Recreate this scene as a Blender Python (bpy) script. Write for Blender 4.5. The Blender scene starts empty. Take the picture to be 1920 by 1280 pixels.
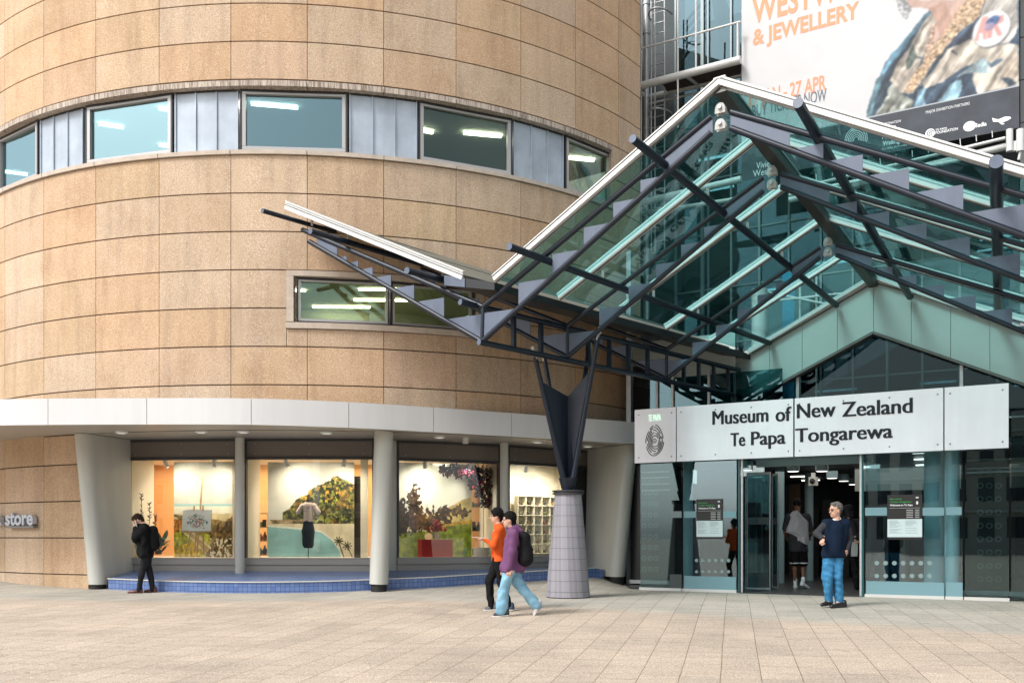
import bpy, bmesh, math, random
import numpy as np
from mathutils import Vector, Matrix
random.seed(7); np.random.seed(7)
R_ = math.radians
SC = bpy.context.scene
COL = SC.collection
# ------------------------------------------------------------------ camera, sky, sun, exposure
CAMH, F, HZ = 1.25, 1800.0, 1003.0      # eye height (m), focal length and horizon of the 1920 px wide photograph
cd = bpy.data.cameras.new('camera'); cam = bpy.data.objects.new('camera', cd); COL.objects.link(cam)
cam.location = (0, 0, CAMH); cam.rotation_euler = (R_(90), 0, 0)
cd.sensor_width = 36; cd.lens = 36*F/1920; cd.shift_y = (HZ-640)/1920
cd.clip_start = .1; cd.clip_end = 1500
SC.camera = cam
SUN_EL, SUN_AZ = 46, -52                 # azimuth: degrees from straight behind the camera, to the left
w = bpy.data.worlds.new('World'); SC.world = w; w.use_nodes = True
nt = w.node_tree; nt.nodes.clear()
sky = nt.nodes.new('ShaderNodeTexSky'); sky.sky_type = 'NISHITA'; sky.sun_disc = False
sky.sun_elevation = R_(SUN_EL); sky.sun_rotation = R_(180+52); sky.dust_density = 3; sky.air_density = 1.2; sky.ozone_density = 1
hs = nt.nodes.new('ShaderNodeHueSaturation'); hs.inputs['Saturation'].default_value = .22; hs.inputs['Value'].default_value = 1.0
bg = nt.nodes.new('ShaderNodeBackground'); bg.inputs['Strength'].default_value = .15
ow = nt.nodes.new('ShaderNodeOutputWorld')
nt.links.new(sky.outputs[0], hs.inputs['Color']); nt.links.new(hs.outputs[0], bg.inputs['Color']); nt.links.new(bg.outputs[0], ow.inputs['Surface'])
sl = bpy.data.lights.new('sun', 'SUN'); sl.energy = 1.75; sl.angle = R_(14); sl.color = (1, .95, .90)
so = bpy.data.objects.new('sun', sl); COL.objects.link(so)
az = R_(SUN_AZ)
sd = Vector((math.sin(az)*math.cos(R_(SUN_EL)), -math.cos(az)*math.cos(R_(SUN_EL)), math.sin(R_(SUN_EL))))
so.rotation_euler = sd.to_track_quat('Z', 'Y').to_euler(); so.location = (-20, -20, 30)
SC.view_settings.view_transform = 'Standard'; SC.view_settings.look = 'None'
SC.view_settings.exposure = .62; SC.view_settings.gamma = 1
SC.render.engine = 'CYCLES'
SC.cycles.max_bounces = 8; SC.cycles.transparent_max_bounces = 24; SC.cycles.diffuse_bounces = 4; SC.cycles.glossy_bounces = 4
SC.cycles.caustics_reflective = False; SC.cycles.caustics_refractive = False; SC.cycles.sample_clamp_indirect = 4

# ------------------------------------------------------------------ where things stand
U = Vector((.8596, -.5110, 0)); V = Vector((.5110, .8596, 0))      # along / into the entrance front
def W(u, v, z): return U*u + V*v + Vector((0, 0, z))
def ray(x, y): return Vector(((x-960)/F, 1, (HZ-y)/F))
def onv(x, y, v):            # point of the vertical plane v (parallel to the entrance front)
    d = ray(x, y); return Vector((0, 0, CAMH)) + d*(v/d.dot(V))
def uz(x, y, v): p = onv(x, y, v); return p.dot(U), p.z
def onz(x, y, z): d = ray(x, y); return Vector((0, 0, CAMH)) + d*((z-CAMH)/d.z)
def ond(x, y, D): return Vector((0, 0, CAMH)) + ray(x, y)*D
CX, CY, RD = -5.45, 31.45, 10.85         # the drum
def cyl(a, r, z): return Vector((CX+r*math.sin(a), CY-r*math.cos(a), z))
def acyl(x, r=RD):           # angle on the drum of a vertical line seen at x
    d = (x-960)/F; A = d*d+1; B = -2*(d*CX+CY); c = CX*CX+CY*CY-r*r
    t = (-B-math.sqrt(max(B*B-4*A*c, 0)))/(2*A); return math.atan2(d*t-CX, CY-t)
def smooth01(x): x = max(0, min(1, x)); return x*x*(3-2*x)
def gz(X, Y):                # height of the forecourt
    z = .03*(Y-17.5) if Y < 17.5 else 0
    if Y > 20.3: z += .055*(Y-20.3)*(1-smooth01((X-2.0)/.9)) if Y < 27 else .37*(1-smooth01((X-2.0)/.9))
    return z
def ong(x, y):               # where the forecourt is seen at a pixel
    lo, hi = 4., 60.
    d = ray(x, y)
    for _ in range(60):
        m = (lo+hi)/2
        if CAMH+d.z*m > gz(d.x*m, m): lo = m
        else: hi = m
    return Vector((d.x*m, m, gz(d.x*m, m)))

# ------------------------------------------------------------------ objects
def tag(o, label=None, cat=None, group=None, kind=None):
    if label: o['label'] = label
    if cat: o['category'] = cat
    if group: o['group'] = group
    if kind: o['kind'] = kind
    return o
def thing(name, loc, label, cat, group=None):
    o = bpy.data.objects.new(name, None); COL.objects.link(o); o.location = loc; o.empty_display_size = .2
    return tag(o, label, cat, group)
def root_of(o):
    v = Vector((0, 0, 0))
    while o: v = v + Vector(o.location); o = o.parent
    return v
def link(o, parent=None):
    COL.objects.link(o)
    if parent is not None:
        o.parent = parent; o.matrix_parent_inverse = Matrix.Translation(-root_of(parent)) if parent.type == 'EMPTY' else Matrix.Identity(4)
    return o
class MB:
    def __init__(s): s.v = []; s.f = []; s.m = []; s.c = []; s.mi = 0; s.tone = None; s.tones = []
    def add(s, vs, fs):
        n = len(s.v); s.v += [tuple(p) for p in vs]
        for f in fs: s.f.append([i+n for i in f]); s.m.append(s.mi); s.tones.append(s.tone)
        return s
    def hexa(s, p):          # eight corners: bottom ring then top ring
        return s.add(p, [(3,2,1,0),(4,5,6,7),(0,1,5,4),(1,2,6,5),(2,3,7,6),(3,0,4,7)])
    def box(s, c, sz, ax=None):
        ax = ax or (Vector((1,0,0)), Vector((0,1,0)), Vector((0,0,1))); c = Vector(c)
        X, Y, Z = [Vector(a)*(k/2) for a, k in zip(ax, sz)]
        return s.hexa([c-X-Y-Z, c+X-Y-Z, c+X+Y-Z, c-X+Y-Z, c-X-Y+Z, c+X-Y+Z, c+X+Y+Z, c-X+Y+Z])
    def ebox(s, u0, u1, v0, v1, z0, z1):   # box in the entrance frame
        return s.hexa([W(u0,v0,z0), W(u1,v0,z0), W(u1,v1,z0), W(u0,v1,z0), W(u0,v0,z1), W(u1,v0,z1), W(u1,v1,z1), W(u0,v1,z1)])
    def bar(s, p, q, w_, h_, up=(0,0,1)):
        p = Vector(p); q = Vector(q); d = (q-p); L = d.length; d /= L; up = Vector(up)
        sx = d.cross(up)
        if sx.length < 1e-4: sx = d.cross(Vector((1,0,0)))
        sx.normalize(); sy = sx.cross(d)
        return s.box((p+q)/2, (L, w_, h_), (d, sx, sy))
    def tube(s, p, q, r, r2=None, n=14, caps=True):
        p = Vector(p); q = Vector(q); r2 = r if r2 is None else r2; d = (q-p).normalized()
        a = d.orthogonal().normalized(); b = d.cross(a); vs = []
        for c, rr in ((p, r), (q, r2)):
            for i in range(n):
                t = 2*math.pi*i/n; vs.append(c+(a*math.cos(t)+b*math.sin(t))*rr)
        fs = [(i, (i+1) % n, n+(i+1) % n, n+i) for i in range(n)]
        if caps: fs += [tuple(range(n-1, -1, -1)), tuple(range(n, 2*n))]
        return s.add(vs, fs)
    def path(s, pts, r, n=10):
        pts = [Vector(p) for p in pts]; vs = []; a = None
        for i, p in enumerate(pts):
            d = (pts[min(i+1, len(pts)-1)]-pts[max(i-1, 0)]).normalized()
            a = d.orthogonal().normalized() if a is None else (a-d*a.dot(d)).normalized(); b = d.cross(a)
            rr = r[i] if isinstance(r, (list, tuple)) else r
            for k in range(n): t = 2*math.pi*k/n; vs.append(p+(a*math.cos(t)+b*math.sin(t))*rr)
        m = len(pts); fs = []
        for j in range(m-1):
            for i in range(n): fs.append((j*n+i, j*n+(i+1) % n, (j+1)*n+(i+1) % n, (j+1)*n+i))
        fs += [tuple(range(n-1, -1, -1)), tuple(range((m-1)*n, m*n))]
        return s.add(vs, fs)
    def lathe(s, c, prof, n=24, close=True, ax=None):
        c = Vector(c); vs = []
        A, B, D = ax or (Vector((1,0,0)), Vector((0,1,0)), Vector((0,0,1)))
        for r, z in prof:
            for i in range(n): t = 2*math.pi*i/n; vs.append(c+A*(r*math.cos(t))+B*(r*math.sin(t))+D*z)
        m = len(prof); fs = []
        for j in range(m-1):
            for i in range(n): fs.append((j*n+i, j*n+(i+1) % n, (j+1)*n+(i+1) % n, (j+1)*n+i))
        if close: fs += [tuple(range(n-1, -1, -1)), tuple(range((m-1)*n, m*n))]
        return s.add(vs, fs)
    def prism(s, pts, off):  # polygon pushed along a vector
        pts = [Vector(p) for p in pts]; off = Vector(off); n = len(pts)
        fs = [tuple(range(n)), tuple(range(2*n-1, n-1, -1))]+[(i, n+i, n+(i+1) % n, (i+1) % n) for i in range(n)]
        return s.add(pts+[p+off for p in pts], fs)
    def quad(s, *p): return s.add(p, [tuple(range(len(p)))])
    def build(s, name, mat, parent=None, smooth=False, auto=None):
        me = bpy.data.meshes.new(name); me.from_pydata(s.v, [], s.f)
        mats = mat if isinstance(mat, (list, tuple)) else [mat]
        for m in mats: me.materials.append(m)
        me.polygons.foreach_set('material_index', s.m)
        if any(t is not None for t in s.tones):
            at = me.color_attributes.new('tone', 'FLOAT_COLOR', 'CORNER'); buf = []
            for f, t in zip(s.f, s.tones):
                t = t or (1, 1, 1)
                for _ in f: buf += [t[0], t[1], t[2], 1]
            at.data.foreach_set('color', buf)
        me.update()
        bm = bmesh.new(); bm.from_mesh(me); bmesh.ops.recalc_face_normals(bm, faces=bm.faces); bm.to_mesh(me); bm.free()
        if smooth:
            me.polygons.foreach_set('use_smooth', [True]*len(me.polygons))
            try: me.set_sharp_from_angle(angle=R_(auto or 40))
            except Exception: pass
        o = bpy.data.objects.new(name, me); return link(o, parent)
# text as flat raised letters
def text_mesh(txt, bold=0, spacing=1, extr=.0):
    c = bpy.data.curves.new('t', 'FONT'); c.body = txt; c.size = 1; c.offset = bold; c.space_character = spacing; c.extrude = extr
    c.resolution_u = 4
    o = bpy.data.objects.new('t', c); COL.objects.link(o)
    dg = bpy.context.evaluated_depsgraph_get(); me = bpy.data.meshes.new_from_object(o.evaluated_get(dg))
    bpy.data.objects.remove(o); bpy.data.curves.remove(c)
    vs = np.array([v.co[:] for v in me.vertices]); fs = [list(p.vertices) for p in me.polygons]
    return vs, fs
CAPH = {}
def text_on(mb, txt, org, xd, yd, nd, width, cap, bold=0, spacing=1, thick=0):
    """letters from org, running along xd, as wide as `width`, capitals `cap` high"""
    vs, fs = text_mesh(txt, bold, spacing, .5 if thick else 0)
    H, _ = text_mesh('H', bold); h = H[:, 1].max()-H[:, 1].min()
    x0, x1 = vs[:, 0].min(), vs[:, 0].max(); y0 = H[:, 1].min()
    out = [Vector(org)+Vector(xd)*((p[0]-x0)*width/(x1-x0))+Vector(yd)*((p[1]-y0)*cap/h)+Vector(nd)*(p[2]*thick) for p in vs]
    mb.add(out, fs); return mb

# ------------------------------------------------------------------ materials
def srgb(r, g, b):
    f = lambda c: (c/255/12.92 if c/255 <= .04045 else ((c/255+.055)/1.055)**2.4)
    return (f(r), f(g), f(b))
MC = {}
def mat(name, col, rough=.6, metal=0, bump=0, bscale=30, var=0, vscale=3, spec=.5, coat=0, emit=None, estr=0, tone=False, grain=0, gscale=200, streak=0):
    if name in MC: return MC[name]
    m = bpy.data.materials.new(name); m.use_nodes = True; n = m.node_tree.nodes; l = m.node_tree.links
    b = n['Principled BSDF']; b.inputs['Base Color'].default_value = (*col, 1); b.inputs['Roughness'].default_value = rough
    b.inputs['Metallic'].default_value = metal; b.inputs['Specular IOR Level'].default_value = spec; b.inputs['Coat Weight'].default_value = coat
    tc = n.new('ShaderNodeTexCoord'); last = None
    def noise(sc, det=4, ro=.6):
        t = n.new('ShaderNodeTexNoise'); t.inputs['Scale'].default_value = sc; t.inputs['Detail'].default_value = det; t.inputs['Roughness'].default_value = ro
        l.new(tc.outputs['Object'], t.inputs['Vector']); return t
    def mul(a_out, fac_out, lo, hi):
        mr = n.new('ShaderNodeMapRange'); mr.inputs['From Min'].default_value = .25; mr.inputs['From Max'].default_value = .75
        mr.inputs['To Min'].default_value = lo; mr.inputs['To Max'].default_value = hi; l.new(fac_out, mr.inputs['Value'])
        mx = n.new('ShaderNodeMix'); mx.data_type = 'RGBA'; mx.blend_type = 'MULTIPLY'; mx.inputs['Factor'].default_value = 1
        if a_out is None: mx.inputs['A'].default_value = (*col, 1)
        else: l.new(a_out, mx.inputs['A'])
        l.new(mr.outputs[0], mx.inputs['B']); return mx.outputs['Result']
    if tone:
        at = n.new('ShaderNodeAttribute'); at.attribute_name = 'tone'
        mx = n.new('ShaderNodeMix'); mx.data_type = 'RGBA'; mx.blend_type = 'MULTIPLY'; mx.inputs['Factor'].default_value = 1
        mx.inputs['A'].default_value = (*col, 1); l.new(at.outputs['Color'], mx.inputs['B']); last = mx.outputs['Result']
    if var: last = mul(last, noise(vscale).outputs['Fac'], 1-var, 1+var)
    if grain: last = mul(last, noise(gscale, 2, .7).outputs['Fac'], 1-grain, 1+grain)
    if streak:
        mp = n.new('ShaderNodeMapping'); mp.inputs['Scale'].default_value = (2.2, 2.2, .14); l.new(tc.outputs['Object'], mp.inputs['Vector'])
        t = noise(1.6, 6, .7); l.new(mp.outputs[0], t.inputs['Vector']); last = mul(last, t.outputs['Fac'], 1-streak, 1+streak*.4)
    if last is not None: l.new(last, b.inputs['Base Color'])
    if bump:
        t = noise(bscale); bp = n.new('ShaderNodeBump'); bp.inputs['Strength'].default_value = bump; bp.inputs['Distance'].default_value = .01
        l.new(t.outputs['Fac'], bp.inputs['Height']); l.new(bp.outputs[0], b.inputs['Normal'])
    if emit: b.inputs['Emission Color'].default_value = (*emit, 1); b.inputs['Emission Strength'].default_value = estr
    MC[name] = m; return m
def glass(name, tint, refl=(1,1,1), base=.06, boost=1., rough=.0, body=0, bodycol=(0,0,0), wave=0):
    """sheet glass: tinted transmission, mirror reflection that grows at grazing angles, an optional solid film"""
    if name in MC: return MC[name]
    m = bpy.data.materials.new(name); m.use_nodes = True; n = m.node_tree.nodes; l = m.node_tree.links; n.clear()
    out = n.new('ShaderNodeOutputMaterial'); tr = n.new('ShaderNodeBsdfTransparent'); tr.inputs[0].default_value = (*tint, 1)
    gl = n.new('ShaderNodeBsdfGlossy'); gl.inputs['Color'].default_value = (*refl, 1); gl.inputs['Roughness'].default_value = rough
    lw = n.new('ShaderNodeLayerWeight'); lw.inputs['Blend'].default_value = .25
    ma = n.new('ShaderNodeMath'); ma.operation = 'MULTIPLY_ADD'; ma.inputs[1].default_value = boost; ma.inputs[2].default_value = base; ma.use_clamp = True
    l.new(lw.outputs['Facing'], ma.inputs[0])
    mx = n.new('ShaderNodeMixShader'); l.new(ma.outputs[0], mx.inputs[0]); l.new(tr.outputs[0], mx.inputs[1]); l.new(gl.outputs[0], mx.inputs[2])
    last = mx.outputs[0]
    if body:
        df = n.new('ShaderNodeBsdfDiffuse'); df.inputs[0].default_value = (*bodycol, 1)
        m2 = n.new('ShaderNodeMixShader'); m2.inputs[0].default_value = body; l.new(last, m2.inputs[1]); l.new(df.outputs[0], m2.inputs[2]); last = m2.outputs[0]
    if wave:
        tc = n.new('ShaderNodeTexCoord'); tx = n.new('ShaderNodeTexNoise'); tx.inputs['Scale'].default_value = .9; tx.inputs['Detail'].default_value = 1
        bp = n.new('ShaderNodeBump'); bp.inputs['Strength'].default_value = wave; bp.inputs['Distance'].default_value = .05
        l.new(tc.outputs['Object'], tx.inputs['Vector']); l.new(tx.outputs['Fac'], bp.inputs['Height']); l.new(bp.outputs[0], gl.inputs['Normal'])
    l.new(last, out.inputs['Surface']); MC[name] = m; return m
def emis(name, col, s):
    if name in MC: return MC[name]
    m = bpy.data.materials.new(name); m.use_nodes = True; n = m.node_tree.nodes; b = n['Principled BSDF']
    b.inputs['Base Color'].default_value = (.8, .8, .8, 1); b.inputs['Emission Color'].default_value = (*col, 1); b.inputs['Emission Strength'].default_value = s
    MC[name] = m; return m
def attr_mat(name, attr='paint', rough=.55):
    if name in MC: return MC[name]
    m = bpy.data.materials.new(name); m.use_nodes = True; n = m.node_tree.nodes; l = m.node_tree.links; b = n['Principled BSDF']
    at = n.new('ShaderNodeAttribute'); at.attribute_name = attr; l.new(at.outputs['Color'], b.inputs['Base Color']); b.inputs['Roughness'].default_value = rough
    b.inputs['Specular IOR Level'].default_value = .3
    MC[name] = m; return m
def masonry():
    m = mat('precast_stone', (1, 1, 1), .85, tone=True, spec=.25); n = m.node_tree.nodes; l = m.node_tree.links; b = n['Principled BSDF']
    tc = n.new('ShaderNodeTexCoord'); at = n.new('ShaderNodeAttribute'); at.attribute_name = 'tone'
    def N(sc, d=3, r=.6, mp=None):
        t = n.new('ShaderNodeTexNoise'); t.inputs['Scale'].default_value = sc; t.inputs['Detail'].default_value = d; t.inputs['Roughness'].default_value = r
        l.new(mp or tc.outputs['Object'], t.inputs['Vector']); return t.outputs['Fac']
    def ramp(f, stops):
        r = n.new('ShaderNodeValToRGB'); e = r.color_ramp.elements
        while len(e) < len(stops): e.new(.5)
        for k, (p, c) in zip(e, stops): k.position = p; k.color = (*c, 1)
        l.new(f, r.inputs[0]); return r.outputs[0]
    def mix(a, c, f, mode='MULTIPLY'):
        x = n.new('ShaderNodeMix'); x.data_type = 'RGBA'; x.blend_type = mode
        if isinstance(f, float): x.inputs['Factor'].default_value = f
        else: l.new(f, x.inputs['Factor'])
        l.new(a, x.inputs['A']); l.new(c, x.inputs['B']); return x.outputs['Result']
    # exposed aggregate: fine pale and brown grit, broader blotches, streaks that run down the face
    grit = ramp(N(54, 2, .75), [(.28, (.35,.225,.130)), (.45, (.49,.342,.212)), (.56, (.575,.428,.290)), (.72, (.72,.60,.47))])
    blot = ramp(N(.9, 4), [(.3, (.90,.87,.84)), (.5, (1,1,1)), (.72, (1.07,1.08,1.11))])
    mp = n.new('ShaderNodeMapping'); mp.inputs['Scale'].default_value = (3.2, 3.2, .35); l.new(tc.outputs['Object'], mp.inputs['Vector'])
    strk = ramp(N(1.3, 4, .6, mp.outputs[0]), [(.34, (.84,.84,.86)), (.52, (1,1,1)), (.75, (1.05,1.05,1.06))])
    c = mix(grit, blot, 1.); c = mix(c, strk, .8); c = mix(c, at.outputs['Color'], 1.)
    l.new(c, b.inputs['Base Color'])
    bp = n.new('ShaderNodeBump'); bp.inputs['Strength'].default_value = .35; bp.inputs['Distance'].default_value = .008; l.new(N(46, 2, .75), bp.inputs['Height']); l.new(bp.outputs[0], b.inputs['Normal'])
    return m
def paving():
    m = bpy.data.materials.new('paving_stone'); m.use_nodes = True; n = m.node_tree.nodes; l = m.node_tree.links; b = n['Principled BSDF']
    b.inputs['Roughness'].default_value = .8; b.inputs['Specular IOR Level'].default_value = .3
    tc = n.new('ShaderNodeTexCoord'); sp = n.new('ShaderNodeSeparateXYZ'); l.new(tc.outputs['Object'], sp.inputs[0])
    def M(op, a, c=None, d=None):
        x = n.new('ShaderNodeMath'); x.operation = op
        for i, k in enumerate((a, c, d)):
            if k is None: continue
            if isinstance(k, (int, float)): x.inputs[i].default_value = k
            else: l.new(k, x.inputs[i])
        return x.outputs[0]
    X, Y = sp.outputs[0], sp.outputs[1]
    th = math.atan2(1375-960, F); s, c = math.sin(th), math.cos(th)
    along = M('ADD', M('MULTIPLY', X, s), M('MULTIPLY', Y, c)); across = M('SUBTRACT', M('MULTIPLY', X, c), M('MULTIPLY', Y, s))
    wv = n.new('ShaderNodeTexNoise'); wv.inputs['Scale'].default_value = .35; l.new(tc.outputs['Object'], wv.inputs['Vector'])
    across = M('ADD', M('ADD', across, .12), M('MULTIPLY', wv.outputs['Fac'], .025))
    cb = n.new('ShaderNodeCombineXYZ'); l.new(along, cb.inputs[0]); l.new(across, cb.inputs[1])
    br = n.new('ShaderNodeTexBrick'); br.offset = .37; br.offset_frequency = 3; br.squash = 1; br.inputs['Scale'].default_value = 1
    br.inputs['Brick Width'].default_value = .85; br.inputs['Row Height'].default_value = .415; br.inputs['Mortar Size'].default_value = .0048; br.inputs['Mortar Smooth'].default_value = .3
    br.inputs['Color1'].default_value = (.90,.90,.90,1); br.inputs['Color2'].default_value = (1.06,1.05,1.04,1); br.inputs['Mortar'].default_value = (.38,.32,.27,1)
    l.new(cb.outputs[0], br.inputs['Vector'])
    def N(sc, d=3, r=.6):
        t = n.new('ShaderNodeTexNoise'); t.inputs['Scale'].default_value = sc; t.inputs['Detail'].default_value = d; t.inputs['Roughness'].default_value = r
        l.new(tc.outputs['Object'], t.inputs['Vector']); return t.outputs['Fac']
    def ramp(f, stops):
        r = n.new('ShaderNodeValToRGB'); e = r.color_ramp.elements
        while len(e) < len(stops): e.new(.5)
        for k, (p, cc) in zip(e, stops): k.position = p; k.color = (*cc, 1)
        l.new(f, r.inputs[0]); return r.outputs[0]
    def mix(a, cc, f, mode='MULTIPLY'):
        x = n.new('ShaderNodeMix'); x.data_type = 'RGBA'; x.blend_type = mode
        if isinstance(f, float): x.inputs['Factor'].default_value = f
        else: l.new(f, x.inputs['Factor'])
        l.new(a, x.inputs['A']); l.new(cc, x.inputs['B']); return x.outputs['Result']
    warm = ramp(N(52, 3, .85), [(.30, (.19,.14,.10)), (.44, (.40,.33,.262)), (.56, (.525,.445,.365)), (.68, (.80,.71,.61))])
    cool = ramp(N(20, 3, .6), [(.3, (.345,.325,.28)), (.6, (.44,.42,.37)), (.8, (.5,.48,.43))])
    # the smooth grey band follows the building line
    vv = M('ADD', M('MULTIPLY', X, .511), M('MULTIPLY', Y, .8596))
    dx = M('ADD', X, -CX); dy = M('ADD', Y, -CY); dr = M('SQRT', M('ADD', M('MULTIPLY', dx, dx), M('MULTIPLY', dy, dy)))
    k = M('MAXIMUM', M('SUBTRACT', vv, 14.75), M('SUBTRACT', RD+2.7, dr))
    k = M('ADD', k, M('MULTIPLY', M('SUBTRACT', N(.8), .5), .8)); k = M('MULTIPLY', k, 1.6); 
    cl = n.new('ShaderNodeClamp'); l.new(k, cl.inputs[0])
    col = mix(warm, cool, cl.outputs[0], 'MIX')
    col = mix(col, ramp(N(.5, 5), [(.3, (.84,.84,.84)), (.5, (1,1,1)), (.7, (1.08,1.07,1.05))]), 1.)
    mp = n.new('ShaderNodeMapping'); mp.inputs['Scale'].default_value = (.5, 3, 1); l.new(tc.outputs['Object'], mp.inputs['Vector'])
    t2 = n.new('ShaderNodeTexNoise'); t2.inputs['Scale'].default_value = 2; t2.inputs['Detail'].default_value = 5; l.new(mp.outputs[0], t2.inputs['Vector'])
    col = mix(col, ramp(t2.outputs['Fac'], [(.35, (.9,.9,.9)), (.6, (1.04,1.04,1.04))]), .8)
    spots = ramp(N(5.5, 2, .4), [(.22, (.45,.42,.40)), (.245, (1,1,1))]); col = mix(col, spots, .7)
    gum = ramp(N(3.1, 1, .3), [(.775, (1,1,1)), (.79, (.62,.60,.58))]); col = mix(col, gum, .6)
    col = mix(col, br.outputs['Color'], 1.); l.new(col, b.inputs['Base Color'])
    bp = n.new('ShaderNodeBump'); bp.inputs['Strength'].default_value = .4; bp.inputs['Distance'].default_value = .004; l.new(br.outputs['Fac'], bp.inputs['Height']); bp.invert = True
    l.new(bp.outputs[0], b.inputs['Normal']); return m

STONE = masonry()
JOINT = mat('joint_shadow_gap', (.05,.035,.025), .9)
TRIM = mat('pale_stone_trim', (.50,.43,.36), .8, var=.14, vscale=5, grain=.15, gscale=60)
ALU = mat('aluminium_frame', (.42,.42,.42), .4, .3)
ALUD = mat('dark_metal_frame', (.05,.052,.055), .45, .4)
WHITE = mat('white_powder_coat', (.76,.78,.79), .35, var=.03, vscale=1)
WHITEP = mat('white_aluminium_panel', (.66,.67,.68), .3, var=.04, vscale=.6, streak=.06)
STEEL = mat('blue_black_steel_paint', (.006,.012,.024), .38, 0, var=.25, vscale=6, spec=.45, grain=.2, gscale=40)
PLATE = mat('blue_grey_steel_plate', (.105,.135,.195), .46, 0, var=.12, vscale=3, streak=.18)
GALV = mat('galvanised_steel', (.50,.51,.52), .38, .5, var=.12, vscale=8)
PIN = mat('grey_primer_bracket', (.42,.42,.41), .5, .1)
PIPEW = mat('white_painted_pipe', (.62,.63,.62), .4, var=.06, vscale=5)
BLACK = mat('black_rubber', (.012,.012,.012), .7)
ZINC = mat('zinc_sheet', (.41,.48,.56), .4, .1, var=.22, vscale=1.4, streak=.12)
PANELG = mat('grey_green_panel', (.46,.55,.53), .4, var=.04, vscale=1.2)
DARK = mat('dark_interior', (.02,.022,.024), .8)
GTEAL = glass('teal_roof_glass', (.61,.84,.84), (.76,.94,.97), .04, .36, 0, .05, (.08,.30,.31), wave=.02)
GWIN = glass('blue_window_glass', (.38,.50,.50), (.46,.68,.74), .24, .9, .0, .0)
GSHOP = glass('shop_window_glass', (.93,.95,.93), (1,1,1), .05, .5)
GDOOR = glass('clear_door_glass', (.72,.87,.89), (.80,.92,1), .11, .5, wave=.04)
GDARK = glass('dark_curtain_glass', (.24,.34,.35), (.45,.60,.64), .03, .25, wave=.05)
GDARKR = glass('curtain_glass', (.30,.50,.52), (.5,.7,.76), .12, .6, wave=.08)
LIT = emis('lit_tube', (1, .90, .84), 22)
# ------------------------------------------------------------------ forecourt
def rng(a, b, st): return [a+st*i for i in range(int(round((b-a)/st))+1)]
xs = [-400, -120, -50]+rng(-30, -1, 1.)+rng(-.5, 5, .25)+rng(6, 30, 1.)+[50, 120, 400]
ys = [-400, -120, -40, -10, 0]+rng(4, 17, 1.)+rng(17.25, 28, .25)+[32, 40, 80, 400]
g = MB(); nx = len(xs)
g.add([(x, y, gz(x, max(y, 3))) for y in ys for x in xs], [(j*nx+i, j*nx+i+1, (j+1)*nx+i+1, (j+1)*nx+i) for j in range(len(ys)-1) for i in range(nx-1)])
o = g.build('pavement', paving(), smooth=True); tag(o, kind='structure')

# ------------------------------------------------------------------ the drum
PH, DT = -.5060, .1506
A_L, A_R = -1.50, acyl(1201)
jn = [PH+DT*i for i in range(-8, 12)]
jn = [a for a in jn if A_L < a < A_R-.02]; jn = [A_L]+jn+[A_R]
bld = thing('round_building', (CX, CY, 0), 'round tower of sand coloured stone panels with a curving window band above the shop', 'building')
def tone():
    k = random.random(); t = random.uniform(.92, 1.04)
    if random.random() < .3: return (t*1.03, t*1.08, t*1.17)
    return (t*random.uniform(.99, 1.05), t*(.98+.05*k), t*(.95+.16*k*k))
wall = MB()
def panel(a0, a1, z0, z1, r=RD, gv=.0068, gh=.0075, th=.07):
    if a1-a0 < .004 or z1-z0 < .03: return
    ns = max(1, int((a1-a0)/.038)); ga = gv/r
    wall.mi = 1; wall.tone = (1,1,1)
    for i in range(ns):
        b0 = a0+(a1-a0)*i/ns; b1 = a0+(a1-a0)*(i+1)/ns
        wall.quad(cyl(b0, r-.028, z0), cyl(b1, r-.028, z0), cyl(b1, r-.028, z1), cyl(b0, r-.028, z1))
    wall.mi = 0; wall.tone = tone()
    c0, c1 = a0+ga, a1-ga; y0, y1 = z0+gh, z1-gh; bz = .006
    A = [cyl(c0+(c1-c0)*i/ns, r, y0+bz) for i in range(ns+1)]; B = [cyl(c0+(c1-c0)*i/ns, r, y1-bz) for i in range(ns+1)]
    C = [cyl(c0+(c1-c0)*i/ns, r-th, y0) for i in range(ns+1)]; D = [cyl(c0+(c1-c0)*i/ns, r-th, y1) for i in range(ns+1)]
    vs = A+B+C+D; n = ns+1; fs = []
    for i in range(ns): fs += [(i, i+1, n+i+1, n+i), (2*n+i, 2*n+i+1, i+1, i), (n+i, n+i+1, 3*n+i+1, 3*n+i)]
    fs += [(0, n, 3*n, 2*n), (ns, n+ns, 3*n+ns, 2*n+ns)]
    wall.add(vs, fs)
ZC = [.37+.822*k for k in range(12)]           # courses; ZC[11] = underside of the band sill
a_pier = acyl(166)
HA0, HA1, HZ0, HZ1 = acyl(537), acyl(906), 5.69, 6.94
rows = [(-.25, ZC[0])]+list(zip(ZC[:-1], ZC[1:]))
for z0, z1 in rows:
    for a0, a1 in zip(jn[:-1], jn[1:]):
        if z1 < 3.5:                            # shop recess
            if a0 > a_pier: continue
            panel(a0, min(a1, a_pier), z0, z1); continue
        if z1 > 3.5 > z0 and a0 < a_pier < a1: panel(a0, a_pier, z0, 3.5); z0_ = 3.5
        elif z1 > 3.5 > z0 and a0 > a_pier: z0_ = 3.5
        else: z0_ = z0
        if z0_ < HZ1-.02 and z1 > HZ0+.02 and a1 > HA0 and a0 < HA1:
            if a0 < HA0: panel(a0, HA0, z0_, z1)
            if a1 > HA1: panel(HA1, a1, z0_, z1)
            m0, m1 = max(a0, HA0), min(a1, HA1)
            if z0_ < HZ0: panel(m0, m1, z0_, HZ0)
            continue
        panel(a0, a1, z0_, z1)
ZU = [11.03+.815*k for k in range(8)]
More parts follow.
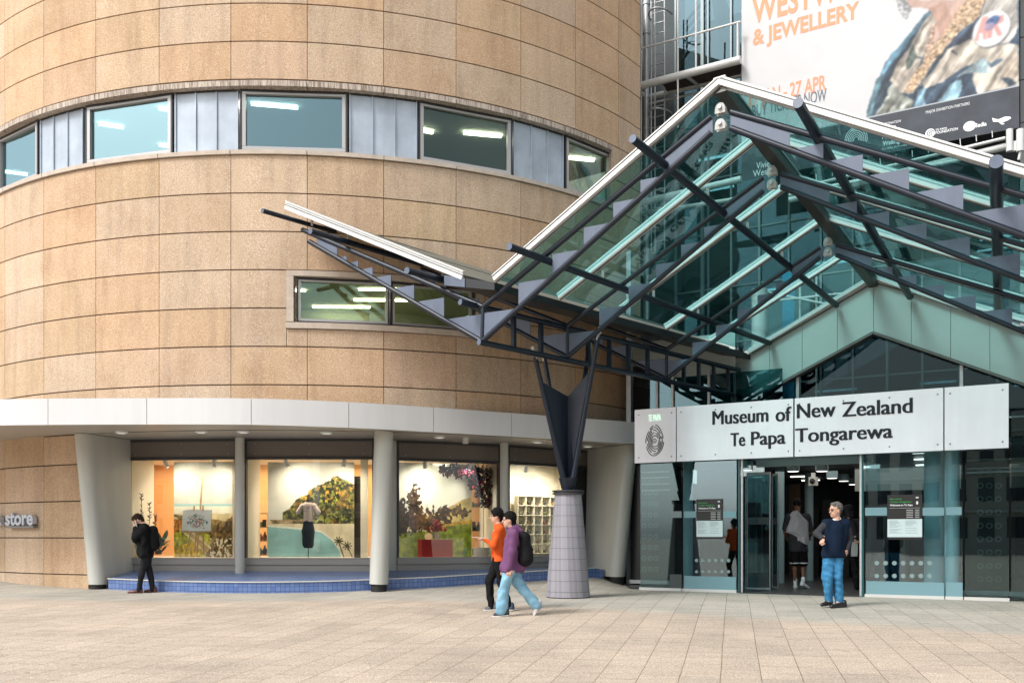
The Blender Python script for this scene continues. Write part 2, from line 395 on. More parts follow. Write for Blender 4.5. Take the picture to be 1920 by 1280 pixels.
for z0, z1 in zip(ZU[:-1], ZU[1:]):
    for a0, a1 in zip(jn[:-1], jn[1:]): panel(a0, a1, z0, z1)
a_we = acyl(1146)
panel(a_we, A_R, ZC[11], 10.2); panel(a_we, A_R, 10.2, 11.03)
wall.mi = 0; wall.tone = (.9, .9, .9)           # return wall behind the last panel and the flat roof
pr = cyl(A_R, RD-.01, 0); q = pr+Vector((-.1, 5, 0))
wall.hexa([pr+Vector((0,0,0)), pr+U*(-.2), q+U*(-.2), q, pr+Vector((0,0,ZU[-1])), pr+U*(-.2)+Vector((0,0,ZU[-1])), q+U*(-.2)+Vector((0,0,ZU[-1])), q+Vector((0,0,ZU[-1]))])
ring = [cyl(A_L+(A_R-A_L)*i/60, RD-.3, ZU[-1]-.1) for i in range(61)]
wall.add(ring, [tuple(range(61))])
wall.build('wall', [STONE, JOINT], bld, smooth=True, auto=20)
# band sill and dripping lintel
def arcbox(mb, a0, a1, r0, r1, z0, z1, z1b=None, ns=None):
    ns = ns or max(1, int((a1-a0)/.03)); z1b = z1 if z1b is None else z1b; vs = []
    for i in range(ns+1):
        a = a0+(a1-a0)*i/ns; vs += [cyl(a, r0, z0), cyl(a, r1, z0), cyl(a, r1, z1b), cyl(a, r0, z1)]
    fs = []
    for i in range(ns):
        k = 4*i
        for j in range(4): fs.append((k+j, k+(j+1) % 4, k+4+(j+1) % 4, k+4+j))
    fs += [(0,1,2,3), (4*ns+3, 4*ns+2, 4*ns+1, 4*ns)]
    mb.add(vs, fs)
sill = MB(); lint = MB()
for a0, a1 in zip(jn[:-1], jn[1:]):
    e = .0008
    if a0 >= a_we-.01: continue
    b1 = min(a1, a_we)
    arcbox(sill, a0+e, b1-e, RD-.25, RD+.055, 9.412, 9.525, 9.50)
    arcbox(lint, a0+e, b1-e, RD-.30, RD+.045, 10.87, 11.025, 10.99)
arcbox(sill, A_L, a_we, RD-.6, RD-.2, 9.415, 9.515)
m = mat('weathered_lintel_stone', (.50,.43,.36), .85, var=.12, vscale=4)
n = m.node_tree.nodes; l = m.node_tree.links; tc = n.new('ShaderNodeTexCoord'); mp = n.new('ShaderNodeMapping'); mp.inputs['Scale'].default_value = (16, 16, 1.4)
t = n.new('ShaderNodeTexNoise'); t.inputs['Scale'].default_value = 2; t.inputs['Detail'].default_value = 6; r = n.new('ShaderNodeValToRGB'); r.color_ramp.elements[0].position = .36; r.color_ramp.elements[0].color = (.32,.28,.26,1); r.color_ramp.elements[1].position = .60; r.color_ramp.elements[1].color = (1,1,1,1)
mx = n.new('ShaderNodeMix'); mx.data_type = 'RGBA'; mx.blend_type = 'MULTIPLY'; mx.inputs['Factor'].default_value = .85; mx.inputs['A'].default_value = (.54,.47,.40,1)
l.new(tc.outputs['Object'], mp.inputs['Vector']); l.new(mp.outputs[0], t.inputs['Vector']); l.new(t.outputs['Fac'], r.inputs[0]); l.new(r.outputs[0], mx.inputs['B']); l.new(mx.outputs['Result'], n['Principled BSDF'].inputs['Base Color'])
sill.build('sill', TRIM, bld); lint.build('lintel', m, bld)
GWIN2 = glass('dark_reflection_window_glass', (.56,.62,.52), (.42,.56,.56), .08, .55)  # darker, duller pane copy stands in for the dark tower's reflection
# window band: flat windows and seamed zinc infills
RW = RD-.17
def framed_window(name, a0, a1, z0, z1, r, mull=(), parent=bld, fw=.075, gm=None, lab=None):
    P0, P1 = cyl(a0, r, 0), cyl(a1, r, 0); d = (P1-P0); L = d.length; d.normalize(); nrm = Vector((d.y, -d.x, 0))
    up = Vector((0,0,1)); f = MB()
    P = lambda s, z, o=0: P0+d*s+up*z+nrm*o
    ax = (d, nrm, up)
    def bx(s0, s1, y0, y1, dd, o): f.box(P((s0+s1)/2, (y0+y1)/2, o), (s1-s0, dd, y1-y0), ax)
    f.mi = 1; bx(0, L, z1-.05, z1, .16, 0); bx(0, .035, z0, z1-.05, .16, 0); bx(L-.035, L, z0, z1-.05, .16, 0); bx(.035, L-.035, z0, z0+.03, .16, 0)
    f.mi = 0; bx(.04, L-.04, z0+.035, z0+.035+fw, .10, .03); bx(.04, L-.04, z1-.055-fw*.6, z1-.055, .10, .03)
    for s in (.04, L-.04-fw): bx(s, s+fw, z0+.04+fw, z1-.06-fw*.6, .10, .03)
    for k in mull: bx(L*k-.02, L*k+.02, z0+.04+fw, z1-.06-fw*.6, .10, .03)
    o = f.build(name, [ALU, ALUD], parent)
    g = MB(); g.box(P(L/2, (z0+z1)/2, 0), (L-.1, .012, z1-z0-.1), ax); g.build('pane', gm or GWIN, o)
    return o
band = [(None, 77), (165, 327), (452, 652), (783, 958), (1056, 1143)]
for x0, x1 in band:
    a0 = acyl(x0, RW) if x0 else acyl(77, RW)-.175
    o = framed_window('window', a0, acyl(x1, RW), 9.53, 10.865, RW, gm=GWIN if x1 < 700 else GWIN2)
for k in (1, 2, 3): framed_window('window', acyl(77, RW)-.175-.28*k, acyl(77, RW)-.175-.28*k+.17, 9.53, 10.865, RW)
def zinc(a0, a1):
    mb = MB(); arcbox(mb, a0, a1, RW-.1, RW+.03, 9.56, 10.83)
    for i in range(4):
        a = a0+(a1-a0)*i/3; arcbox(mb, a-.0012, a+.0012, RW, RW+.062, 9.56, 10.83, ns=1)
    mb.mi = 1; arcbox(mb, a0, a1, RW-.05, RW+.05, 10.83, 10.868); arcbox(mb, a0, a1, RW-.05, RW+.05, 9.53, 9.56)
    mb.build('infill_panel', [ZINC, ALUD], bld)
for x0, x1 in ((80, 158), (331, 447), (656, 780), (962, 1053)): zinc(acyl(x0, RW), acyl(x1, RW))
for k in (1, 2, 3): zinc(acyl(77, RW)-.175-.28*k+.175, acyl(77, RW)-.175-.28*k+.275)
# room behind the band
rm = MB(); arcbox(rm, A_L, A_R-.02, RD-6, RD-5.8, 9.2, 11); rm.tone = None
rm.build('room_wall', mat('pale_room_wall', (.34,.40,.40), .8), bld)
rc = MB(); arcbox(rc, A_L, A_R-.02, RD-6, RD-.32, 10.90, 10.96); rc.build('room_ceiling', mat('room_ceiling', (.42,.45,.43), .8), bld)
rc = MB(); arcbox(rc, A_L, A_R-.02, RD-6, RD-.62, 9.36, 9.41); rc.build('room_floor', mat('room_carpet', (.08,.09,.08), .9), bld)
for x, dr, L in ((208, 1.1, .5), (330, .9, .7), (120, 1.6, .6), (30, 1.1, .5), (515, .9, 1.0), (905, 1.2, .9), (795, 1.6, .4), (1085, .9, .8), (1075, 2.6, .7), (30, 2.6, .6), (320, 2.6, .5)):
    a = acyl(x, RD-dr); mb = MB(); c = cyl(a, RD-dr, 10.86); mb.bar(c-Vector((L/2, .1, 0)), c+Vector((L/2, .1, 0)), .09, .05); mb.build('strip_light', LIT, bld)
# the lower window with its stone surround
s = MB()
arcbox(s, HA0, HA1, RD-.25, RD+.05, HZ0, HZ0+.145, HZ0+.125); arcbox(s, HA0, HA1, RD-.25, RD+.02, HZ1-.12, HZ1-.004)
arcbox(s, HA0, HA0+.014, RD-.25, RD+.02, HZ0+.147, HZ1-.124); arcbox(s, HA1-.014, HA1, RD-.25, RD+.02, HZ0+.147, HZ1-.124)
s.build('window_surround', TRIM, bld)
am = (HA0+HA1)/2+.004
GLOW = glass('pale_window_glass', (.72,.80,.70), (.5,.75,.7), .10, .5)
for b0, b1 in ((HA0+.018, am-.001), (am+.001, HA1-.018)): framed_window('window', b0, b1, HZ0+.15, HZ1-.125, RD-.15, gm=GLOW, fw=.05)
r2 = MB(); arcbox(r2, HA0-.1, HA1+.1, RD-3.4, RD-3.3, 5.6, 6.95); r2.build('room_wall', mat('cream_room_wall', (.62,.60,.44), .8), bld)
r2 = MB(); arcbox(r2, HA0-.1, HA1+.1, RD-3.3, RD-.3, 6.86, 6.9); r2.build('room_ceiling', mat('cream_ceiling', (.60,.58,.42), .8), bld)
r2 = MB(); arcbox(r2, HA0-.1, HA1+.1, RD-3.3, RD-.3, 5.58, 5.62); r2.build('room_floor', mat('room_floor_tan', (.3,.28,.2), .8), bld)
for x, dr, L in ((720, .9, 1.15), (715, 1.9, 1.3), (560, 1.3, .3), (640, 2.8, 1.4)):
    a = acyl(x, RD-dr); mb = MB(); c = cyl(a, RD-dr, 6.83); mb.bar(c-Vector((L/2, 0, 0)), c+Vector((L/2, .03, 0)), .07, .03); mb.build('strip_light', emis('lit_tube_warm', (1,.96,.8), 13), bld)

# ------------------------------------------------------------------ shop canopy
def spline(pts, n=12):
    out = []; P = [pts[0]]+list(pts)+[pts[-1]]
    for i in range(1, len(P)-2):
        p0, p1, p2, p3 = P[i-1], P[i], P[i+1], P[i+2]
        for k in range(n):
            t = k/n; out.append(tuple(.5*((2*b)+(c-a)*t+(2*a-5*b+4*c-d)*t*t+(-a+3*b-3*c+d)*t**3) for a, b, c, d in zip(p0, p1, p2, p3)))
    out.append(tuple(pts[-1])); return out
FAS = spline([(-15.5, 21.6), (-13.0, 20.1), (-10.4, 19.5), (-7.4, 19.33), (-5.26, 19.38), (-3.38, 19.92), (-1.7, 20.75), (0, 21.7), (3.02, 23.45), (3.45, 23.72)], 10)
ZS, ZF = 3.48, 4.01
shop_front = [(-15.6, 26), (-12.5, 24), (-9.12, 22.72), (-6.36, 22.42), (-3.20, 22.40), (-2.75, 22.72), (-.2, 23.88), (2.03, 25.6), (3.5, 27)]
fa = MB(); jx = [(90-960)/F, (275-960)/F, (471-960)/F, (654-960)/F, (813-960)/F, (959-960)/F, (-180-960)/F, (1085-960)/F]
lastbreak = False
for (x0, y0), (x1, y1) in zip(FAS[:-1], FAS[1:]):
    d = Vector((x1-x0, y1-y0, 0)).normalized(); nn = Vector((d.y, -d.x, 0))
    segs = [(0., 1.)]
    for k in jx:
        # parameter where the line of sight k crosses this segment
        den = (x1-x0)-k*(y1-y0)
        if abs(den) > 1e-9:
            t = (k*y0-x0)/den
            if 0 <= t < 1: e = .006/Vector((x1-x0, y1-y0)).length; segs = [(0., max(t-e, 0)), (min(t+e, 1), 1.)]
    for t0, t1 in segs:
        a = Vector((x0+(x1-x0)*t0, y0+(y1-y0)*t0, ZS)); b = Vector((x0+(x1-x0)*t1, y0+(y1-y0)*t1, ZS)); h = Vector((0, 0, ZF-ZS)); bk = -nn*.04
        fa.hexa([a, b, b+bk, a+bk, a+h, b+h, b+bk+h, a+bk+h])
fa.build('canopy_fascia', WHITEP, bld)
sf = MB()
def inner(i): k = i/(len(FAS)-1); return k
def at_curve(c, t):
    L = [0]
    for p, q in zip(c[:-1], c[1:]): L.append(L[-1]+math.hypot(q[0]-p[0], q[1]-p[1]))
    s = t*L[-1]
    for i in range(len(c)-1):
        if s <= L[i+1] or i == len(c)-2:
            f = (s-L[i])/max(L[i+1]-L[i], 1e-9); return (c[i][0]+(c[i+1][0]-c[i][0])*f, c[i][1]+(c[i+1][1]-c[i][1])*f)
N_ = 60
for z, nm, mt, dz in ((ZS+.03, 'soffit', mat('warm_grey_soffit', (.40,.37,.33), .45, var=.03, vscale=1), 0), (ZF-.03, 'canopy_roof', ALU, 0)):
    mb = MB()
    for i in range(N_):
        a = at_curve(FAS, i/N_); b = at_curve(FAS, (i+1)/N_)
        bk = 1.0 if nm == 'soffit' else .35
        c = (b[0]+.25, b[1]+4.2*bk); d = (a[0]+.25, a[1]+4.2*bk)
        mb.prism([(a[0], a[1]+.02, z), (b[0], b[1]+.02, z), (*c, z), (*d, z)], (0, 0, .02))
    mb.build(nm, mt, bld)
# lines between soffit panels
# downlights in the soffit
for x, y in ((228, 809), (377, 808), (456, 808), (612, 810), (824, 818), (873, 820), (1008, 827), (1102, 835)):
    p = onz(x, y, ZS+.03); mb = MB()
    if x == 873:
        mb.lathe(p-Vector((0,0,.14)), [(.07,0),(.075,.02),(.075,.14)], 16); mb.build('ceiling_camera', PIPEW, bld, smooth=True)
    else:
        mb.lathe(p-Vector((0,0,.035)), [(.11,0),(.13,.01),(.13,.035)], 20); mb.mi = 1; mb.lathe(p-Vector((0,0,.04)), [(.085,0),(.085,.008)], 20)
        mb.build('downlight', [WHITE, emis('downlight_glow', (1,.95,.85), .25)], bld, smooth=True)
# piers and columns
PIER = mat('pale_grey_pier_cladding', (.53,.54,.50), .35, var=.03, vscale=1, streak=.10)
def leaning_pier(top, bot, jt, jb, rn, flip):
    """rounded nose from bot to top, side plates back to the shopfront jamb jt / jb"""
    mb = MB(); N = 10
    def ringpts(c, j, z):
        c = Vector((c[0], c[1], z)); j = Vector((j[0], j[1], z)); d = (c-j).normalized(); s = Vector((-d.y, d.x, 0)); pts = [j+s*rn*.55]
        for i in range(N+1):
            t = math.pi*(.5-i/N); pts.append(c+(s*math.sin(t)+d*math.cos(t))*rn)
        pts.append(j-s*rn*.55); return pts
    a = ringpts(bot, jb, bot[2]); b = ringpts(top, jt, top[2]); n = len(a)
    mb.add(a+b, [tuple(range(n)), tuple(range(n, 2*n))]+[(i, (i+1) % n, n+(i+1) % n, n+i) for i in range(n)])
    o = mb.build('pier', PIER, bld, smooth=True, auto=25)
    k = MB(); k.tube((bot[0], bot[1], bot[2]-.22), (bot[0], bot[1], bot[2]+.01), rn*.86); k.build('plinth', BLACK, o, smooth=True)
leaning_pier((-9.56, 21.45, 3.5), (-9.24, 21.42, .16), (-9.12, 22.72), (-9.06, 22.70), .20, 1)
leaning_pier((2.93, 24.1, 3.5), (2.62, 24.0, .22), (2.10, 25.5), (2.03, 25.45), .21, -1)
mb = MB(); mb.tube((-2.90, 20.9, .19), (-2.79, 20.9, 3.5), .205, .205, 28); o = mb.build('column', PIER, bld, smooth=True)
mb = MB(); mb.tube((-2.90, 20.9, -.1), (-2.90, 20.9, .195), .17, .17, 24); mb.build('plinth', BLACK, o, smooth=True)
mb = MB(); mb.hexa([(-3.09,20.95,.2),(-2.86,20.95,.2),(-2.95,22.45,.35),(-3.18,22.45,.35),(-2.98,20.95,3.49),(-2.76,20.95,3.49),(-2.95,22.45,3.49),(-3.18,22.45,3.49)]); mb.build('column_fin', PIER, bld)
for x, D in ((449.5, 22.12), (945.5, 23.3)):
    mb = MB(); X = (x-960)/F*D; mb.tube((X, D, .27), (X, D, 3.5), .105, .105, 24); mb.build('column', PIER, bld, smooth=True)
# tiled ledge
LEDF = spline([(-8.95, 21.28), (-7.3, 20.72), (-5.5, 20.52), (-3.9, 20.75), (-3.03, 21.1), (-1.8, 21.6), (-.5, 22.45), (2.3, 24.1)], 8)
LEDB = [(-9.12, 22.8), (-6.36, 22.5), (-3.2, 22.48), (-2.75, 22.8), (-.2, 24), (2.1, 25.7)]
def tile_mat():
    m = mat('blue_tile', (.10,.17,.42), .3); n = m.node_tree.nodes; l = m.node_tree.links; b = n['Principled BSDF']
    uv = n.new('ShaderNodeUVMap'); br = n.new('ShaderNodeTexBrick'); br.offset = 0; br.inputs['Scale'].default_value = 1
    br.inputs['Brick Width'].default_value = .1; br.inputs['Row Height'].default_value = .1; br.inputs['Mortar Size'].default_value = .0045; br.inputs['Mortar Smooth'].default_value = .3
    br.inputs['Color1'].default_value = (.095,.17,.40,1); br.inputs['Color2'].default_value = (.15,.235,.46,1); br.inputs['Mortar'].default_value = (.035,.045,.12,1)
    l.new(uv.outputs[0], br.inputs['Vector']); l.new(br.outputs['Color'], b.inputs['Base Color'])
    tc = n.new('ShaderNodeTexCoord'); return m
led = MB(); uvs = []; tot = 0; led.mi = 0
NL = 56
zt = lambda x, y: max(gz(x, y), 0)+.235
for i in range(NL):
    a = at_curve(LEDF, i/NL); b = at_curve(LEDF, (i+1)/NL); c = at_curve(LEDB, (i+1)/NL); d = at_curve(LEDB, i/NL)
    ds = math.hypot(b[0]-a[0], b[1]-a[1]); za, zb = zt(*a), zt(*b); ws = math.hypot(d[0]-a[0], d[1]-a[1])
    led.quad((*a, za-.5), (*b, zb-.5), (*b, zb), (*a, za)); uvs += [(tot, -.5), (tot+ds, -.5), (tot+ds, 0), (tot, 0)]
    led.quad((a[0], a[1]+.001, za), (b[0], b[1]+.001, zb), (*c, .42), (*d, .42)); uvs += [(tot, 0), (tot+ds, 0), (tot+ds, ws), (tot, ws)]
    tot += ds
lo = led.build('tiled_ledge', tile_mat(), bld)
ul = lo.data.uv_layers.new(name='UVMap')
for p in lo.data.polygons:
    for li, vi in zip(p.loop_indices, p.vertices): ul.data[li].uv = uvs[vi]
nos = MB()
for i in range(NL):
    a = at_curve(LEDF, i/NL); b = at_curve(LEDF, (i+1)/NL); d = Vector((b[0]-a[0], b[1]-a[1], 0)).normalized(); nn = Vector((d.y, -d.x, 0))
    nos.bar(Vector((*a, zt(*a)+.004))+nn*.0-d*.002, Vector((*b, zt(*b)+.004))+d*.002, .05, .022)
nos.build('ledge_nosing', mat('pale_nosing_strip', (.62,.62,.58), .4), lo)

# ------------------------------------------------------------------ shop windows
BAYS = [((-9.10, 22.72), (-6.43, 22.42)), ((-6.24, 22.42), (-3.22, 22.40)), ((-2.72, 22.74), (-.30, 23.82)), ((-.10, 23.95), (2.03, 25.55))]
HEADP = mat('brown_grey_head_panel', (.155,.135,.118), .4, var=.05, vscale=1)
RAIL = mat('grey_sill_rail', (.33,.32,.30), .35, .2)
class Bay:
    def __init__(s, p, q):
        s.p = Vector((*p, 0)); s.q = Vector((*q, 0)); s.d = (s.q-s.p); s.L = s.d.length; s.d.normalize(); s.n = Vector((-s.d.y, s.d.x, 0))   # n: into the shop
    def P(s, a, z, o=0): return s.p+s.d*a+s.n*o+Vector((0, 0, z))
    def px(s, x, y, o=0):                     # pixel -> (along, z) on the plane o metres behind the glass
        r = ray(x, y); b = s.p+s.n*o; t = (b-Vector((0, 0, CAMH))).dot(s.n)/r.dot(s.n); w = Vector((0, 0, CAMH))+r*t
        return (w-b).dot(s.d), w.z
    def pt(s, x, y, o=0): a, z = s.px(x, y, o); return s.P(a, z, o)
    def ax(s): return (s.d, s.n, Vector((0, 0, 1)))
    def bx(s, mb, a0, a1, z0, z1, o0, o1): mb.box(s.P((a0+a1)/2, (z0+z1)/2, (o0+o1)/2), (a1-a0, o1-o0, z1-z0), s.ax())
bays = [Bay(*b) for b in BAYS]
for b in bays:
    f = MB(); f.mi = 0
    b.bx(f, 0, b.L, .36, .53, -.02, .16); b.bx(f, 0, b.L, .53, .56, 0, .16); b.bx(f, 0, b.L, .565, .70, -.045, .16); b.bx(f, 0, b.L, .70, .725, -.06, .16)
    f.mi = 1; b.bx(f, 0, .04, .725, 3.49, -.03, .12); b.bx(f, b.L-.04, b.L, .725, 3.49, -.03, .12); b.bx(f, .04, b.L-.04, 3.02, 3.085, -.04, .12)
    b.bx(f, .04, b.L-.04, 3.45, 3.49, -.03, .12)
    o = f.build('shop_window', [RAIL, ALUD], bld)
    hp = MB(); b.bx(hp, .045, b.L-.045, 3.09, 3.445, -.01, .05); hp.mi = 1
    for k in (.08, .5, .92):
        for z in (3.15, 3.38): hp.lathe(b.P(b.L*k, z, -.011), [(.012, 0), (.008, .006)], 10, ax=(b.d, Vector((0,0,1)), -b.n))
    hp.build('head_panel', [HEADP, ALU], o)
    g = MB(); b.bx(g, .04, b.L-.04, .725, 3.02, .02, .03); g.build('pane', GSHOP, o)
CREAM = mat('cream_display_wall', (.72,.66,.54), .8); ORNG = mat('apricot_shop_wall', (.78,.43,.17), .8); FLOORW = mat('white_display_floor', (.7,.68,.62), .5)
sh = MB()
sh.add([(-9.6,25.6,.2),(-3,25.4,.2),(-3,25.4,3.4),(-9.6,25.6,3.4)], [(0,1,2,3)]); sh.add([(-3,25.4,.2),(3.2,28.4,.2),(3.2,28.4,3.4),(-3,25.4,3.4)], [(0,1,2,3)])
sh.add([(-9.3,22.8,.2),(-9.6,25.6,.2),(-9.6,25.6,3.4),(-9.3,22.8,3.4)], [(0,1,2,3)]); sh.add([(2.2,25.6,.2),(3.2,28.4,.2),(3.2,28.4,3.4),(2.2,25.6,3.4)], [(0,1,2,3)])
sh.build('shop_back_wall', ORNG, bld)
sc_ = MB(); sc_.mi = 0
poly = [(-9.2,22.75),(-6.3,22.48),(-3.2,22.46),(-2.7,22.8),(-.2,23.95),(2.1,25.6),(3.2,28.5),(-3,25.6),(-9.7,25.7)]
sc_.prism([(x, y, 3.12) for x, y in poly], (0,0,.03)); sc_.build('shop_ceiling', mat('shop_ceiling', (.66,.62,.54), .7), bld)
sc_ = MB(); sc_.prism([(x, y, .66) for x, y in poly], (0,0,.04)); sc_.build('display_floor', FLOORW, bld)
# returns between the bays
for i, b in enumerate(bays):
    for k in (.02, b.L-.02):
        rt = MB(); rt.prism([b.P(k, .7, .06), b.P(k, .7, 1.25), b.P(k, 3.12, 1.25), b.P(k, 3.12, .06)], b.d*.004); rt.build('display_side_wall', CREAM, bld)
for b0, b1 in zip(bays[:-1], bays[1:]):
    rt = MB(); rt.hexa([b0.P(b0.L, .2, .02), b1.P(0, .2, .02), b1.P(0, .2, .16), b0.P(b0.L, .2, .16), b0.P(b0.L, 3.49, .02), b1.P(0, 3.49, .02), b1.P(0, 3.49, .16), b0.P(b0.L, 3.49, .16)]); rt.build('bay_jamb', PIER, bld)
# ------------------------------------------------------------------ printed pictures (painted on a fine grid)
_lat = {}
def vnoise(x, y, seed):
    if seed not in _lat: _lat[seed] = np.random.RandomState(seed).rand(64, 64)
    L = _lat[seed]; xi = np.floor(x).astype(int); yi = np.floor(y).astype(int); fx = x-xi; fy = y-yi
    fx = fx*fx*(3-2*fx); fy = fy*fy*(3-2*fy); g = lambda i, j: L[i % 64, j % 64]
    return (g(xi, yi)*(1-fx)+g(xi+1, yi)*fx)*(1-fy)+(g(xi, yi+1)*(1-fx)+g(xi+1, yi+1)*fx)*fy
def fbm(x, y, s, seed=1, o=4):
    v = 0; a = .5
    for k in range(o): v = v+a*vnoise(x*s*2**k, y*s*2**k, seed+k); a *= .5
    return v/(1-.5**o)
def inpoly(x, y, poly):
    c = np.zeros(x.shape, bool); n = len(poly)
    for i in range(n):
        x0, y0 = poly[i]; x1, y1 = poly[(i+1) % n]
        if y0 == y1: continue
        c ^= ((y0 > y) != (y1 > y)) & (x < (x1-x0)*(y-y0)/(y1-y0)+x0)
    return c
class Canvas:
    def __init__(s, X, Y): s.X, s.Y = X, Y; s.C = np.zeros(X.shape+(3,))
    def fill(s, mask, col, jit=0, js=.1, seed=3, a=1.):
        c = np.array(col, float)/255
        c = np.broadcast_to(c, s.C.shape)
        if jit: c = c*(1+jit*(fbm(s.X, s.Y, js, seed)-.5)*2)[..., None]
        m = (mask*a)[..., None]; s.C = s.C*(1-m)+c*m
    def poly(s, pts, col, **k): s.fill(inpoly(s.X, s.Y, pts).astype(float), col, **k)
    def ell(s, cx, cy, rx, ry, col, rot=0, **k):
        a = math.radians(rot); dx = s.X-cx; dy = s.Y-cy; u = dx*math.cos(a)+dy*math.sin(a); v = -dx*math.sin(a)+dy*math.cos(a)
        s.fill(((u/rx)**2+(v/ry)**2 < 1).astype(float), col, **k)
    def line(s, p, q, r, col, **k):
        px, py = p; qx, qy = q; dx, dy = qx-px, qy-py; t = np.clip(((s.X-px)*dx+(s.Y-py)*dy)/(dx*dx+dy*dy+1e-9), 0, 1)
        s.fill((np.hypot(s.X-px-t*dx, s.Y-py-t*dy) < r).astype(float), col, **k)
def _blur(C, r):
    for ax in (0, 1):
        k = int(r)*2+1
        for _ in range(2): P_ = np.pad(C, [(k//2, k//2) if a == ax else (0, 0) for a in range(3)], 'edge'); cs = np.cumsum(P_, ax); cs = np.concatenate([np.zeros_like(cs.take([0], ax)), cs], ax); n = C.shape[ax]; C = (cs.take(range(k, k+n), ax)-cs.take(range(0, n), ax))/k
    return C
Canvas.blur = lambda s, r: setattr(s, 'C', _blur(s.C, r))
def _warp(s, amp, sc):
    X, Y = s.X, s.Y; s.X = X+amp*(fbm(X, Y, sc, 201)-.5)*2+amp*.35*(fbm(X, Y, sc*4, 203)-.5)*2; s.Y = Y+amp*(fbm(X, Y, sc, 207)-.5)*2+amp*.35*(fbm(X, Y, sc*4, 209)-.5)*2
Canvas.warp = _warp
def painted(name, PF, nx, ny, fn, parent, back, rough=.55, mname='printed_picture', gain=1.):
    """PF(s, t) gives the point of the sheet at s (left to right), t (top to bottom); fn paints a Canvas in the same s, t"""
    S, T = np.meshgrid(np.linspace(0, 1, nx), np.linspace(0, 1, ny)); cv = Canvas(S, T); fn(cv)
    lin = np.clip(cv.C, 0, 1); lin = np.where(lin <= .04045, lin/12.92, ((lin+.055)/1.055)**2.4)
    vs = [tuple(PF(s, t)) for s, t in zip(S.ravel(), T.ravel())]
    fs = [(j*nx+i, j*nx+i+1, (j+1)*nx+i+1, (j+1)*nx+i) for j in range(ny-1) for i in range(nx-1)]
    keep = len(vs); me = bpy.data.meshes.new(name)
    c = [PF(0, 0), PF(1, 0), PF(1, 1), PF(0, 1)]; back = Vector(back)
    vs += [tuple(p) for p in c]+[tuple(p+back) for p in c]; k = keep
    fs += [(k+4, k+5, k+6, k+7), (k, k+1, k+5, k+4), (k+1, k+2, k+6, k+5), (k+2, k+3, k+7, k+6), (k+3, k, k+4, k+7)]
    me.from_pydata(vs, [], fs); at = me.color_attributes.new('paint', 'FLOAT_COLOR', 'POINT')
    buf = np.ones((len(vs), 4)); buf[:keep, :3] = lin.reshape(-1, 3)*gain; buf[keep:, :3] = .5
    at.data.foreach_set('color', buf.ravel()); me.materials.append(attr_mat(mname, 'paint', rough)); me.update()
    o = bpy.data.objects.new(name, me); return link(o, parent)
def bay_print(b, x0, x1, y0, y1, off, fn, name, label, nx=150, ny=150):
    a0, zt_ = b.px(x0, y0, off); a1, _ = b.px(x1, y0, off); _, zb = b.px((x0+x1)/2, y1, off)
    o = painted(name, lambda s, t: b.P(a0+(a1-a0)*s, zt_+(zb-zt_)*t, off), nx, ny, fn, None, b.n*.012)
    return tag(o, label, 'backdrop', 'landscape backdrops in the shop windows')
def sky_grad(c, top, bot): c.C[:] = (np.array(top)*(1-c.Y[..., None])+np.array(bot)*c.Y[..., None])/255
def pA(c):     # dunes, track, low scrub and a pale sea
    x, y = c.X, c.Y; sky_grad(c, (188,186,176), (226,220,206)); n = fbm(x, y, 6, 11)
    c.fill((y > .44).astype(float), (150,190,190)); c.fill((y > .465).astype(float), (222,216,196), jit=.1, js=8)
    c.fill((y > .53+.02*n).astype(float), (214,196,150), jit=.2, js=10)
    c.fill((y > .545+.07*x+.06*(n-.5)).astype(float), (112,92,58), jit=.9, js=24)
    g = .62+.25*x; c.fill(((y > g+.06*(n-.5)) & (x < .62)).astype(float), (150,150,44), jit=.6, js=20, seed=8)
    c.fill(((y > .9-.2*x) & (x < .45)).astype(float), (186,158,30), jit=.6, js=30, seed=9)
    for w_, cc in ((.045, (205,190,150)), (.012, (170,140,90))):
        for k in (-.022, .022) if w_ < .02 else (0,):
            c.line((.02+k, .62), (.42+k, .83), w_, cc, jit=.2, js=30); c.line((.42+k, .83), (.72+k*2, 1.02), w_*1.3, cc, jit=.2, js=30)
    m = (x > .55) & (y > .62+.1*(n-.5)-.12*(x-.55)) & (y > .9-1.0*(x-.62)); c.fill(m.astype(float), (96,76,48), jit=1., js=30, seed=21)
    m = (x > .62) & (y > .8) & (fbm(x, y, 40, 31) > .6); c.fill(m.astype(float), (225,215,190))
    m = (x < .3) & (y > .60) & (y < .74) & (fbm(x, y, 14, 33) > .5); c.fill(m.astype(float), (150,96,40), jit=.6, js=40)
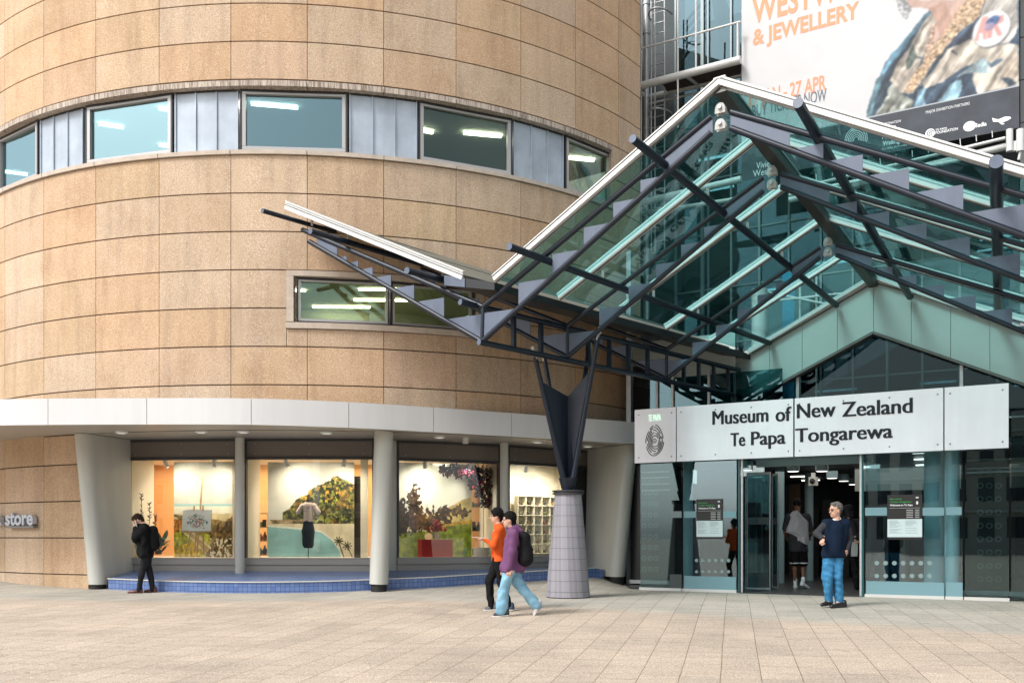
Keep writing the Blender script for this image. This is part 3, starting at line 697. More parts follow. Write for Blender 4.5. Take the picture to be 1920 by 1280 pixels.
def pB(c):     # a bush covered headland over a turquoise bay
    x, y = c.X, c.Y; sky_grad(c, (205,200,188), (240,236,226)); n = fbm(x, y, 9, 41)
    top = np.interp(x, [0, .12, .2, .36, .44, .55, .7, .82, 1], [.66, .6, .52, .38, .32, .26, .20, .16, .22])
    c.fill((y > .60).astype(float), (226,212,190)); 
    top = top+.05*(fbm(x, y, 26, 48)-.5); m = (y > top+.09*(n-.5)) & (y < .655) & (x > .17); c.fill(m.astype(float), (84,84,44), jit=1.3, js=20, seed=43)
    l = m & (fbm(x, y, 34, 44) > .60) & (y < .5); c.fill(l.astype(float), (176,136,58), jit=.5, js=40)
    l = m & (fbm(x, y, 36, 47) > .60); c.fill(l.astype(float), (150,154,70), jit=.5, js=40)
    l = m & (fbm(x, y, 32, 45) < .44); c.fill(l.astype(float), (40,44,24), jit=.5, js=40)
    l = m & (fbm(x, y, 9, 46) > .60); c.fill(l.astype(float), (130,84,44), jit=.5, js=40, a=.45)
    m = (y > .58+.05*n) & (y < .66) & (x < .42) & (x > .02+.02*n); c.fill(m.astype(float), (140,120,90), jit=.9, js=30)
    m = (y > .65) & (y > .60+.5*(x-.55)**2*0); c.fill(((y > .648)).astype(float), (228,212,178), jit=.15, js=14)
    sh = np.interp(x, [0, .5, .62, .74, .82, .86, 1], [.66, .70, .72, .80, .9, 1, 1.2])
    c.fill((y > sh).astype(float), (158,206,208), jit=.22, js=5, seed=52)
    c.fill(((y > sh) & (y < sh+.02)).astype(float), (236,236,222))
    for px, py in ((.82, .83), (.92, .88)):
        c.line((px, py), (px+.06, 1), .006, (60,48,36))
        for k in range(9): a = k*.7; c.line((px, py), (px+.05*math.cos(a), py+.045*math.sin(a)), .006, (64,60,30))
def pC(c):     # paddock with dark trees and a hill
    x, y = c.X, c.Y; sky_grad(c, (214,216,206), (244,240,228)); n = fbm(x, y, 8, 61)
    hill = np.interp(x, [0, .45, .6, .8, 1], [.62, .56, .50, .42, .34])
    c.fill((y > hill+.02*(n-.5)).astype(float), (214,190,120), jit=.35, js=12)
    c.fill(((y > .60+.1*(1-x)) & (x > .4)).astype(float), (190,156,56), jit=.4, js=20)
    def tree(cx, cy, rx, ry, col, s):
        d = ((x-cx)/rx)**2+((y-cy)/ry)**2; c.fill((d+1.1*(fbm(x, y, 26, s)-.5)*2.6 < .75).astype(float), col, jit=.8, js=40, seed=s)
    c.fill((y > .74-.10*x+.02*(n-.5)).astype(float), (124,140,40), jit=.45, js=22, seed=66)
    c.fill(((y > .69) & (y < .725) & (x < .55) & (fbm(x, y*.2, 60, 67) > .5)).astype(float), (226,214,190))
    tree(.10, .56, .13, .20, (46,36,28), 71); tree(.26, .40, .10, .17, (66,50,36), 72); tree(.24, .58, .15, .16, (60,46,34), 78); tree(.38, .60, .16, .13, (92,68,46), 73)
    tree(.62, .54, .13, .12, (70,52,36), 74); tree(.86, .52, .14, .08, (84,66,40), 75); tree(.08, .68, .14, .10, (52,44,30), 76)
    c.fill(((x-.44)**2*3+(y-.78)**2*6 < .008).astype(float), (236,206,170))
A, B, C_, D_ = bays
bay_print(A, 326, 436, 866, 1044, .95, pA, 'backdrop_print', 'printed beach track backdrop behind the wooden easel', 170, 200)
bay_print(B, 502, 664, 866, 1044, .95, pB, 'backdrop_print', 'printed turquoise bay and bush headland backdrop behind the mannequin', 190, 190)
bay_print(C_, 738, 884, 866, 1044, .95, pC, 'backdrop_print', 'printed green paddock backdrop behind the red plinth', 190, 190)
sd_ = bpy.data.objects
for b, x0, x1 in ((A, 246, 256), (A, 436, 442), (B, 462, 470), (B, 676, 690), (C_, 905, 940)):
    a0, _ = b.px(x0, 950, 1.); a1, _ = b.px(x1, 950, 1.); mb = MB(); b.bx(mb, a0, a1, .7, 3.1, 1.0, 1.03); mb.build('display_wall', CREAM, bld)
a0, _ = D_.px(948, 950, 1.15); mb = MB(); D_.bx(mb, a0, D_.L+.4, .7, 3.1, 1.15, 1.18); mb.build('display_wall', CREAM, bld)
mb = MB(); a0, _ = B.px(664, 950, 1.2); a1, _ = B.px(676, 950, 1.2); B.bx(mb, a0, a1+.1, .7, 2.7, 1.2, 1.23); mb.build('display_wall', mat('dark_shop_wall', (.03,.025,.02), .8), bld)
# spot lamps in the windows (lit)
LAMPM = emis('spot_glow', (1, .93, .82), 12)
def spot(b, a, off, aim, pw, fixture=True):
    p = b.P(a, 2.96, off); q = b.P(*aim); d = (q-p).normalized()
    mb = MB(); mb.tube(p+Vector((0,0,.16)), p, .012); mb.tube(p-d*.09, p+d*.09, .045); mb.mi = 1; mb.tube(p+d*.085, p+d*.094, .038)
    o = mb.build('spot_lamp', [WHITE, LAMPM], bld, smooth=True)
    ld = bpy.data.lights.new('shop_spot_light', 'AREA'); ld.shape = 'DISK'; ld.size = .3; ld.energy = pw; ld.color = (1, .88, .72); ld.spread = R_(150)
    lo = bpy.data.objects.new('shop_spot_light', ld); COL.objects.link(lo); lo.location = p+d*.12; lo.rotation_euler = (-d).to_track_quat('Z', 'Y').to_euler()
for b, pw in ((A, 24), (B, 23), (C_, 26), (D_, 40)):
    spot(b, b.L*.30, .30, (b.L*.4, 1.9, .95), pw*.5); spot(b, b.L*.75, .30, (b.L*.65, 1.7, .95), pw*.5)
ld = bpy.data.lights.new('shop_fill_light', 'AREA'); ld.shape = 'RECTANGLE'; ld.size = 8; ld.size_y = 1; ld.energy = 115; ld.color = (1, .86, .66)  # added fill light without a fixture, brightens the shop inside
lo = bpy.data.objects.new('shop_fill_light', ld); COL.objects.link(lo); lo.location = (-5.5, 24.6, 3.05)
# ---------- easel with a painting
WOOD = mat('pale_easel_wood', (.52,.32,.13), .55, var=.15, vscale=14)
base = A.pt(366, 1040, .45); es = thing('easel', base, 'pale wooden easel holding a small picture in the leftmost shop window', 'easel')
z0 = .70
def E(x, y, o): return A.pt(x, y, o)
mb = MB(); mb.bar(E(380, 893, .5), E(369, 1041, .42), .045, .03); mb.build('mast', WOOD, es)
for x0, y0, x1, y1, o0, o1 in ((358, 997, 347, 1041, .40, .33), (380, 997, 383, 1041, .42, .33), (372, 960, 364, 1036, .5, .85)):
    mb = MB(); mb.bar(E(x0, y0, o0), E(x1, y1, o1), .035, .025); mb.build('leg', WOOD, es)
mb = MB(); mb.bar(E(340, 996, .34), E(392, 996, .36), .03, .05); mb.build('tray', WOOD, es)
mb = MB(); mb.bar(E(346, 1030, .34), E(384, 1030, .36), .02, .03); mb.build('stretcher', WOOD, es)
for x in (364, 381): mb = MB(); mb.bar(E(x, 947, .38), E(x, 957, .38), .03, .03); mb.build('clamp', WOOD, es)
def pic(c):
    x, y = c.X, c.Y; c.C[:] = (.94,.94,.93); r = np.random.RandomState(5)
    c.ell(.5, .56, .27, .36, (206,222,214)); c.ell(.5, .58, .22, .30, (236,226,218))
    for k in range(130):
        cx, cy = r.normal(.5, .17), r.normal(.54, .15)
        if abs(cx-.5) > .36 or abs(cy-.54) > .34: continue
        c.ell(cx, cy, r.uniform(.012,.035), r.uniform(.015,.045), [(206,110,104),(90,158,160),(226,170,110),(120,110,150),(90,130,96),(236,190,186)][r.randint(6)], rot=r.uniform(0,180))
a0, zt_ = A.px(342, 955, .36); a1, _ = A.px(396, 955, .36); _, zb = A.px(368, 995, .36)
o = painted('picture', lambda s, t: A.P(a0+(a1-a0)*s, zt_+(zb-zt_)*t, .33+.05*(1-t)), 90, 66, pic, None, A.n*.02)
tag(o, 'small white picture of colourful flowers standing on the easel', 'picture')
# ---------- framed print and plants in the same window
ap = thing('framed_print', A.pt(269, 950, 2.2), 'dark framed print hanging on the apricot wall inside the left shop window', 'framed print')
a0, z1_ = A.px(256, 895, 2.2); a1, z0_ = A.px(283, 939, 2.2)
mb = MB(); t_ = .035
for b0, b1, c0, c1 in ((a0,a1,z1_-t_,z1_), (a0,a1,z0_,z0_+t_), (a0,a0+t_,z0_+t_,z1_-t_), (a1-t_,a1,z0_+t_,z1_-t_)): A.bx(mb, b0, b1, c0, c1, 2.18, 2.22)
mb.build('frame', mat('dark_brown_frame', (.035,.02,.015), .4), ap)
mb = MB(); A.bx(mb, a0+t_, a1-t_, z0_+t_, z1_-t_, 2.205, 2.215); mb.mi = 1
am_, zm_ = (a0+a1)/2, (z0_+z1_)/2
mb.lathe(A.P(am_, zm_, 2.2), [(.17, 0), (.17, .004)], 24, ax=(A.d, Vector((0,0,1)), -A.n)); mb.mi = 2
mb.prism([A.P(am_-.12, zm_-.14, 2.194), A.P(am_+.06, zm_-.15, 2.194), A.P(am_+.1, zm_-.11, 2.194), A.P(am_-.02, zm_-.02, 2.194), A.P(am_-.05, zm_+.08, 2.194), A.P(am_-.11, zm_+.1, 2.194)], A.n*.003)
mb.build('print', [mat('cream_paper', (.72,.62,.46), .8), mat('tan_disc', (.50,.36,.22), .8), mat('black_ink', (.02,.02,.02), .7)], ap)
LEAF = mat('dark_glossy_leaf', (.012,.045,.018), .3, var=.4, vscale=20); LEAFL = mat('pale_leaf', (.22,.40,.20), .4, var=.3, vscale=20); STALK = mat('dark_flower_stalk', (.035,.015,.012), .6)
def leaf(mb, p, d, L, wd, droop=.3):
    d = Vector(d).normalized(); s = d.cross(Vector((0,0,1)));  s = s.normalized() if s.length > .01 else Vector((1,0,0)); vs = []; n = 6
    for i in range(n+1):
        t = i/n; c = Vector(p)+d*L*t-Vector((0,0,1))*droop*L*t*t; ww = wd*math.sin(math.pi*min(.98, .08+t*.9)); vs += [c-s*ww, c+Vector((0,0,ww*.25)), c+s*ww]
    mb.add(vs, [(3*i+j, 3*i+j+1, 3*i+3+j+1, 3*i+3+j) for i in range(n) for j in (0, 1)])
def leafy(name, b, x, y, off, n, L, label, spread=1.0, wd=.06, pot=True, mats=(LEAF, LEAFL)):
    p = b.pt(x, y, off); t = thing(name, p, label, 'plant'); rr = random.Random(x); mb = MB()
    for k in range(n):
        mb.mi = 1 if rr.random() < .35 else 0; a = rr.uniform(0, 6.28); e = rr.uniform(.3, 1.3)
        q = p+Vector((rr.uniform(-.1,.1)*spread, rr.uniform(-.08,.08), rr.uniform(.0, .25)))
        leaf(mb, q, (math.cos(a)*math.cos(e)*spread, math.sin(a)*math.cos(e), math.sin(e)), L*rr.uniform(.6, 1.1), wd, rr.uniform(.1,.5))
    mb.build('leaves', list(mats), t)
    mb = MB(); mb.lathe(p-Vector((0,0,.06)), [(.07, 0), (.09, .1), (.08, .1)], 16); mb.build('pot', mat('dark_plant_pot', (.05,.035,.025), .5), t); return t
leafy('leafy_plant', A, 256, 1034, .45, 34, .42, 'dark glossy leafed plant low in the left corner of the first shop window', 1.1)
leafy('leafy_plant', A, 297, 1034, .40, 40, .40, 'dark glossy leafed plant behind the bent man in black', 1.2)
def stalk(x0, y0, x1, y1, seed, label):
    rr = random.Random(seed); p = A.pt(x0, y0, .5); q = A.pt(x1, y1, .5); mb = MB(); pts = [p.lerp(q, t)+A.d*.03*math.sin(t*5+seed) for t in [i/10 for i in range(11)]]
    mb.path(pts, [.008]*11, 6)
    for i in range(34):
        t = rr.uniform(.15, 1); c = p.lerp(q, t)+A.d*.03*math.sin(t*5+seed); d = A.d*rr.choice((-1, 1))*rr.uniform(.5,1)+Vector((0,0,rr.uniform(.3,1)))
        d.normalize(); mb.tube(c, c+d*.07, .012, .006, 6)
    o = mb.build('flax_flower_stalk', STALK); tag(o, label, 'flower stalk')
stalk(274, 1036, 262, 925, 3, 'tall dark flax flower stalk leaning left beside the bent man'); stalk(278, 1036, 279, 943, 4, 'shorter upright flax flower stalk beside the bent man')
stalk(298, 1036, 288, 966, 9, 'short thick dark stalk just left of the printed track')
# ---------- mannequin with tee shirt and skirt
# ------------------------------------------------------------------ smooth bodies: blended rounded cones meshed with surface nets
def sd_cone(P, a, b, ra, rb, sq=None):
    a = np.array(a, float); b = np.array(b, float); Q = P
    if sq is not None:                      # squash space about the segment: (direction, factor)
        n_, f_ = np.array(sq[0], float), sq[1]; n_ = n_/np.linalg.norm(n_); c = (a+b)/2
        Q = P+(((P-c)@n_)*(f_-1))[:, None]*n_
    ba = b-a; L = ba@ba; h = np.clip(((Q-a)@ba)/L, 0, 1) if L > 1e-12 else np.zeros(len(Q))
    return np.linalg.norm(Q-a-h[:, None]*ba, axis=1)-(ra+(rb-ra)*h)
def sd_ell(P, c, r, rot=None):
    q = P-np.array(c, float)
    if rot is not None: q = q@rot
    r = np.array(r, float); k0 = np.linalg.norm(q/r, axis=1); k1 = np.linalg.norm(q/(r*r), axis=1)+1e-9
    return k0*(k0-1)/k1
def surface(prims, res=.014, k=.03, fold=0, fs=14, seed=0, cut=None):
    lo = np.array([1e9]*3); hi = -lo
    for p in prims:
        if p[0] == 'c': pts = np.array([p[1], p[2]], float); r = max(p[3], p[4])*1.35
        else: pts = np.array([p[1]], float); r = max(p[2])*1.1
        lo = np.minimum(lo, pts.min(0)-r-3*res); hi = np.maximum(hi, pts.max(0)+r+3*res)
    n = np.ceil((hi-lo)/res).astype(int)+1
    ax = [lo[i]+res*np.arange(n[i]) for i in range(3)]; D = np.full(n, 1.0)
    for p in prims:
        if p[0] == 'c': pts = np.array([p[1], p[2]], float); r = max(p[3], p[4])*1.35
        else: pts = np.array([p[1]], float); r = max(p[2])*1.1
        kk = p[-1] if isinstance(p[-1], float) and p[0] == 'k' else k
        i0 = np.maximum(((pts.min(0)-r-k*1.2-2*res-lo)/res).astype(int), 0); i1 = np.minimum(((pts.max(0)+r+k*1.2+2*res-lo)/res).astype(int)+2, n)
        g = np.meshgrid(*[ax[i][i0[i]:i1[i]] for i in range(3)], indexing='ij'); P = np.stack([q.ravel() for q in g], 1)
        d = (sd_cone(P, p[1], p[2], p[3], p[4], p[5] if len(p) > 5 else None) if p[0] == 'c' else sd_ell(P, p[1], p[2], p[3] if len(p) > 3 else None)).reshape(g[0].shape)
        s = D[i0[0]:i1[0], i0[1]:i1[1], i0[2]:i1[2]]
        h = np.clip(.5+.5*(s-d)/k, 0, 1); D[i0[0]:i1[0], i0[1]:i1[1], i0[2]:i1[2]] = s*(1-h)+d*h-k*h*(1-h)
    G = np.meshgrid(*ax, indexing='ij')
    if fold:
        rs = np.random.RandomState(seed); f = 0
        for q in range(5):
            v = rs.normal(size=3)*fs*(1+.35*q)*np.array([1, 1, .7]); f = f+np.sin(v[0]*G[0]+v[1]*G[1]+v[2]*G[2]+rs.rand()*6+1.5*np.sin(rs.normal()*9*G[2]))/(1+.3*q)
        D = D+fold*f*.45
    if cut is not None:
        for pn, off in cut: pn = np.array(pn, float); D = np.maximum(D, G[0]*pn[0]+G[1]*pn[1]+G[2]*pn[2]-off)
    ins = D < 0
    c = np.zeros(tuple(n-1), int)
    for i in (0,1):
        for j in (0,1):
            for l_ in (0,1): c += ins[i:n[0]-1+i, j:n[1]-1+j, l_:n[2]-1+l_]
    act = (c > 0) & (c < 8); idx = -np.ones(act.shape, int); idx[act] = np.arange(act.sum()); I = np.argwhere(act)
    acc = np.zeros((len(I), 3)); cnt = np.zeros(len(I)); cor = [(i,j,l_) for i in (0,1) for j in (0,1) for l_ in (0,1)]
    val = {q: D[I[:,0]+q[0], I[:,1]+q[1], I[:,2]+q[2]] for q in cor}
    for qa in cor:
        for d_ in range(3):
            if qa[d_]: continue
            qb = list(qa); qb[d_] = 1; qb = tuple(qb); va, vb = val[qa], val[qb]; m = (va < 0) != (vb < 0); t = va/(va-vb+1e-12)
            p = np.array(qa, float)[None]+np.zeros((len(I), 3)); p[:, d_] = t; acc[m] += p[m]; cnt[m] += 1
    verts = lo+res*(I+acc/np.maximum(cnt, 1)[:, None]); faces = []
    for d_ in range(3):
        e1, e2 = [q for q in range(3) if q != d_]
        sl0 = [slice(None)]*3; sl1 = [slice(None)]*3; sl0[d_] = slice(0, -1); sl1[d_] = slice(1, None)
        A_ = ins[tuple(sl0)]; B_ = ins[tuple(sl1)]; X = np.argwhere(A_ != B_)
        X = X[(X[:, e1] > 0) & (X[:, e2] > 0) & (X[:, e1] < n[e1]-1) & (X[:, e2] < n[e2]-1)]
        o1 = np.zeros(3, int); o1[e1] = 1; o2 = np.zeros(3, int); o2[e2] = 1
        g = lambda Y: idx[Y[:,0], Y[:,1], Y[:,2]]
        q = np.stack([g(X-o1-o2), g(X-o2), g(X), g(X-o1)], 1); fl = A_[X[:,0], X[:,1], X[:,2]]
        if d_ == 1: fl = ~fl
        q[~fl] = q[~fl][:, ::-1]; faces.append(q)
    return verts, np.concatenate(faces)
def blob(name, parts, mat_, parent, off, **kw):
    """one mesh; parts: list of (prims, options) meshed separately and joined"""
    V_, F_ = [], []; n = 0
    for prims, o in parts:
        v, f = surface(prims, **{**kw, **o}); V_.append(v); F_.append(f+n); n += len(v)
    v = np.concatenate(V_)+np.array(off); f = np.concatenate(F_)
    me = bpy.data.meshes.new(name); me.from_pydata(v.tolist(), [], f.tolist()); me.materials.append(mat_); me.update()
    bm = bmesh.new(); bm.from_mesh(me); bmesh.ops.recalc_face_normals(bm, faces=bm.faces); bm.to_mesh(me); bm.free()
    me.polygons.foreach_set('use_smooth', [True]*len(me.polygons))
    return link(bpy.data.objects.new(name, me), parent)
# ---------- mannequin
p = B.pt(578, 1040, .42); base = (p.x, p.y, .70); mq = thing('mannequin', base, 'headless black dress form standing before the turquoise bay backdrop', 'mannequin')
H0 = .70; k = .92
zc = lambda y: B.px(578, y, .42)[1]-.70
TEE = mat('blush_tee_shirt', (.72,.56,.50), .8, bump=.1); SKIRT = mat('black_skirt_cloth', (.012,.02,.03), .8)
mb = MB(); mb.lathe((p.x, p.y, .70), [(.15,0),(.15,.012),(.012,.014),(.012,zc(1020))], 20); mb.build('stand', mat('dark_metal_stand', (.03,.03,.03), .4), mq, smooth=True)
zs, zw, zh = zc(945), zc(972), zc(1027)
blob('torso', [([('c', (0,0,zw), (0,0,zs-.03), .095, .105, ((0,1,0), 1.35)), ('c', (-.12,0,zs-.02), (.12,0,zs-.02), .045, .045), ('c', (0,0,zs), (0,0,zc(936)), .045, .04)], {})], BLACK, mq, base, res=.014)
blob('tee_shirt', [([('c', (0,0,zw-.05), (0,0,zs-.05), .115, .12, ((0,1,0), 1.3)), ('c', (-.13,0,zs-.03), (.13,0,zs-.03), .055, .055), ('c', (-.15,0,zs-.04), (-.24,-.01,zs-.18), .055, .06), ('c', (.15,0,zs-.04), (.24,-.01,zs-.18), .055, .06)], {})], TEE, mq, base, res=.013, fold=.006, seed=4)
blob('skirt', [([('c', (0,0,zw-.04), (0,0,zw-.3), .105, .15, ((0,1,0), 1.25)), ('c', (0,0,zw-.3), (0,0,zh+.1), .15, .135, ((0,1,0), 1.2))], {'cut': [((0,0,-1), -zh)]})], SKIRT, mq, base, res=.014, fold=.004, seed=6)
mb = MB(); fr = Vector((p.x-.02, p.y-.135, .70+zs-.12)); 
for q in ((-.09, .0), (.02, .02), (-.05, -.05)): mb.bar(fr+Vector((q[0]-.03, 0, q[1])), fr+Vector((q[0]+.07, 0, q[1]+.015)), .006, .008)
mb.build('print', mat('dark_shirt_print', (.06,.05,.05), .8), mq)
# ---------- shelves with goods seen left of the bay backdrop
def small_shelf(b, x0, x1, y0, y1, off, label, seed):
    a0, z1_ = b.px(x0, y0, off); a1, z0_ = b.px(x1, y1, off); t = thing('display_shelf', b.P((a0+a1)/2, .7, off), label, 'shelf'); mb = MB()
    n = 3
    for i in range(n+1): z = z0_+(z1_-z0_)*i/n; b.bx(mb, a0, a1, z-.01, z+.01, off, off+.3)
    mb.build('shelf_board', mat('oak_shelf', (.45,.28,.14), .5), t)
    for a in (a0, a1-.02):
        mb = MB(); b.bx(mb, a, a+.02, z0_, z1_, off, off+.3); mb.build('upright', mat('shelf_upright', (.6,.6,.58), .5), t)
    rr = random.Random(seed)
    for i in range(n):
        z = z0_+(z1_-z0_)*i/n+.012
        for q in range(3):
            a = a0+.06+(a1-a0-.12)*(q+.5)/3; c = rr.choice([(.05,.10,.25), (.4,.12,.04), (.06,.05,.04), (.5,.35,.08), (.12,.25,.12)]); h = rr.uniform(.1,.24)
            m_ = mat('goods_%d' % rr.randint(0, 9), c, .5); mb = MB()
            if rr.random() < .5: mb.lathe(b.P(a, z, off+.14), [(.04,0),(.055,h*.3),(.05,h*.6),(.02,h*.8),(.025,h)], 14)
            else: b.bx(mb, a-.04, a+.04, z, z+h, off+.06, off+.14); b.bx(mb, a-.035, a+.035, z+h, z+h+.015, off+.07, off+.13)
            o = mb.build('shop_item', m_, None, smooth=True)
            tag(o, '%s item, %s board of the shelf %s' % (('left','middle','right')[q], ('lowest','middle','top')[i], label.split(' shelf ', 1)[1]), 'shop item', 'goods on the shelves inside the shop')
small_shelf(B, 470, 502, 962, 1040, 1.3, 'small open shelf left of the turquoise bay backdrop', 3)
small_shelf(C_, 884, 908, 905, 1040, 1.3, 'narrow open shelf right of the green paddock backdrop', 5)
p = C_.pt(903, 1040, .5); mb = MB(); v_, f_ = None, None
bk = thing('basket', p, 'pale woven basket on the display floor beside the paddock backdrop', 'basket')
mb.lathe((p.x, p.y, .70), [(.16,0),(.21,.10),(.20,.24),(.185,.24),(.19,.1),(.14,.02)], 22, close=False); mb.build('bowl', mat('pale_woven_fibre', (.45,.42,.36), .8, bump=.6, bscale=60), bk, smooth=True)
# ---------- red plinth, vase, flowers
a0, zt_ = C_.px(791, 1011, .30); a1, _ = C_.px(849, 1011, .30)
mb = MB(); C_.bx(mb, a0, a1, .70, zt_, .30, .62); bm_ = mb.build('plinth', mat('red_plinth_paint', (.50,.012,.010), .7, spec=.2)); tag(bm_, 'red block plinth carrying a white vase in the third shop window', 'plinth')
vp = C_.P(a0+(a1-a0)*.54, zt_, .46); vs_ = thing('vase', vp, 'white vase of red paper flowers on the red plinth', 'vase')
mb = MB(); mb.lathe(vp+Vector((0,0,.003)), [(.035,0),(.05,.03),(.062,.11),(.045,.17),(.05,.20),(.043,.20),(.04,.15)], 22, close=False); mb.build('body', mat('white_glazed_vase', (.7,.68,.62), .25), vs_, smooth=True)
REDF = [mat('red_flower', (.62,.045,.03), .7), mat('coral_flower', (.75,.10,.05), .7), mat('deep_red_flower', (.38,.02,.02), .7)]
rr = random.Random(12); mb = MB()
for kx, ky, s in ((-.20,.24,.8), (-.13,.30,.9), (-.04,.36,1.), (.05,.32,1.1), (.14,.28,1.), (.0,.26,1.), (.2,.25,.8), (-.08,.25,.8), (.1,.36,.7), (-.02,.44,.8)):
    c = vp+C_.d*kx+Vector((0, 0, ky))-C_.n*rr.uniform(-.04,.08)
    for q in range(60):
        d = Vector((rr.gauss(0,1), rr.gauss(0,1), rr.gauss(0,1))).normalized(); mb.mi = rr.choice((0, 0, 1, 2)); leaf(mb, c+d*.012, d, .075*s, .018*s, .1)
mb.build('flower', REDF, vs_)
mb = MB()
for q in range(10): mb.path([vp+Vector((0,0,.15)), vp+C_.d*rr.uniform(-.15,.15)+Vector((0,0,.28))], .004, 5)
mb.build('stem', LEAF, vs_)
# ---------- dark maroon tree hanging in the third window
tp = C_.pt(875, 900, .6); mtree = MB(); rr = random.Random(8)
def cl(x, y, r, n, o=.55):
    c = C_.pt(x, y, o)
    for q in range(n):
        d = Vector((rr.gauss(0,1), rr.gauss(0,.6), rr.gauss(0,1))).normalized(); mtree.mi = rr.choice((0,0,0,1,2)); leaf(mtree, c+d*r*rr.random()**.4, Vector((rr.gauss(0,1), rr.gauss(0,1), rr.gauss(0,1))), .08, .026, .2)
for x, y, r in ((838,882,.13),(850,878,.14),(862,884,.15),(875,882,.16),(888,884,.17),(900,888,.18),(914,886,.18),(924,896,.16),(892,900,.16),(905,908,.2),(918,915,.18),(900,922,.14),(914,930,.16),(924,940,.12),(910,942,.12),(886,908,.1),(830,878,.08)): cl(x, y, r, 150)
o = mtree.build('hanging_foliage', [mat('blue_black_leaf', (.006,.009,.022), .8, spec=.1), mat('maroon_leaf', (.06,.006,.012), .8, spec=.1), mat('crimson_leaf', (.13,.006,.018), .8, spec=.1)]); tag(o, 'dark maroon paper foliage hanging in the top right of the third window', 'foliage')
# ---------- cube shelf with bird ornaments
a0, z1_ = D_.px(971, 929, .80); a1, z0_ = D_.px(1060, 1036, .80)
cs = thing('cube_shelf', D_.P((a0+a1)/2, .7, .9), 'white cube shelf of bird ornaments behind the tiled column', 'shelf')
NC, NR = 6, 6; cw = (a1-a0)/NC; ch = (z1_-z0_)/NR; WS = mat('white_shelf_board', (.74,.70,.58), .5)
for i in range(NR+1): mb = MB(); D_.bx(mb, a0-.008, a1+.008, z0_+ch*i-.008, z0_+ch*i+.008, .78, .95); mb.build('shelf_board', WS, cs)
for i in range(NC+1):
    mb = MB()
    for j in range(NR): D_.bx(mb, a0+cw*i-.008, a0+cw*i+.008, z0_+ch*j+.0085, z0_+ch*(j+1)-.0085, .785, .95)
    mb.build('divider', WS, cs)
mb = MB(); D_.bx(mb, a0, a1, z0_, z1_, .952, .96); mb.build('back_panel', WS, cs)
s_ = min(cw, ch)*.42
v_, f_ = surface([('e', (0,0,.45), (.42,.26,.27)), ('c', (.28,0,.55), (.42,0,.88), .16, .15), ('c', (.5,0,.9), (.72,0,.84), .06, .015), ('c', (-.3,0,.4), (-.85,0,.25), .13, .05), ('c', (.05,.08,.2), (.05,.08,.0), .035, .035), ('c', (.05,-.08,.2), (.05,-.08,.0), .035, .035)], res=.045, k=.1)
bird = bpy.data.meshes.new('bird'); bird.from_pydata((v_*s_).tolist(), [], f_.tolist()); bird.polygons.foreach_set('use_smooth', [True]*len(bird.polygons)); bird.materials.append(None)
houses = MB(); houses.prism([(-.3,0,0),(.3,0,0),(.3,0,.55),(.42,0,.55),(0,0,.95),(-.42,0,.55),(-.3,0,.55)], (0,.4,0))
hm = bpy.data.meshes.new('bird_house'); hm.from_pydata([tuple(np.array(q)*s_) for q in houses.v], [], houses.f); hm.materials.append(None)
cols = [('black', (.015,.015,.015)), ('brown', (.10,.04,.02)), ('blue', (.03,.09,.16)), ('olive', (.08,.09,.02)), ('rust red', (.22,.03,.02)), ('grey', (.10,.10,.09)), ('amber', (.45,.22,.03))]
ordn = ['first', 'second', 'third', 'fourth', 'fifth', 'sixth']; rr = random.Random(4)
for r in range(NR):
    for c in range(NC):
        nm, col = rr.choice(cols); hs_ = rr.random() < .14
        me = (hm if hs_ else bird).copy(); me.materials[0] = mat('ornament_'+nm.replace(' ', '_'), col, .45)
        o = bpy.data.objects.new('bird_house' if hs_ else 'bird_ornament', me); COL.objects.link(o)
        o.location = D_.P(a0+cw*(c+.5), z0_+ch*(NR-1-r)+.010, .86); o.rotation_euler = (0, 0, rr.choice((0, math.pi))+rr.uniform(-.4,.4)+.55); k_ = rr.uniform(.8, 1.1); o.scale = (k_,)*3
        tag(o, '%s %s, %s cell of the %s row, white cube shelf' % (nm, 'bird house' if hs_ else 'bird ornament', ordn[c], ordn[r]), 'ornament', 'ornaments on the cube shelf')
leafy('leafy_plant', D_, 1092, 1020, .5, 30, .45, 'dark long leafed plant right of the tiled column', .6, .03)
# ---------- wall letters of the shop
st = thing('shop_letters', cyl(acyl(20), RD, 1.3), 'brushed metal shop name letters on the stone wall beside the leaning pier', 'sign')
zb_ = 1.25+(1003-985.5)*.0121; ch_ = .345
for wd_, x0_, x1_ in (('Te', -66, -46), ('Papa', -34, 13), ('store', 21, 72)):
    pl, pr_ = cyl(acyl(x0_), RD+.09, 0), cyl(acyl(x1_), RD+.09, 0); dd = (pr_-pl); LL = dd.length; dd.normalize(); nn = Vector((dd.y, -dd.x, 0))
    mb = MB(); text_on(mb, wd_, pl+Vector((0,0,zb_+.02)), dd, Vector((0,0,1)), nn, LL, ch_, .03, 1., .10); mb.build('lettering', mat('brushed_silver_letter', (.50,.54,.62), .3, .4), st)
mb = MB(); mb.box((pl+pr_)/2+Vector((0,0,zb_-.02)), (LL+.04, .12, .045), (dd, nn, Vector((0,0,1)))); mb.build('rail', mat('letter_rail', (.20,.20,.20), .4, .5), st)
for kx in (.2, .8): mb = MB(); mb.bar(pl+dd*LL*kx+Vector((0,0,zb_-.02))-nn*.05, pl+dd*LL*kx+Vector((0,0,zb_-.02))-nn*.16, .03, .03); mb.build('bracket', ALU, st)
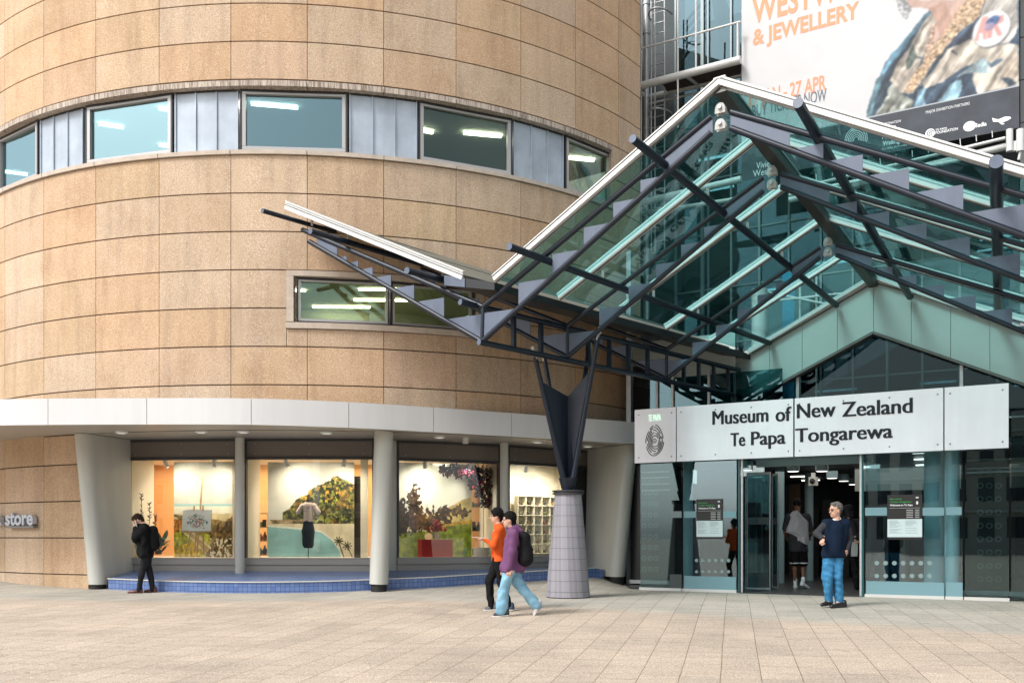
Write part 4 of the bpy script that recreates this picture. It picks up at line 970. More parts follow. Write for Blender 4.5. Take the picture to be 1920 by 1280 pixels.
# ------------------------------------------------------------------ glass canopy on splayed steel
VF, V1, V2, V3, VB = 14.85, 15.0, 17.2, 20.36, 23.3
can = thing('entrance_canopy', W(uz(1061, 1115, 17.2)[0]+6, 17.2, 0), 'folded glass canopy on dark steel trusses over the museum entrance', 'canopy')
def lerp(a, b, t): return Vector(a)+(Vector(b)-Vector(a))*t
def at_v(a, b, v): t = (v-a.dot(V))/(b.dot(V)-a.dot(V)); return lerp(a, b, t)
def mir(p, uc): return p+U*(2.15*(uc-p.dot(U)))          # mirrored about the ridge
# ridge, gutter and outer edges of the glass
RF, RB = onv(1350, 153, VF), onv(1638, 524, VB)
GF, GB = onv(927, 523, VF), onv(1407, 659, VB)          # foot of the big slope
OF, OB = onv(536, 386, VF), onv(1070, 556, VB)          # outer edge of the wing
WFp, WBp = onv(868, 518, VF), onv(1385, 657, VB)        # foot of the wing
uc = lambda v: at_v(RF, RB, v).dot(U)
def M_(p): return mir(p, uc(p.dot(V)))
nrmf = lambda a, b, c: ((Vector(b)-Vector(a)).cross(Vector(c)-Vector(a))).normalized()
NB = 5
vsn = [VF+(VB-VF)*i/NB for i in range(NB+1)]
def sheet(A0, A1, B0, B1, name, mt, th, v0, v1, dz=0):
    a, b = at_v(A0, A1, v0), at_v(A0, A1, v1); c, d = at_v(B0, B1, v1), at_v(B0, B1, v0); n_ = nrmf(a, b, c)
    if n_.z < 0: n_ = -n_
    mb = MB(); mb.prism([p+n_*dz for p in (a, b, c, d)], n_*th); return mb.build(name, mt, can)
RAFT = mat('white_rafter', (.74,.76,.76), .35, streak=.12); RIDGE = mat('bronze_ridge_and_shadow_line', (.06,.06,.055), .4, .3)
for side in (0, 1):
    f = (lambda p: p) if side == 0 else M_
    R0, R1, G0, G1 = f(RF), f(RB), f(GF), f(GB)
    for i in range(NB): sheet(R0, R1, G0, G1, 'roof_glass', GTEAL, .016, vsn[i]+.05, vsn[i+1]-.05)
    for i, v in enumerate(vsn):
        a, b = at_v(R0, R1, v), at_v(G0, G1, v); mb = MB(); n_ = nrmf(R0, R1, G0)
        if n_.z < 0: n_ = -n_
        wd = .11
        mb.bar(a-n_*.02, b-n_*.02, wd, .085 if i == 0 else .07, n_)
        if i == 0: mb.mi = 2; mb.bar(a+n_*.029, b+n_*.029, .135, .012, n_); mb.mi = 1; mb.bar(a+n_*.053+V*.03, b+n_*.053+V*.03, .15, .035, n_)  # front rafter: dark strip put in as the shadow line below the capping
        else: mb.mi = 1; mb.bar(a+n_*.045, b+n_*.045, .13, .04, n_)
        mb.mi = 2; mb.bar(a-n_*(.092 if i == 0 else .072), b-n_*(.092 if i == 0 else .072), .02, .012, n_)
        mb.build('rafter', [RAFT, PIPEW, RIDGE], can)
    # the outer wing: metal sheet
    O0, O1, W0, W1 = f(OF), f(OB), f(WFp), f(WBp)
    n_ = nrmf(O0, O1, W0); n_ = n_ if n_.z > 0 else -n_
    mb = MB(); mb.prism([O0, O1, W1, W0], n_*.03); ds_ = .0
    for t in (.33, .62): mb.bar(lerp(O0, W0, t)+n_*.045, lerp(O1, W1, t)+n_*.045, .012, .012, n_)
    mb.build('wing_roof', mat('wing_roof_sheet', (.16,.17,.15), .4, .1), can)
    mb = MB(); mb.bar(O0+n_*.0, W0+n_*.0, .05, .13, n_); mb.mi = 1; mb.bar(O0+n_*.085-V*.0, W0+n_*.085, .10, .03, n_); mb.mi = 2; mb.bar(O0-V*.03+n_*.02, W0-V*.03+n_*.02, .01, .012, n_); mb.build('wing_edge', [RAFT, PIPEW, RIDGE], can)
    # box gutter
    a0, a1, b0, b1 = W0, W1, G0, G1; dn = Vector((0,0,-.20)); up = Vector((0,0,.06)); ex = (W0-G0).normalized()*.42
    mb = MB(); p = [a0+ex+dn, b0+dn, b1+dn, a1+ex*.4+dn, a0+ex-up*.2, b0-up, b1-up, a1+ex*.4-up]; mb.hexa(p)
    mb.mi = 1; k_ = (b0-a0-ex)*.42; mb.prism([a0+ex+dn-V*.004, a0+ex+k_+dn-V*.004, a0+ex+k_-up*.6-V*.004, a0+ex-up*.2-V*.004], -V*.012)
    mb.build('gutter', [mat('gutter_dark_metal', (.010,.012,.016), .45, .0), PLATE], can)
mb = MB(); mb.bar(RF+Vector((0,0,-.10)), RB+Vector((0,0,-.10)), .20, .16); mb.build('ridge_beam', RIDGE, can)
mb = MB(); mb.bar(RF+Vector((0,0,.05))-V*.04, RB+Vector((0,0,.05)), .2, .03); mb.build('ridge_capping', PIPEW, can)
# trusses
def truss(v, pt, pb, lt, lb, wt, wb, rt=None, rb_=None, rr=.046):
    PT, PB = onv(*pt, v), onv(*pb, v); LT, LB = onv(*lt, v), onv(*lb, v); u0 = PT.dot(U)
    # keep both chords symmetrical about the peak
    for side in (0, 1):
        f = (lambda p: p) if side == 0 else (lambda p: mir(p, u0))
        a, b, c, d = f(PT), f(PB), f(LT), f(LB); T, B_ = f(wt), f(wb); sg = -1 if side == 0 else 1
        mb = MB(); mb.tube(a+U*sg*.16-Vector((0,0,.09)), c, rr); mb.build('chord', STEEL, can, smooth=True)
        mb = MB(); mb.tube(b+U*sg*.16-Vector((0,0,.09)), d, rr); mb.build('chord', STEEL, can, smooth=True)
        mb = MB(); mb.tube(T, c, rr); mb.build('chord', STEEL, can, smooth=True)
        mb = MB(); mb.tube(B_, d, rr); mb.build('chord', STEEL, can, smooth=True)
        mb = MB(); mb.tube(c, d, rr*.8); mb.build('post', STEEL, can, smooth=True)
        zt = lambda u, p, q: p.z+(q.z-p.z)*(u-p.dot(U))/(q.dot(U)-p.dot(U))
        def plates(pa, pb_, qa, qb, s, fr, first):
            """saw tooth plates standing on the lower chord pb_-qb; fr: their ends as fractions of its length from the high end"""
            u0_ = pb_.dot(U); ue = qb.dot(U); vb = v; us_ = [u0_+(ue-u0_)*k for k in fr]; zc = pb_.z+(qb.z-pb_.z)
            if first:
                u, u1 = us_[0], us_[1]; gp = .02; m = MB(); m.prism([W(u, vb-.008, zt(u, pb_, qb)), W(u1, vb-.008, zt(u1, pb_, qb)), W(u1, vb-.008, zt(u1, pa, qa)-gp), W(u, vb-.008, zt(u, pa, qa)-gp)], V*.016); m.build('web_plate', PLATE, can)
            for u, u1 in zip(us_[1:-1], us_[2:]):
                z0_ = zt(u, pb_, qb); m = MB(); z1 = min(z0_, zt(u1, pa, qa)-.01)
                pts = [W(u, vb-.008, z0_), W(u1, vb-.008, zt(u1, pb_, qb)), W(u1, vb-.008, z1)]
                if z1 < z0_-.02: 
                    um = u+(u1-u)*.001; pts = [W(u, vb-.008, z0_), W(u1, vb-.008, zt(u1, pb_, qb)), W(u1, vb-.008, z1)]
                m.prism(pts, V*.016); m.build('web_plate', PLATE, can)
        plates(a, b, c, d, sg, (.03, .21, .306, .416, .539, .676, .828, 1.), 1)
        plates(T, B_, c, d, -sg, (.05, .18, .237, .308, .394, .502, .634, .80, 1.), 1)
    for q in (PT, PB):
        m = MB()
        for o in (-.045, .045): m.box(q+V*o-Vector((0,0,.045)), (.17, .02, .085), (U, V, Vector((0,0,1)))); m.tube(q+V*(o-.011), q+V*(o+.011), .078, n=22)
        m.build('pin_bracket', PIN, can, smooth=True, auto=30); m = MB(); m.tube(q-V*.10, q-V*.056, .034, n=6); m.build('bolt', GALV, can)
tip = [onv(567, 431, V1), onv(580, 453, V1)]; ed = (OB-OF)/(VB-VF)
tips = lambda v: (tip[0]+ed*(v-V1), tip[1]+ed*(v-V1))
truss(V1, (1352,204), (1352,234), (906,575), (904,640), *tips(V1), rr=.05)
truss(V2, (1448,320), (1448,345), (1064,611), (1064,669), *tips(V2))
truss(V3, (1553,453), (1553,472), (1250,655), (1250,710), *tips(V3))
# purlins: long tubes under the glass
for (x0, y0, v0), (x1, y1, v1), r in (((1186,260,13.95),(1568,572,23.15),.068), ((955,462,13.95),(1443,643,23.15),.064), ((1496,193,13.95),(1706,556,23.15),.078), ((1868,303,13.95),(1872,592,23.15),.088)):
    mb = MB(); mb.tube(onv(x0, y0, v0), onv(x1, y1, v1), r, n=20); mb.mi = 1; p, q = onv(x0, y0, v0), onv(x1, y1, v1); d = (q-p).normalized(); mb.tube(p-d*.004, p+d*.002, r*1.0, n=20)
    mb.build('purlin', [STEEL, PLATE], can, smooth=True)
    # cleats that carry the rafters
    for i, v in enumerate(vsn[1:-1]):
        t = (v-v0)/(v1-v0); c = lerp(p, q, t); m = MB(); m.bar(c, c+Vector((0,0,.2)), .03, .05); m.build('cleat', PIN, can)
for (x0, y0, v0), (x1, y1, v1), r in (((492,395,14.0),(1000,545,22.9),.048), ((582,433,14.0),(1060,575,22.9),.058), ((763,507,14.0),(1210,622,22.9),.062)):
    p, q = onv(x0, y0, v0), onv(x1, y1, v1)
    for f in ((lambda k: k), M_):
        a, b = f(p), f(q); mb = MB(); mb.tube(a, b, r, n=18); mb.mi = 1; d = (b-a).normalized(); mb.tube(a-d*.004, a+d*.002, r, n=18); mb.build('wing_purlin', [STEEL, PLATE], can, smooth=True)
for x, y in ((585,414),(652,441),(830,511)):
    p = onv(x, y, VF+.25)
    for f in ((lambda k: k), M_): m = MB(); m.bar(f(p)+Vector((0,0,.09)), f(p)-Vector((0,0,.10)), .05, .04); m.build('wing_cleat', PIN, can)
# ladder beams along the valleys
LT0, LT1, LB0, LB1 = onv(863, 566, 14.6), onv(1386, 694, 23.1), onv(898, 641, 14.9), onv(1387, 742, 23.1)
for f in ((lambda k: k), M_):
    for p, q in ((LT0, LT1), (LB0, LB1)):
        a, b = f(p), f(q); mb = MB(); mb.tube(a, b, .055, n=18); mb.mi = 1; d = (b-a).normalized(); mb.tube(a-d*.004, a+d*.002, .055, n=18); mb.build('valley_tube', [STEEL, PLATE], can, smooth=True)
    for x in (963, 1014, 1103, 1142, 1178, 1214, 1282, 1310, 1338, 1365):
        # the point of the lower tube seen at x
        k = (x-960)/F; t = (k*LB0.y-LB0.x)/((LB1.x-LB0.x)-k*(LB1.y-LB0.y)); b_ = lerp(LB0, LB1, t); t2 = (k*LT0.y-LT0.x)/((LT1.x-LT0.x)-k*(LT1.y-LT0.y)); c_ = lerp(LT0, LT1, t2)
        mb = MB(); mb.bar(f(b_), f(c_), .10, .07, U); mb.build('valley_post', STEEL, can)
# tiled column bases and steel arms
ct = lerp(LB0, LB1, (V2-LB0.dot(V))/(LB1.dot(V)-LB0.dot(V)))
def tiles_col():
    m = mat('grey_column_tile', (.24,.235,.26), .5); n = m.node_tree.nodes; l = m.node_tree.links; b = n['Principled BSDF']; uv = n.new('ShaderNodeUVMap'); br = n.new('ShaderNodeTexBrick')
    br.offset = .0; br.inputs['Scale'].default_value = 1; br.inputs['Brick Width'].default_value = .050; br.inputs['Row Height'].default_value = 5; br.inputs['Mortar Size'].default_value = .0016; br.inputs['Mortar Smooth'].default_value = .3
    br.inputs['Color1'].default_value = (.215,.21,.235,1); br.inputs['Color2'].default_value = (.285,.28,.31,1); br.inputs['Mortar'].default_value = (.19,.185,.205,1); l.new(uv.outputs[0], br.inputs['Vector']); l.new(br.outputs['Color'], b.inputs['Base Color']); return m
TCM = tiles_col()
def column(c):
    g0 = 0.02; H = 2.075; r0, r1 = .445, .272; nr = 10; mb = MB(); uvs = []; n = 56; zz = 0
    hs_ = [.5]+[1]*9; tot = sum(hs_)
    for k in range(nr):
        z0 = g0+(H-g0)*zz/tot; zz += hs_[k]; z1 = g0+(H-g0)*zz/tot-.006; R0 = r0+(r1-r0)*(z0-g0)/(H-g0); R1 = r0+(r1-r0)*(z1-g0)/(H-g0); off = .003*(k % 2)
        for i in range(n):
            a, b = 2*math.pi*i/n, 2*math.pi*(i+1)/n
            mb.quad(*[Vector((c.x+r*math.cos(t), c.y+r*math.sin(t), z)) for t, r, z in ((a, R0-off, z0), (b, R0-off, z0), (b, R1-off, z1), (a, R1-off, z1))])
            sc = .4; uvs += [(a*sc+k*.011, z0), (b*sc+k*.011, z0), (b*sc+k*.011, z1), (a*sc+k*.011, z1)]
    o = mb.build('column_base', TCM, can, smooth=True); ul = o.data.uv_layers.new(name='UVMap')
    for p_ in o.data.polygons:
        for li, vi in zip(p_.loop_indices, p_.vertices): ul.data[li].uv = uvs[vi]
    mb = MB(); mb.lathe((c.x, c.y, 0), [(r0-.02, -.1), (r0-.012, g0), (r1-.012, H)], 40); mb.build('grout_core', mat('column_grout', (.07,.07,.08), .8), o)
    mb = MB(); mb.lathe((c.x, c.y, H-.01), [(.26,0),(.315,.005),(.315,.035),(.29,.04),(.29,.055),(.325,.058),(.325,.085),(.28,.09)], 40); mb.build('column_cap', mat('dark_cap_metal', (.035,.037,.045), .4), can, smooth=True)
    mb = MB(); mb.lathe((c.x, c.y, H+.075), [(.13,0),(.125,.01),(.185,.235),(.19,.25)], 32); mb.build('collar', STEEL, can, smooth=True)
    zb = H+.32; col = Vector((c.x, c.y, zb)); d = (LB1-LB0).normalized(); d.z = 0; d.normalize(); s = Vector((-d.y, d.x, 0))
    return col
CB = ong(1061, 1115); CB = Vector((ct.x, ct.y, 0)); colp = column(CB)
def arms(colp, f):
    d = (LB1-LB0).normalized(); d.z = 0; d.normalize(); pts = []
    P_ = {'lf': onv(1003, 668, 16.55), 'lb': onv(1021, 672, 17.35), 'rf': onv(1121, 632, 17.3), 'rb': onv(1103, 660, 18.1)}
    foot = {'lf': Vector((-.10,-.06,0)), 'lb': Vector((-.06,.06,0)), 'rf': Vector((.10,-.06,0)), 'rb': Vector((.06,.06,0))}
    base = Vector((CB.x, CB.y, colp.z))
    for k, q in P_.items():
        a = base+foot[k]; b = q; mb = MB(); mb.tube(f(a), f(b), .062, .045, n=16); mb.build('support_arm', STEEL, can, smooth=True)
        dd = (b-a).normalized(); m = MB(); m.bar(f(b-dd*.06), f(b+dd*.2), .11, .028); m.tube(f(b+dd*.10)-V*.05, f(b+dd*.10)+V*.05, .035, n=12); m.build('arm_bracket', PIN, can)
    # folded plates between the arms
    for a, b in (('lf', 'c'), ('c', 'rf')):
        def on(k, t): return base+foot[k]+(P_[k]-base-foot[k])*t
        cb = base+Vector((0, .05, 0)); ctp = Vector((CB.x+.0, CB.y+.10, onv(1061, 742, CB.dot(V))[2]))
        k = a if a != 'c' else b; e0 = on(k, 0.02); e1 = on(k, .80 if k == 'lf' else .78)
        pl = [f(cb), f(ctp), f(e1), f(e0)]
        mb = MB(); mb.prism(pl, V*.018); mb.build('fin_plate', STEEL, can)
    for k in ('lb', 'rb'):
        cb = base+Vector((0, .09, 0)); ctp = Vector((CB.x, CB.y+.16, onv(1061, 748, CB.dot(V))[2])); mb = MB(); mb.prism([f(cb), f(ctp), f(on(k, .72)), f(on(k, .02))], V*.018); mb.build('fin_plate', STEEL, can)
arms(colp, lambda k: k)
cm = M_(Vector((CB.x, CB.y, 0))); column(cm); arms(colp, M_)

# ------------------------------------------------------------------ entrance building: gable, curtain wall, glazed tower
eb = thing('entrance_building', W(0, VB, 0), 'glazed museum building with a grey panelled gable behind the entrance canopy', 'building')
up = Vector((0,0,1))
# gable bulkhead, panels of equal width
ap = uz(1638, 521, VB); apl = uz(1407, 662, VB); inn = uz(1638, 622, VB); inl = uz(1415, 741, VB); lf = uz(1386, 741, VB)
so_ = (ap[1]-apl[1])/(ap[0]-apl[0]); si_ = (inn[1]-inl[1])/(inn[0]-inl[0]); so_ = .5*so_+.25; si_ = .55*si_+.22
bu = [uz(x, 700, VB)[0] for x in (1386, 1443, 1504, 1570, 1638)]; hw = [ap[0]-k for k in bu]
outer = lambda h: ap[1]-so_*h-.06; innr = lambda h: inn[1]-si_*h
gb = MB()
for sgn in (-1, 1):
    H_ = hw[::-1]+[hw[0]+1.0, hw[0]+2.0]
    H_ = [0, hw[3], hw[2], hw[1], hw[0], hw[0]+.95, hw[0]+1.9, hw[0]+2.85]
    for a, b in zip(H_[:-1], H_[1:]):
        e = .005; u0, u1 = ap[0]+sgn*(a+e), ap[0]+sgn*(b-e)
        bot = lambda h: max(innr(h), 4.2) if h > .001 else innr(0)
        gb.prism([W(u0, VB, bot(a+e)), W(u1, VB, bot(b-e)), W(u1, VB, max(outer(b-e), 4.9)), W(u0, VB, max(outer(a+e), 4.9))], V*.1)
gb.build('gable_panel', PANELG, eb)
mb = MB(); L_ = hw[0]+3
for sgn in (-1, 1):
    mb.bar(W(ap[0], VB-.04, outer(0)+.07), W(ap[0]+sgn*L_, VB-.04, outer(L_)+.07), .22, .09, (0,0,1))
    mb.mi = 1; Li = (innr(0)-4.3)/si_; mb.bar(W(ap[0], VB+.05, innr(0)-.03), W(ap[0]+sgn*Li, VB+.05, innr(Li)-.03), .3, .06); mb.mi = 0
mb.build('gable_trim', [PIPEW, mat('brown_grey_trim', (.16,.15,.14), .5)], eb)
mb = MB(); mb.prism([W(ap[0]-6, VB+.11, 4.0), W(ap[0]+6, VB+.11, 4.0), W(ap[0]+6, VB+.11, outer(6)), W(ap[0], VB+.11, innr(0)+.3), W(ap[0]-6, VB+.11, outer(6))], V*.01)
# clerestory glass under the gable
Li = (innr(0)-4.0)/si_
mb = MB(); mb.prism([W(ap[0]-Li, VB+.16, 4.0), W(ap[0]+Li, VB+.16, 4.0), W(ap[0], VB+.16, innr(0)+.05)], V*.012); mb.build('gable_glass', GDARK, eb)
for x in (1494, 1802):
    mb = MB(); u = uz(x, 700, VB)[0]; mb.ebox(u-.035, u+.035, VB+.06, VB+.15, 3.9, innr(abs(u-ap[0]))-.02); mb.build('gable_mullion', GALV, eb)
# left strip between drum and gable: upper clerestory
uL = uz(1188, 700, VB)[0]; uLw = uz(1233, 700, VB)[0]; uG = bu[0]
mb = MB(); mb.ebox(uLw, uG+1.2, VB-.5, VB-.488, 3.3, 5.2); mb.build('clerestory_glass', GDARKR, eb)
for x in (1233, 1262, 1330): mb = MB(); u = uz(x, 700, VB-.5)[0]; mb.ebox(u-.03, u+.03, VB-.56, VB-.505, 3.3, 5.3); mb.build('clerestory_mullion', GALV, eb)
mb = MB(); mb.prism([W(uG+.02, VB-.4, 4.4), W(uG+.02, VB-.4, 6.2), W(uL-.4, VB-.4, 6.2), W(uL-.4, VB-.4, 5.25)], V*.06); mb.build('soffit_panel', PANELG, eb)
mb = MB(); u = uz(1182, 700, 22.4)[0]; mb.ebox(u-.07, u+.05, 22.3, 22.45, 0, 8.4); mb.build('corner_post', GALV, eb)
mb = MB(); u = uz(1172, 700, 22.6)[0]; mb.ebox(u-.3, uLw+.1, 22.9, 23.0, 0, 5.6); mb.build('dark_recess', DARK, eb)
# vestibule: glass roof edge, screens at the front
VS = 20.47; ZG = 2.93
us = lambda x, v=VS: uz(x, 1000, v)[0]
scr = [(1200, 1279), (1281, 1382), (1622, 1771), (1773, 1806), (1808, 1893), (1895, 1990)]
BASE = mat('pale_threshold_strip', (.62,.62,.60), .4, .2)
for i, (x0, x1) in enumerate(scr):
    a, b = us(x0), us(x1); mb = MB(); mb.ebox(a+.01, b-.01, VS, VS+.014, .06, 3.6)
    o = mb.build('glass_screen', glass('grey_screen_glass', (.52,.64,.64), (.6,.76,.8), .10, .5, wave=.04) if i in (0, 4, 5) else GDOOR, eb)
    if i != 5: mb = MB(); mb.ebox(a, b, VS-.05, VS+.07, -.02, .06); mb.build('threshold', BASE, eb)
FILM = mat('frosted_film', (.16,.30,.34), .5)
def film(x0, x1, y0, y1, v=VS-.004, xm=None, m=FILM):
    a, b = us(x0, v), us(x1, v); zc_ = lambda y: uz(xm or (x0+x1)/2, y, v)[1]; mb = MB(); mb.ebox(a, b, v-.003, v, zc_(y1), zc_(y0)); mb.build('film_band', m, eb)
film(1283, 1380, 1080, 1107); film(1624, 1770, 1090, 1120); film(1774, 1805, 1091, 1123); film(1256, 1278, 1076, 1104, m=mat('dark_film', (.05,.07,.07), .5))
film(1257, 1278, 958, 970, m=mat('grey_film', (.18,.24,.25), .5)); film(1283, 1305, 958, 970); film(1356, 1380, 958, 970); film(1622, 1663, 951, 966); film(1730, 1770, 951, 966); film(1774, 1803, 950, 965)
# manifestation dots
def dots(x0, x1, n, y, r, v=VS-.004, m=None, name='dot_decal'):
    for i in range(n):
        mb = MB(); x = x0+(x1-x0)*i/max(n-1, 1); p = onv(x, y, v); mb.lathe(p, [(r, 0), (r, .003)], 16, ax=(U, up, -V)); mb.build(name, m or mat('frosted_dot', (.20,.29,.29), .5), eb)
dots(1306, 1366, 6, 1050, .040); dots(1306, 1366, 6, 1071, .036)
dots(1644, 1743, 7, 1055, .045); dots(1644, 1743, 7, 1079, .045)
# returns beside the opening
DG = mat('glass_edge', (.02,.10,.11), .15)
for x, sg in ((1386, 1), (1618, -1)):
    u = us(x); mb = MB(); mb.ebox(u-.008, u+.008, VS+.05, VS+1.9, .05, 3.5); mb.build('side_screen', GDOOR, eb)
    mb = MB(); mb.ebox(u-.03*0-.016, u+.016, VS-.02, VS+.045, 0, 3.5); mb.mi = 1; mb.ebox(u+sg*.05-.02, u+sg*.05+.02, VS+.02, VS+.07, 0, 3.3); mb.build('door_jamb', [DG, GALV], eb)
# inner doors
for x0, x1, v in ((1399, 1443, 21.9), (1449, 1458, 22.6)):
    a, b = us(x0, v), us(x1, v); mb = MB(); mb.ebox(a, b, v, v+.015, .05, 2.7); o = mb.build('inner_door', glass('dark_door_glass', (.35,.5,.5), (.7,.9,.95), .08, .5), eb)
    f = MB(); f.ebox(a, b, v-.02, v+.03, 2.64, 2.70); f.ebox(a, b, v-.02, v+.03, .0, .05); f.ebox(a-.02, a, v-.02, v+.03, 0, 2.7); f.ebox(b, b+.02, v-.02, v+.03, 0, 2.7); f.build('frame', GALV, o)
    for zz0, zz1 in ((.06, .35), (1.50, 1.66)): f = MB(); f.ebox(a+.01, b-.01, v-.008, v-.003, zz0, zz1); f.build('film_band', mat('dark_film', (.05,.07,.07), .5), o)
# interior
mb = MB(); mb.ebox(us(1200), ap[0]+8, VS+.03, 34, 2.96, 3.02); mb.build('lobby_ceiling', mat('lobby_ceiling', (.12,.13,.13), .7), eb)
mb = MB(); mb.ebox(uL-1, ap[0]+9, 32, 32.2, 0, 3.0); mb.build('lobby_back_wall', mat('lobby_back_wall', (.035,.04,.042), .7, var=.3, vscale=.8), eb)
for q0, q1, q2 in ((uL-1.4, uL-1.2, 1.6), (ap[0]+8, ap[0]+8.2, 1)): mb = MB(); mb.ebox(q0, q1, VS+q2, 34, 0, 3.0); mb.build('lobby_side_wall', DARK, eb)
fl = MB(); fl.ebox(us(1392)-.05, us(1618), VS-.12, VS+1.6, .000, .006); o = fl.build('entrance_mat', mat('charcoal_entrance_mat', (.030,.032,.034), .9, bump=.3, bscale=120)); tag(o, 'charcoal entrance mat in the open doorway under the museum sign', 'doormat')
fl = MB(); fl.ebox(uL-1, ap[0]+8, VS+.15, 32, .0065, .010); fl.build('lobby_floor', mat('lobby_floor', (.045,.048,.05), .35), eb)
POST = mat('blue_grey_post', (.24,.36,.40), .4)
for x, y, r in ((1462, 1093, .115), (1517, 1088, .115)):
    D = CAMH*F/(y-HZ); X = (x-960)/F*D; mb = MB(); mb.tube((X, D, 0), (X, D, 3.0), r, n=28); mb.build('post', POST, eb, smooth=True)
for x, v, r in ((1752, 21.3, .20), (1785, 20.9, .14), (1290, 21.2, .11)):
    u = us(x, v); p = W(u, v, 0); mb = MB(); mb.tube(p, p+up*3.0, r, n=28); mb.build('post', mat('pale_blue_post', (.42,.56,.60), .4), eb, smooth=True)
mb = MB(); mb.ebox(us(1395), us(1620), VS+.9, VS+1.0, 2.78, 2.96); mb.ebox(us(1395), us(1620), VS+.05, VS+.9, 2.93, 2.958); mb.build('door_header', mat('blue_grey_header', (.20,.33,.36), .4), eb)
mb = MB(); mb.ebox(us(1520), us(1900), 25, 25.1, 2.35, 2.95); mb.build('lobby_bulkhead', mat('pale_grey_bulkhead', (.30,.33,.33), .6), eb)
# lobby furniture glimpses: vertical panels
rr = random.Random(5); pv = MB()
for k in range(16):
    u = uz(1480, 1000, 30)[0]+k*.55; pv.mi = rr.choice((0, 0, 1, 2)); pv.ebox(u, u+rr.uniform(.1,.4), 29.8+rr.uniform(-.3,.3), 30.2, 0, rr.uniform(1.8, 2.9))
pv.build('lobby_partition', [mat('partition_dark', (.02,.022,.02), .5), mat('partition_brown', (.10,.06,.035), .5), mat('partition_grey', (.16,.16,.155), .5)], eb)
# lamps in the lobby
LM = emis('lobby_lamp_glow', (1, .97, .9), 2.5)
for x, y, v in ((1400, 867, 21.4), (1487, 878, 22.3), (1541, 874, 22.6), (1420, 868, 24), (1582, 886, 27), (1600, 893, 29), (1560, 890, 25.5)):
    p = onv(x, y, v); p.z = min(p.z, 2.72); mb = MB(); mb.tube(p, p+up*.20, .14, n=24); mb.tube(p+up*.20, p+up*(2.96-p.z), .012, n=6); mb.mi = 1; mb.tube(p-up*.004, p+up*.01, .12, n=24); mb.build('drum_lamp', [POST, LM], eb, smooth=True)
for x, y, v in ((1736, 848, 21.6), (1738, 860, 22.6), (1740, 871, 24), (1741, 880, 25.6), (1316, 863, 21.6), (1500, 893, 28), (1520, 900, 29.5), (1640, 905, 29)):
    p = onv(x, y, v); mb = MB(); mb.bar(p-U*.26, p+U*.26, .08, .025); mb.build('lobby_strip_light', LM, eb)
ld = bpy.data.lights.new('lobby_light', 'AREA'); ld.shape = 'RECTANGLE'; ld.size = 6; ld.size_y = 3; ld.energy = 45; ld.color = (1,.93,.82)
lo = bpy.data.objects.new('lobby_light', ld); COL.objects.link(lo); lo.location = W(ap[0], 25, 2.9)
# camera unit on the right post
p = onv(1525, 902, 25.3); t = thing('security_camera', p, 'white security camera fixed to the right hand round post in the doorway', 'camera'); mb = MB(); mb.box(p, (.2, .18, .22), (U, V, up)); mb.box(p+up*.16, (.09,.09,.12), (U, V, up)); mb.build('housing', PIPEW, t)
mb = MB(); mb.lathe(p-V*.09, [(.07, 0), (.07, .04), (.05, .05)], 18, ax=(U, up, -V)); mb.build('lens', mat('black_lens', (.01,.01,.012), .1), t, smooth=True)
# perforated walls behind the side screens
for x0, x1, tx in ((1203, 1256, 0), (1812, 1880, 1)):
    v = 22.3 if tx == 0 else 21.6; a, b = us(x0, v), us(x1, v)
    mb = MB(); mb.ebox(a-.35 if tx == 0 else a-.1, b+.12, v, v+.1, 0.12, 3.0); mb.mi = 1
    for j in range(9):
        for i in range(3):
            xx = (1208+11.0*i) if tx == 0 else (1838+17*i); yy = (903+20.4*j) if tx == 0 else (885+25*j)
            p = onv(xx, yy, v-.003); mb.lathe(p, [(.058, 0), (.058, .004), (.042, .004), (.042, .0)], 18, ax=(U, up, -V), close=False)
    mb.build('perforated_panel', [mat('black_panel', (.014,.016,.016), .35), mat('ring_grey', (.30,.33,.33), .3, .5)], eb)
for q in ((us(1188, 22.2)-.1, us(1257, 22.2), 22.15, 22.25), (us(1806, 21.4), us(1990, 21.4), 21.35, 21.45)): mb = MB(); mb.ebox(*q, .05, .14); mb.build('floor_rail', GALV, eb)
for z in (2.35, 2.5, 2.66, 2.8): mb = MB(); mb.ebox(us(1203, 22.25), us(1256, 22.25), 22.23, 22.29, z, z+.03); mb.build('transom_rail', GALV, eb)
for z in (2.50, 2.58, 2.75): mb = MB(); mb.ebox(us(1812, 21.5), us(2000, 21.5), 21.5, 21.56, z, z+.035); mb.build('transom_rail', GALV, eb)
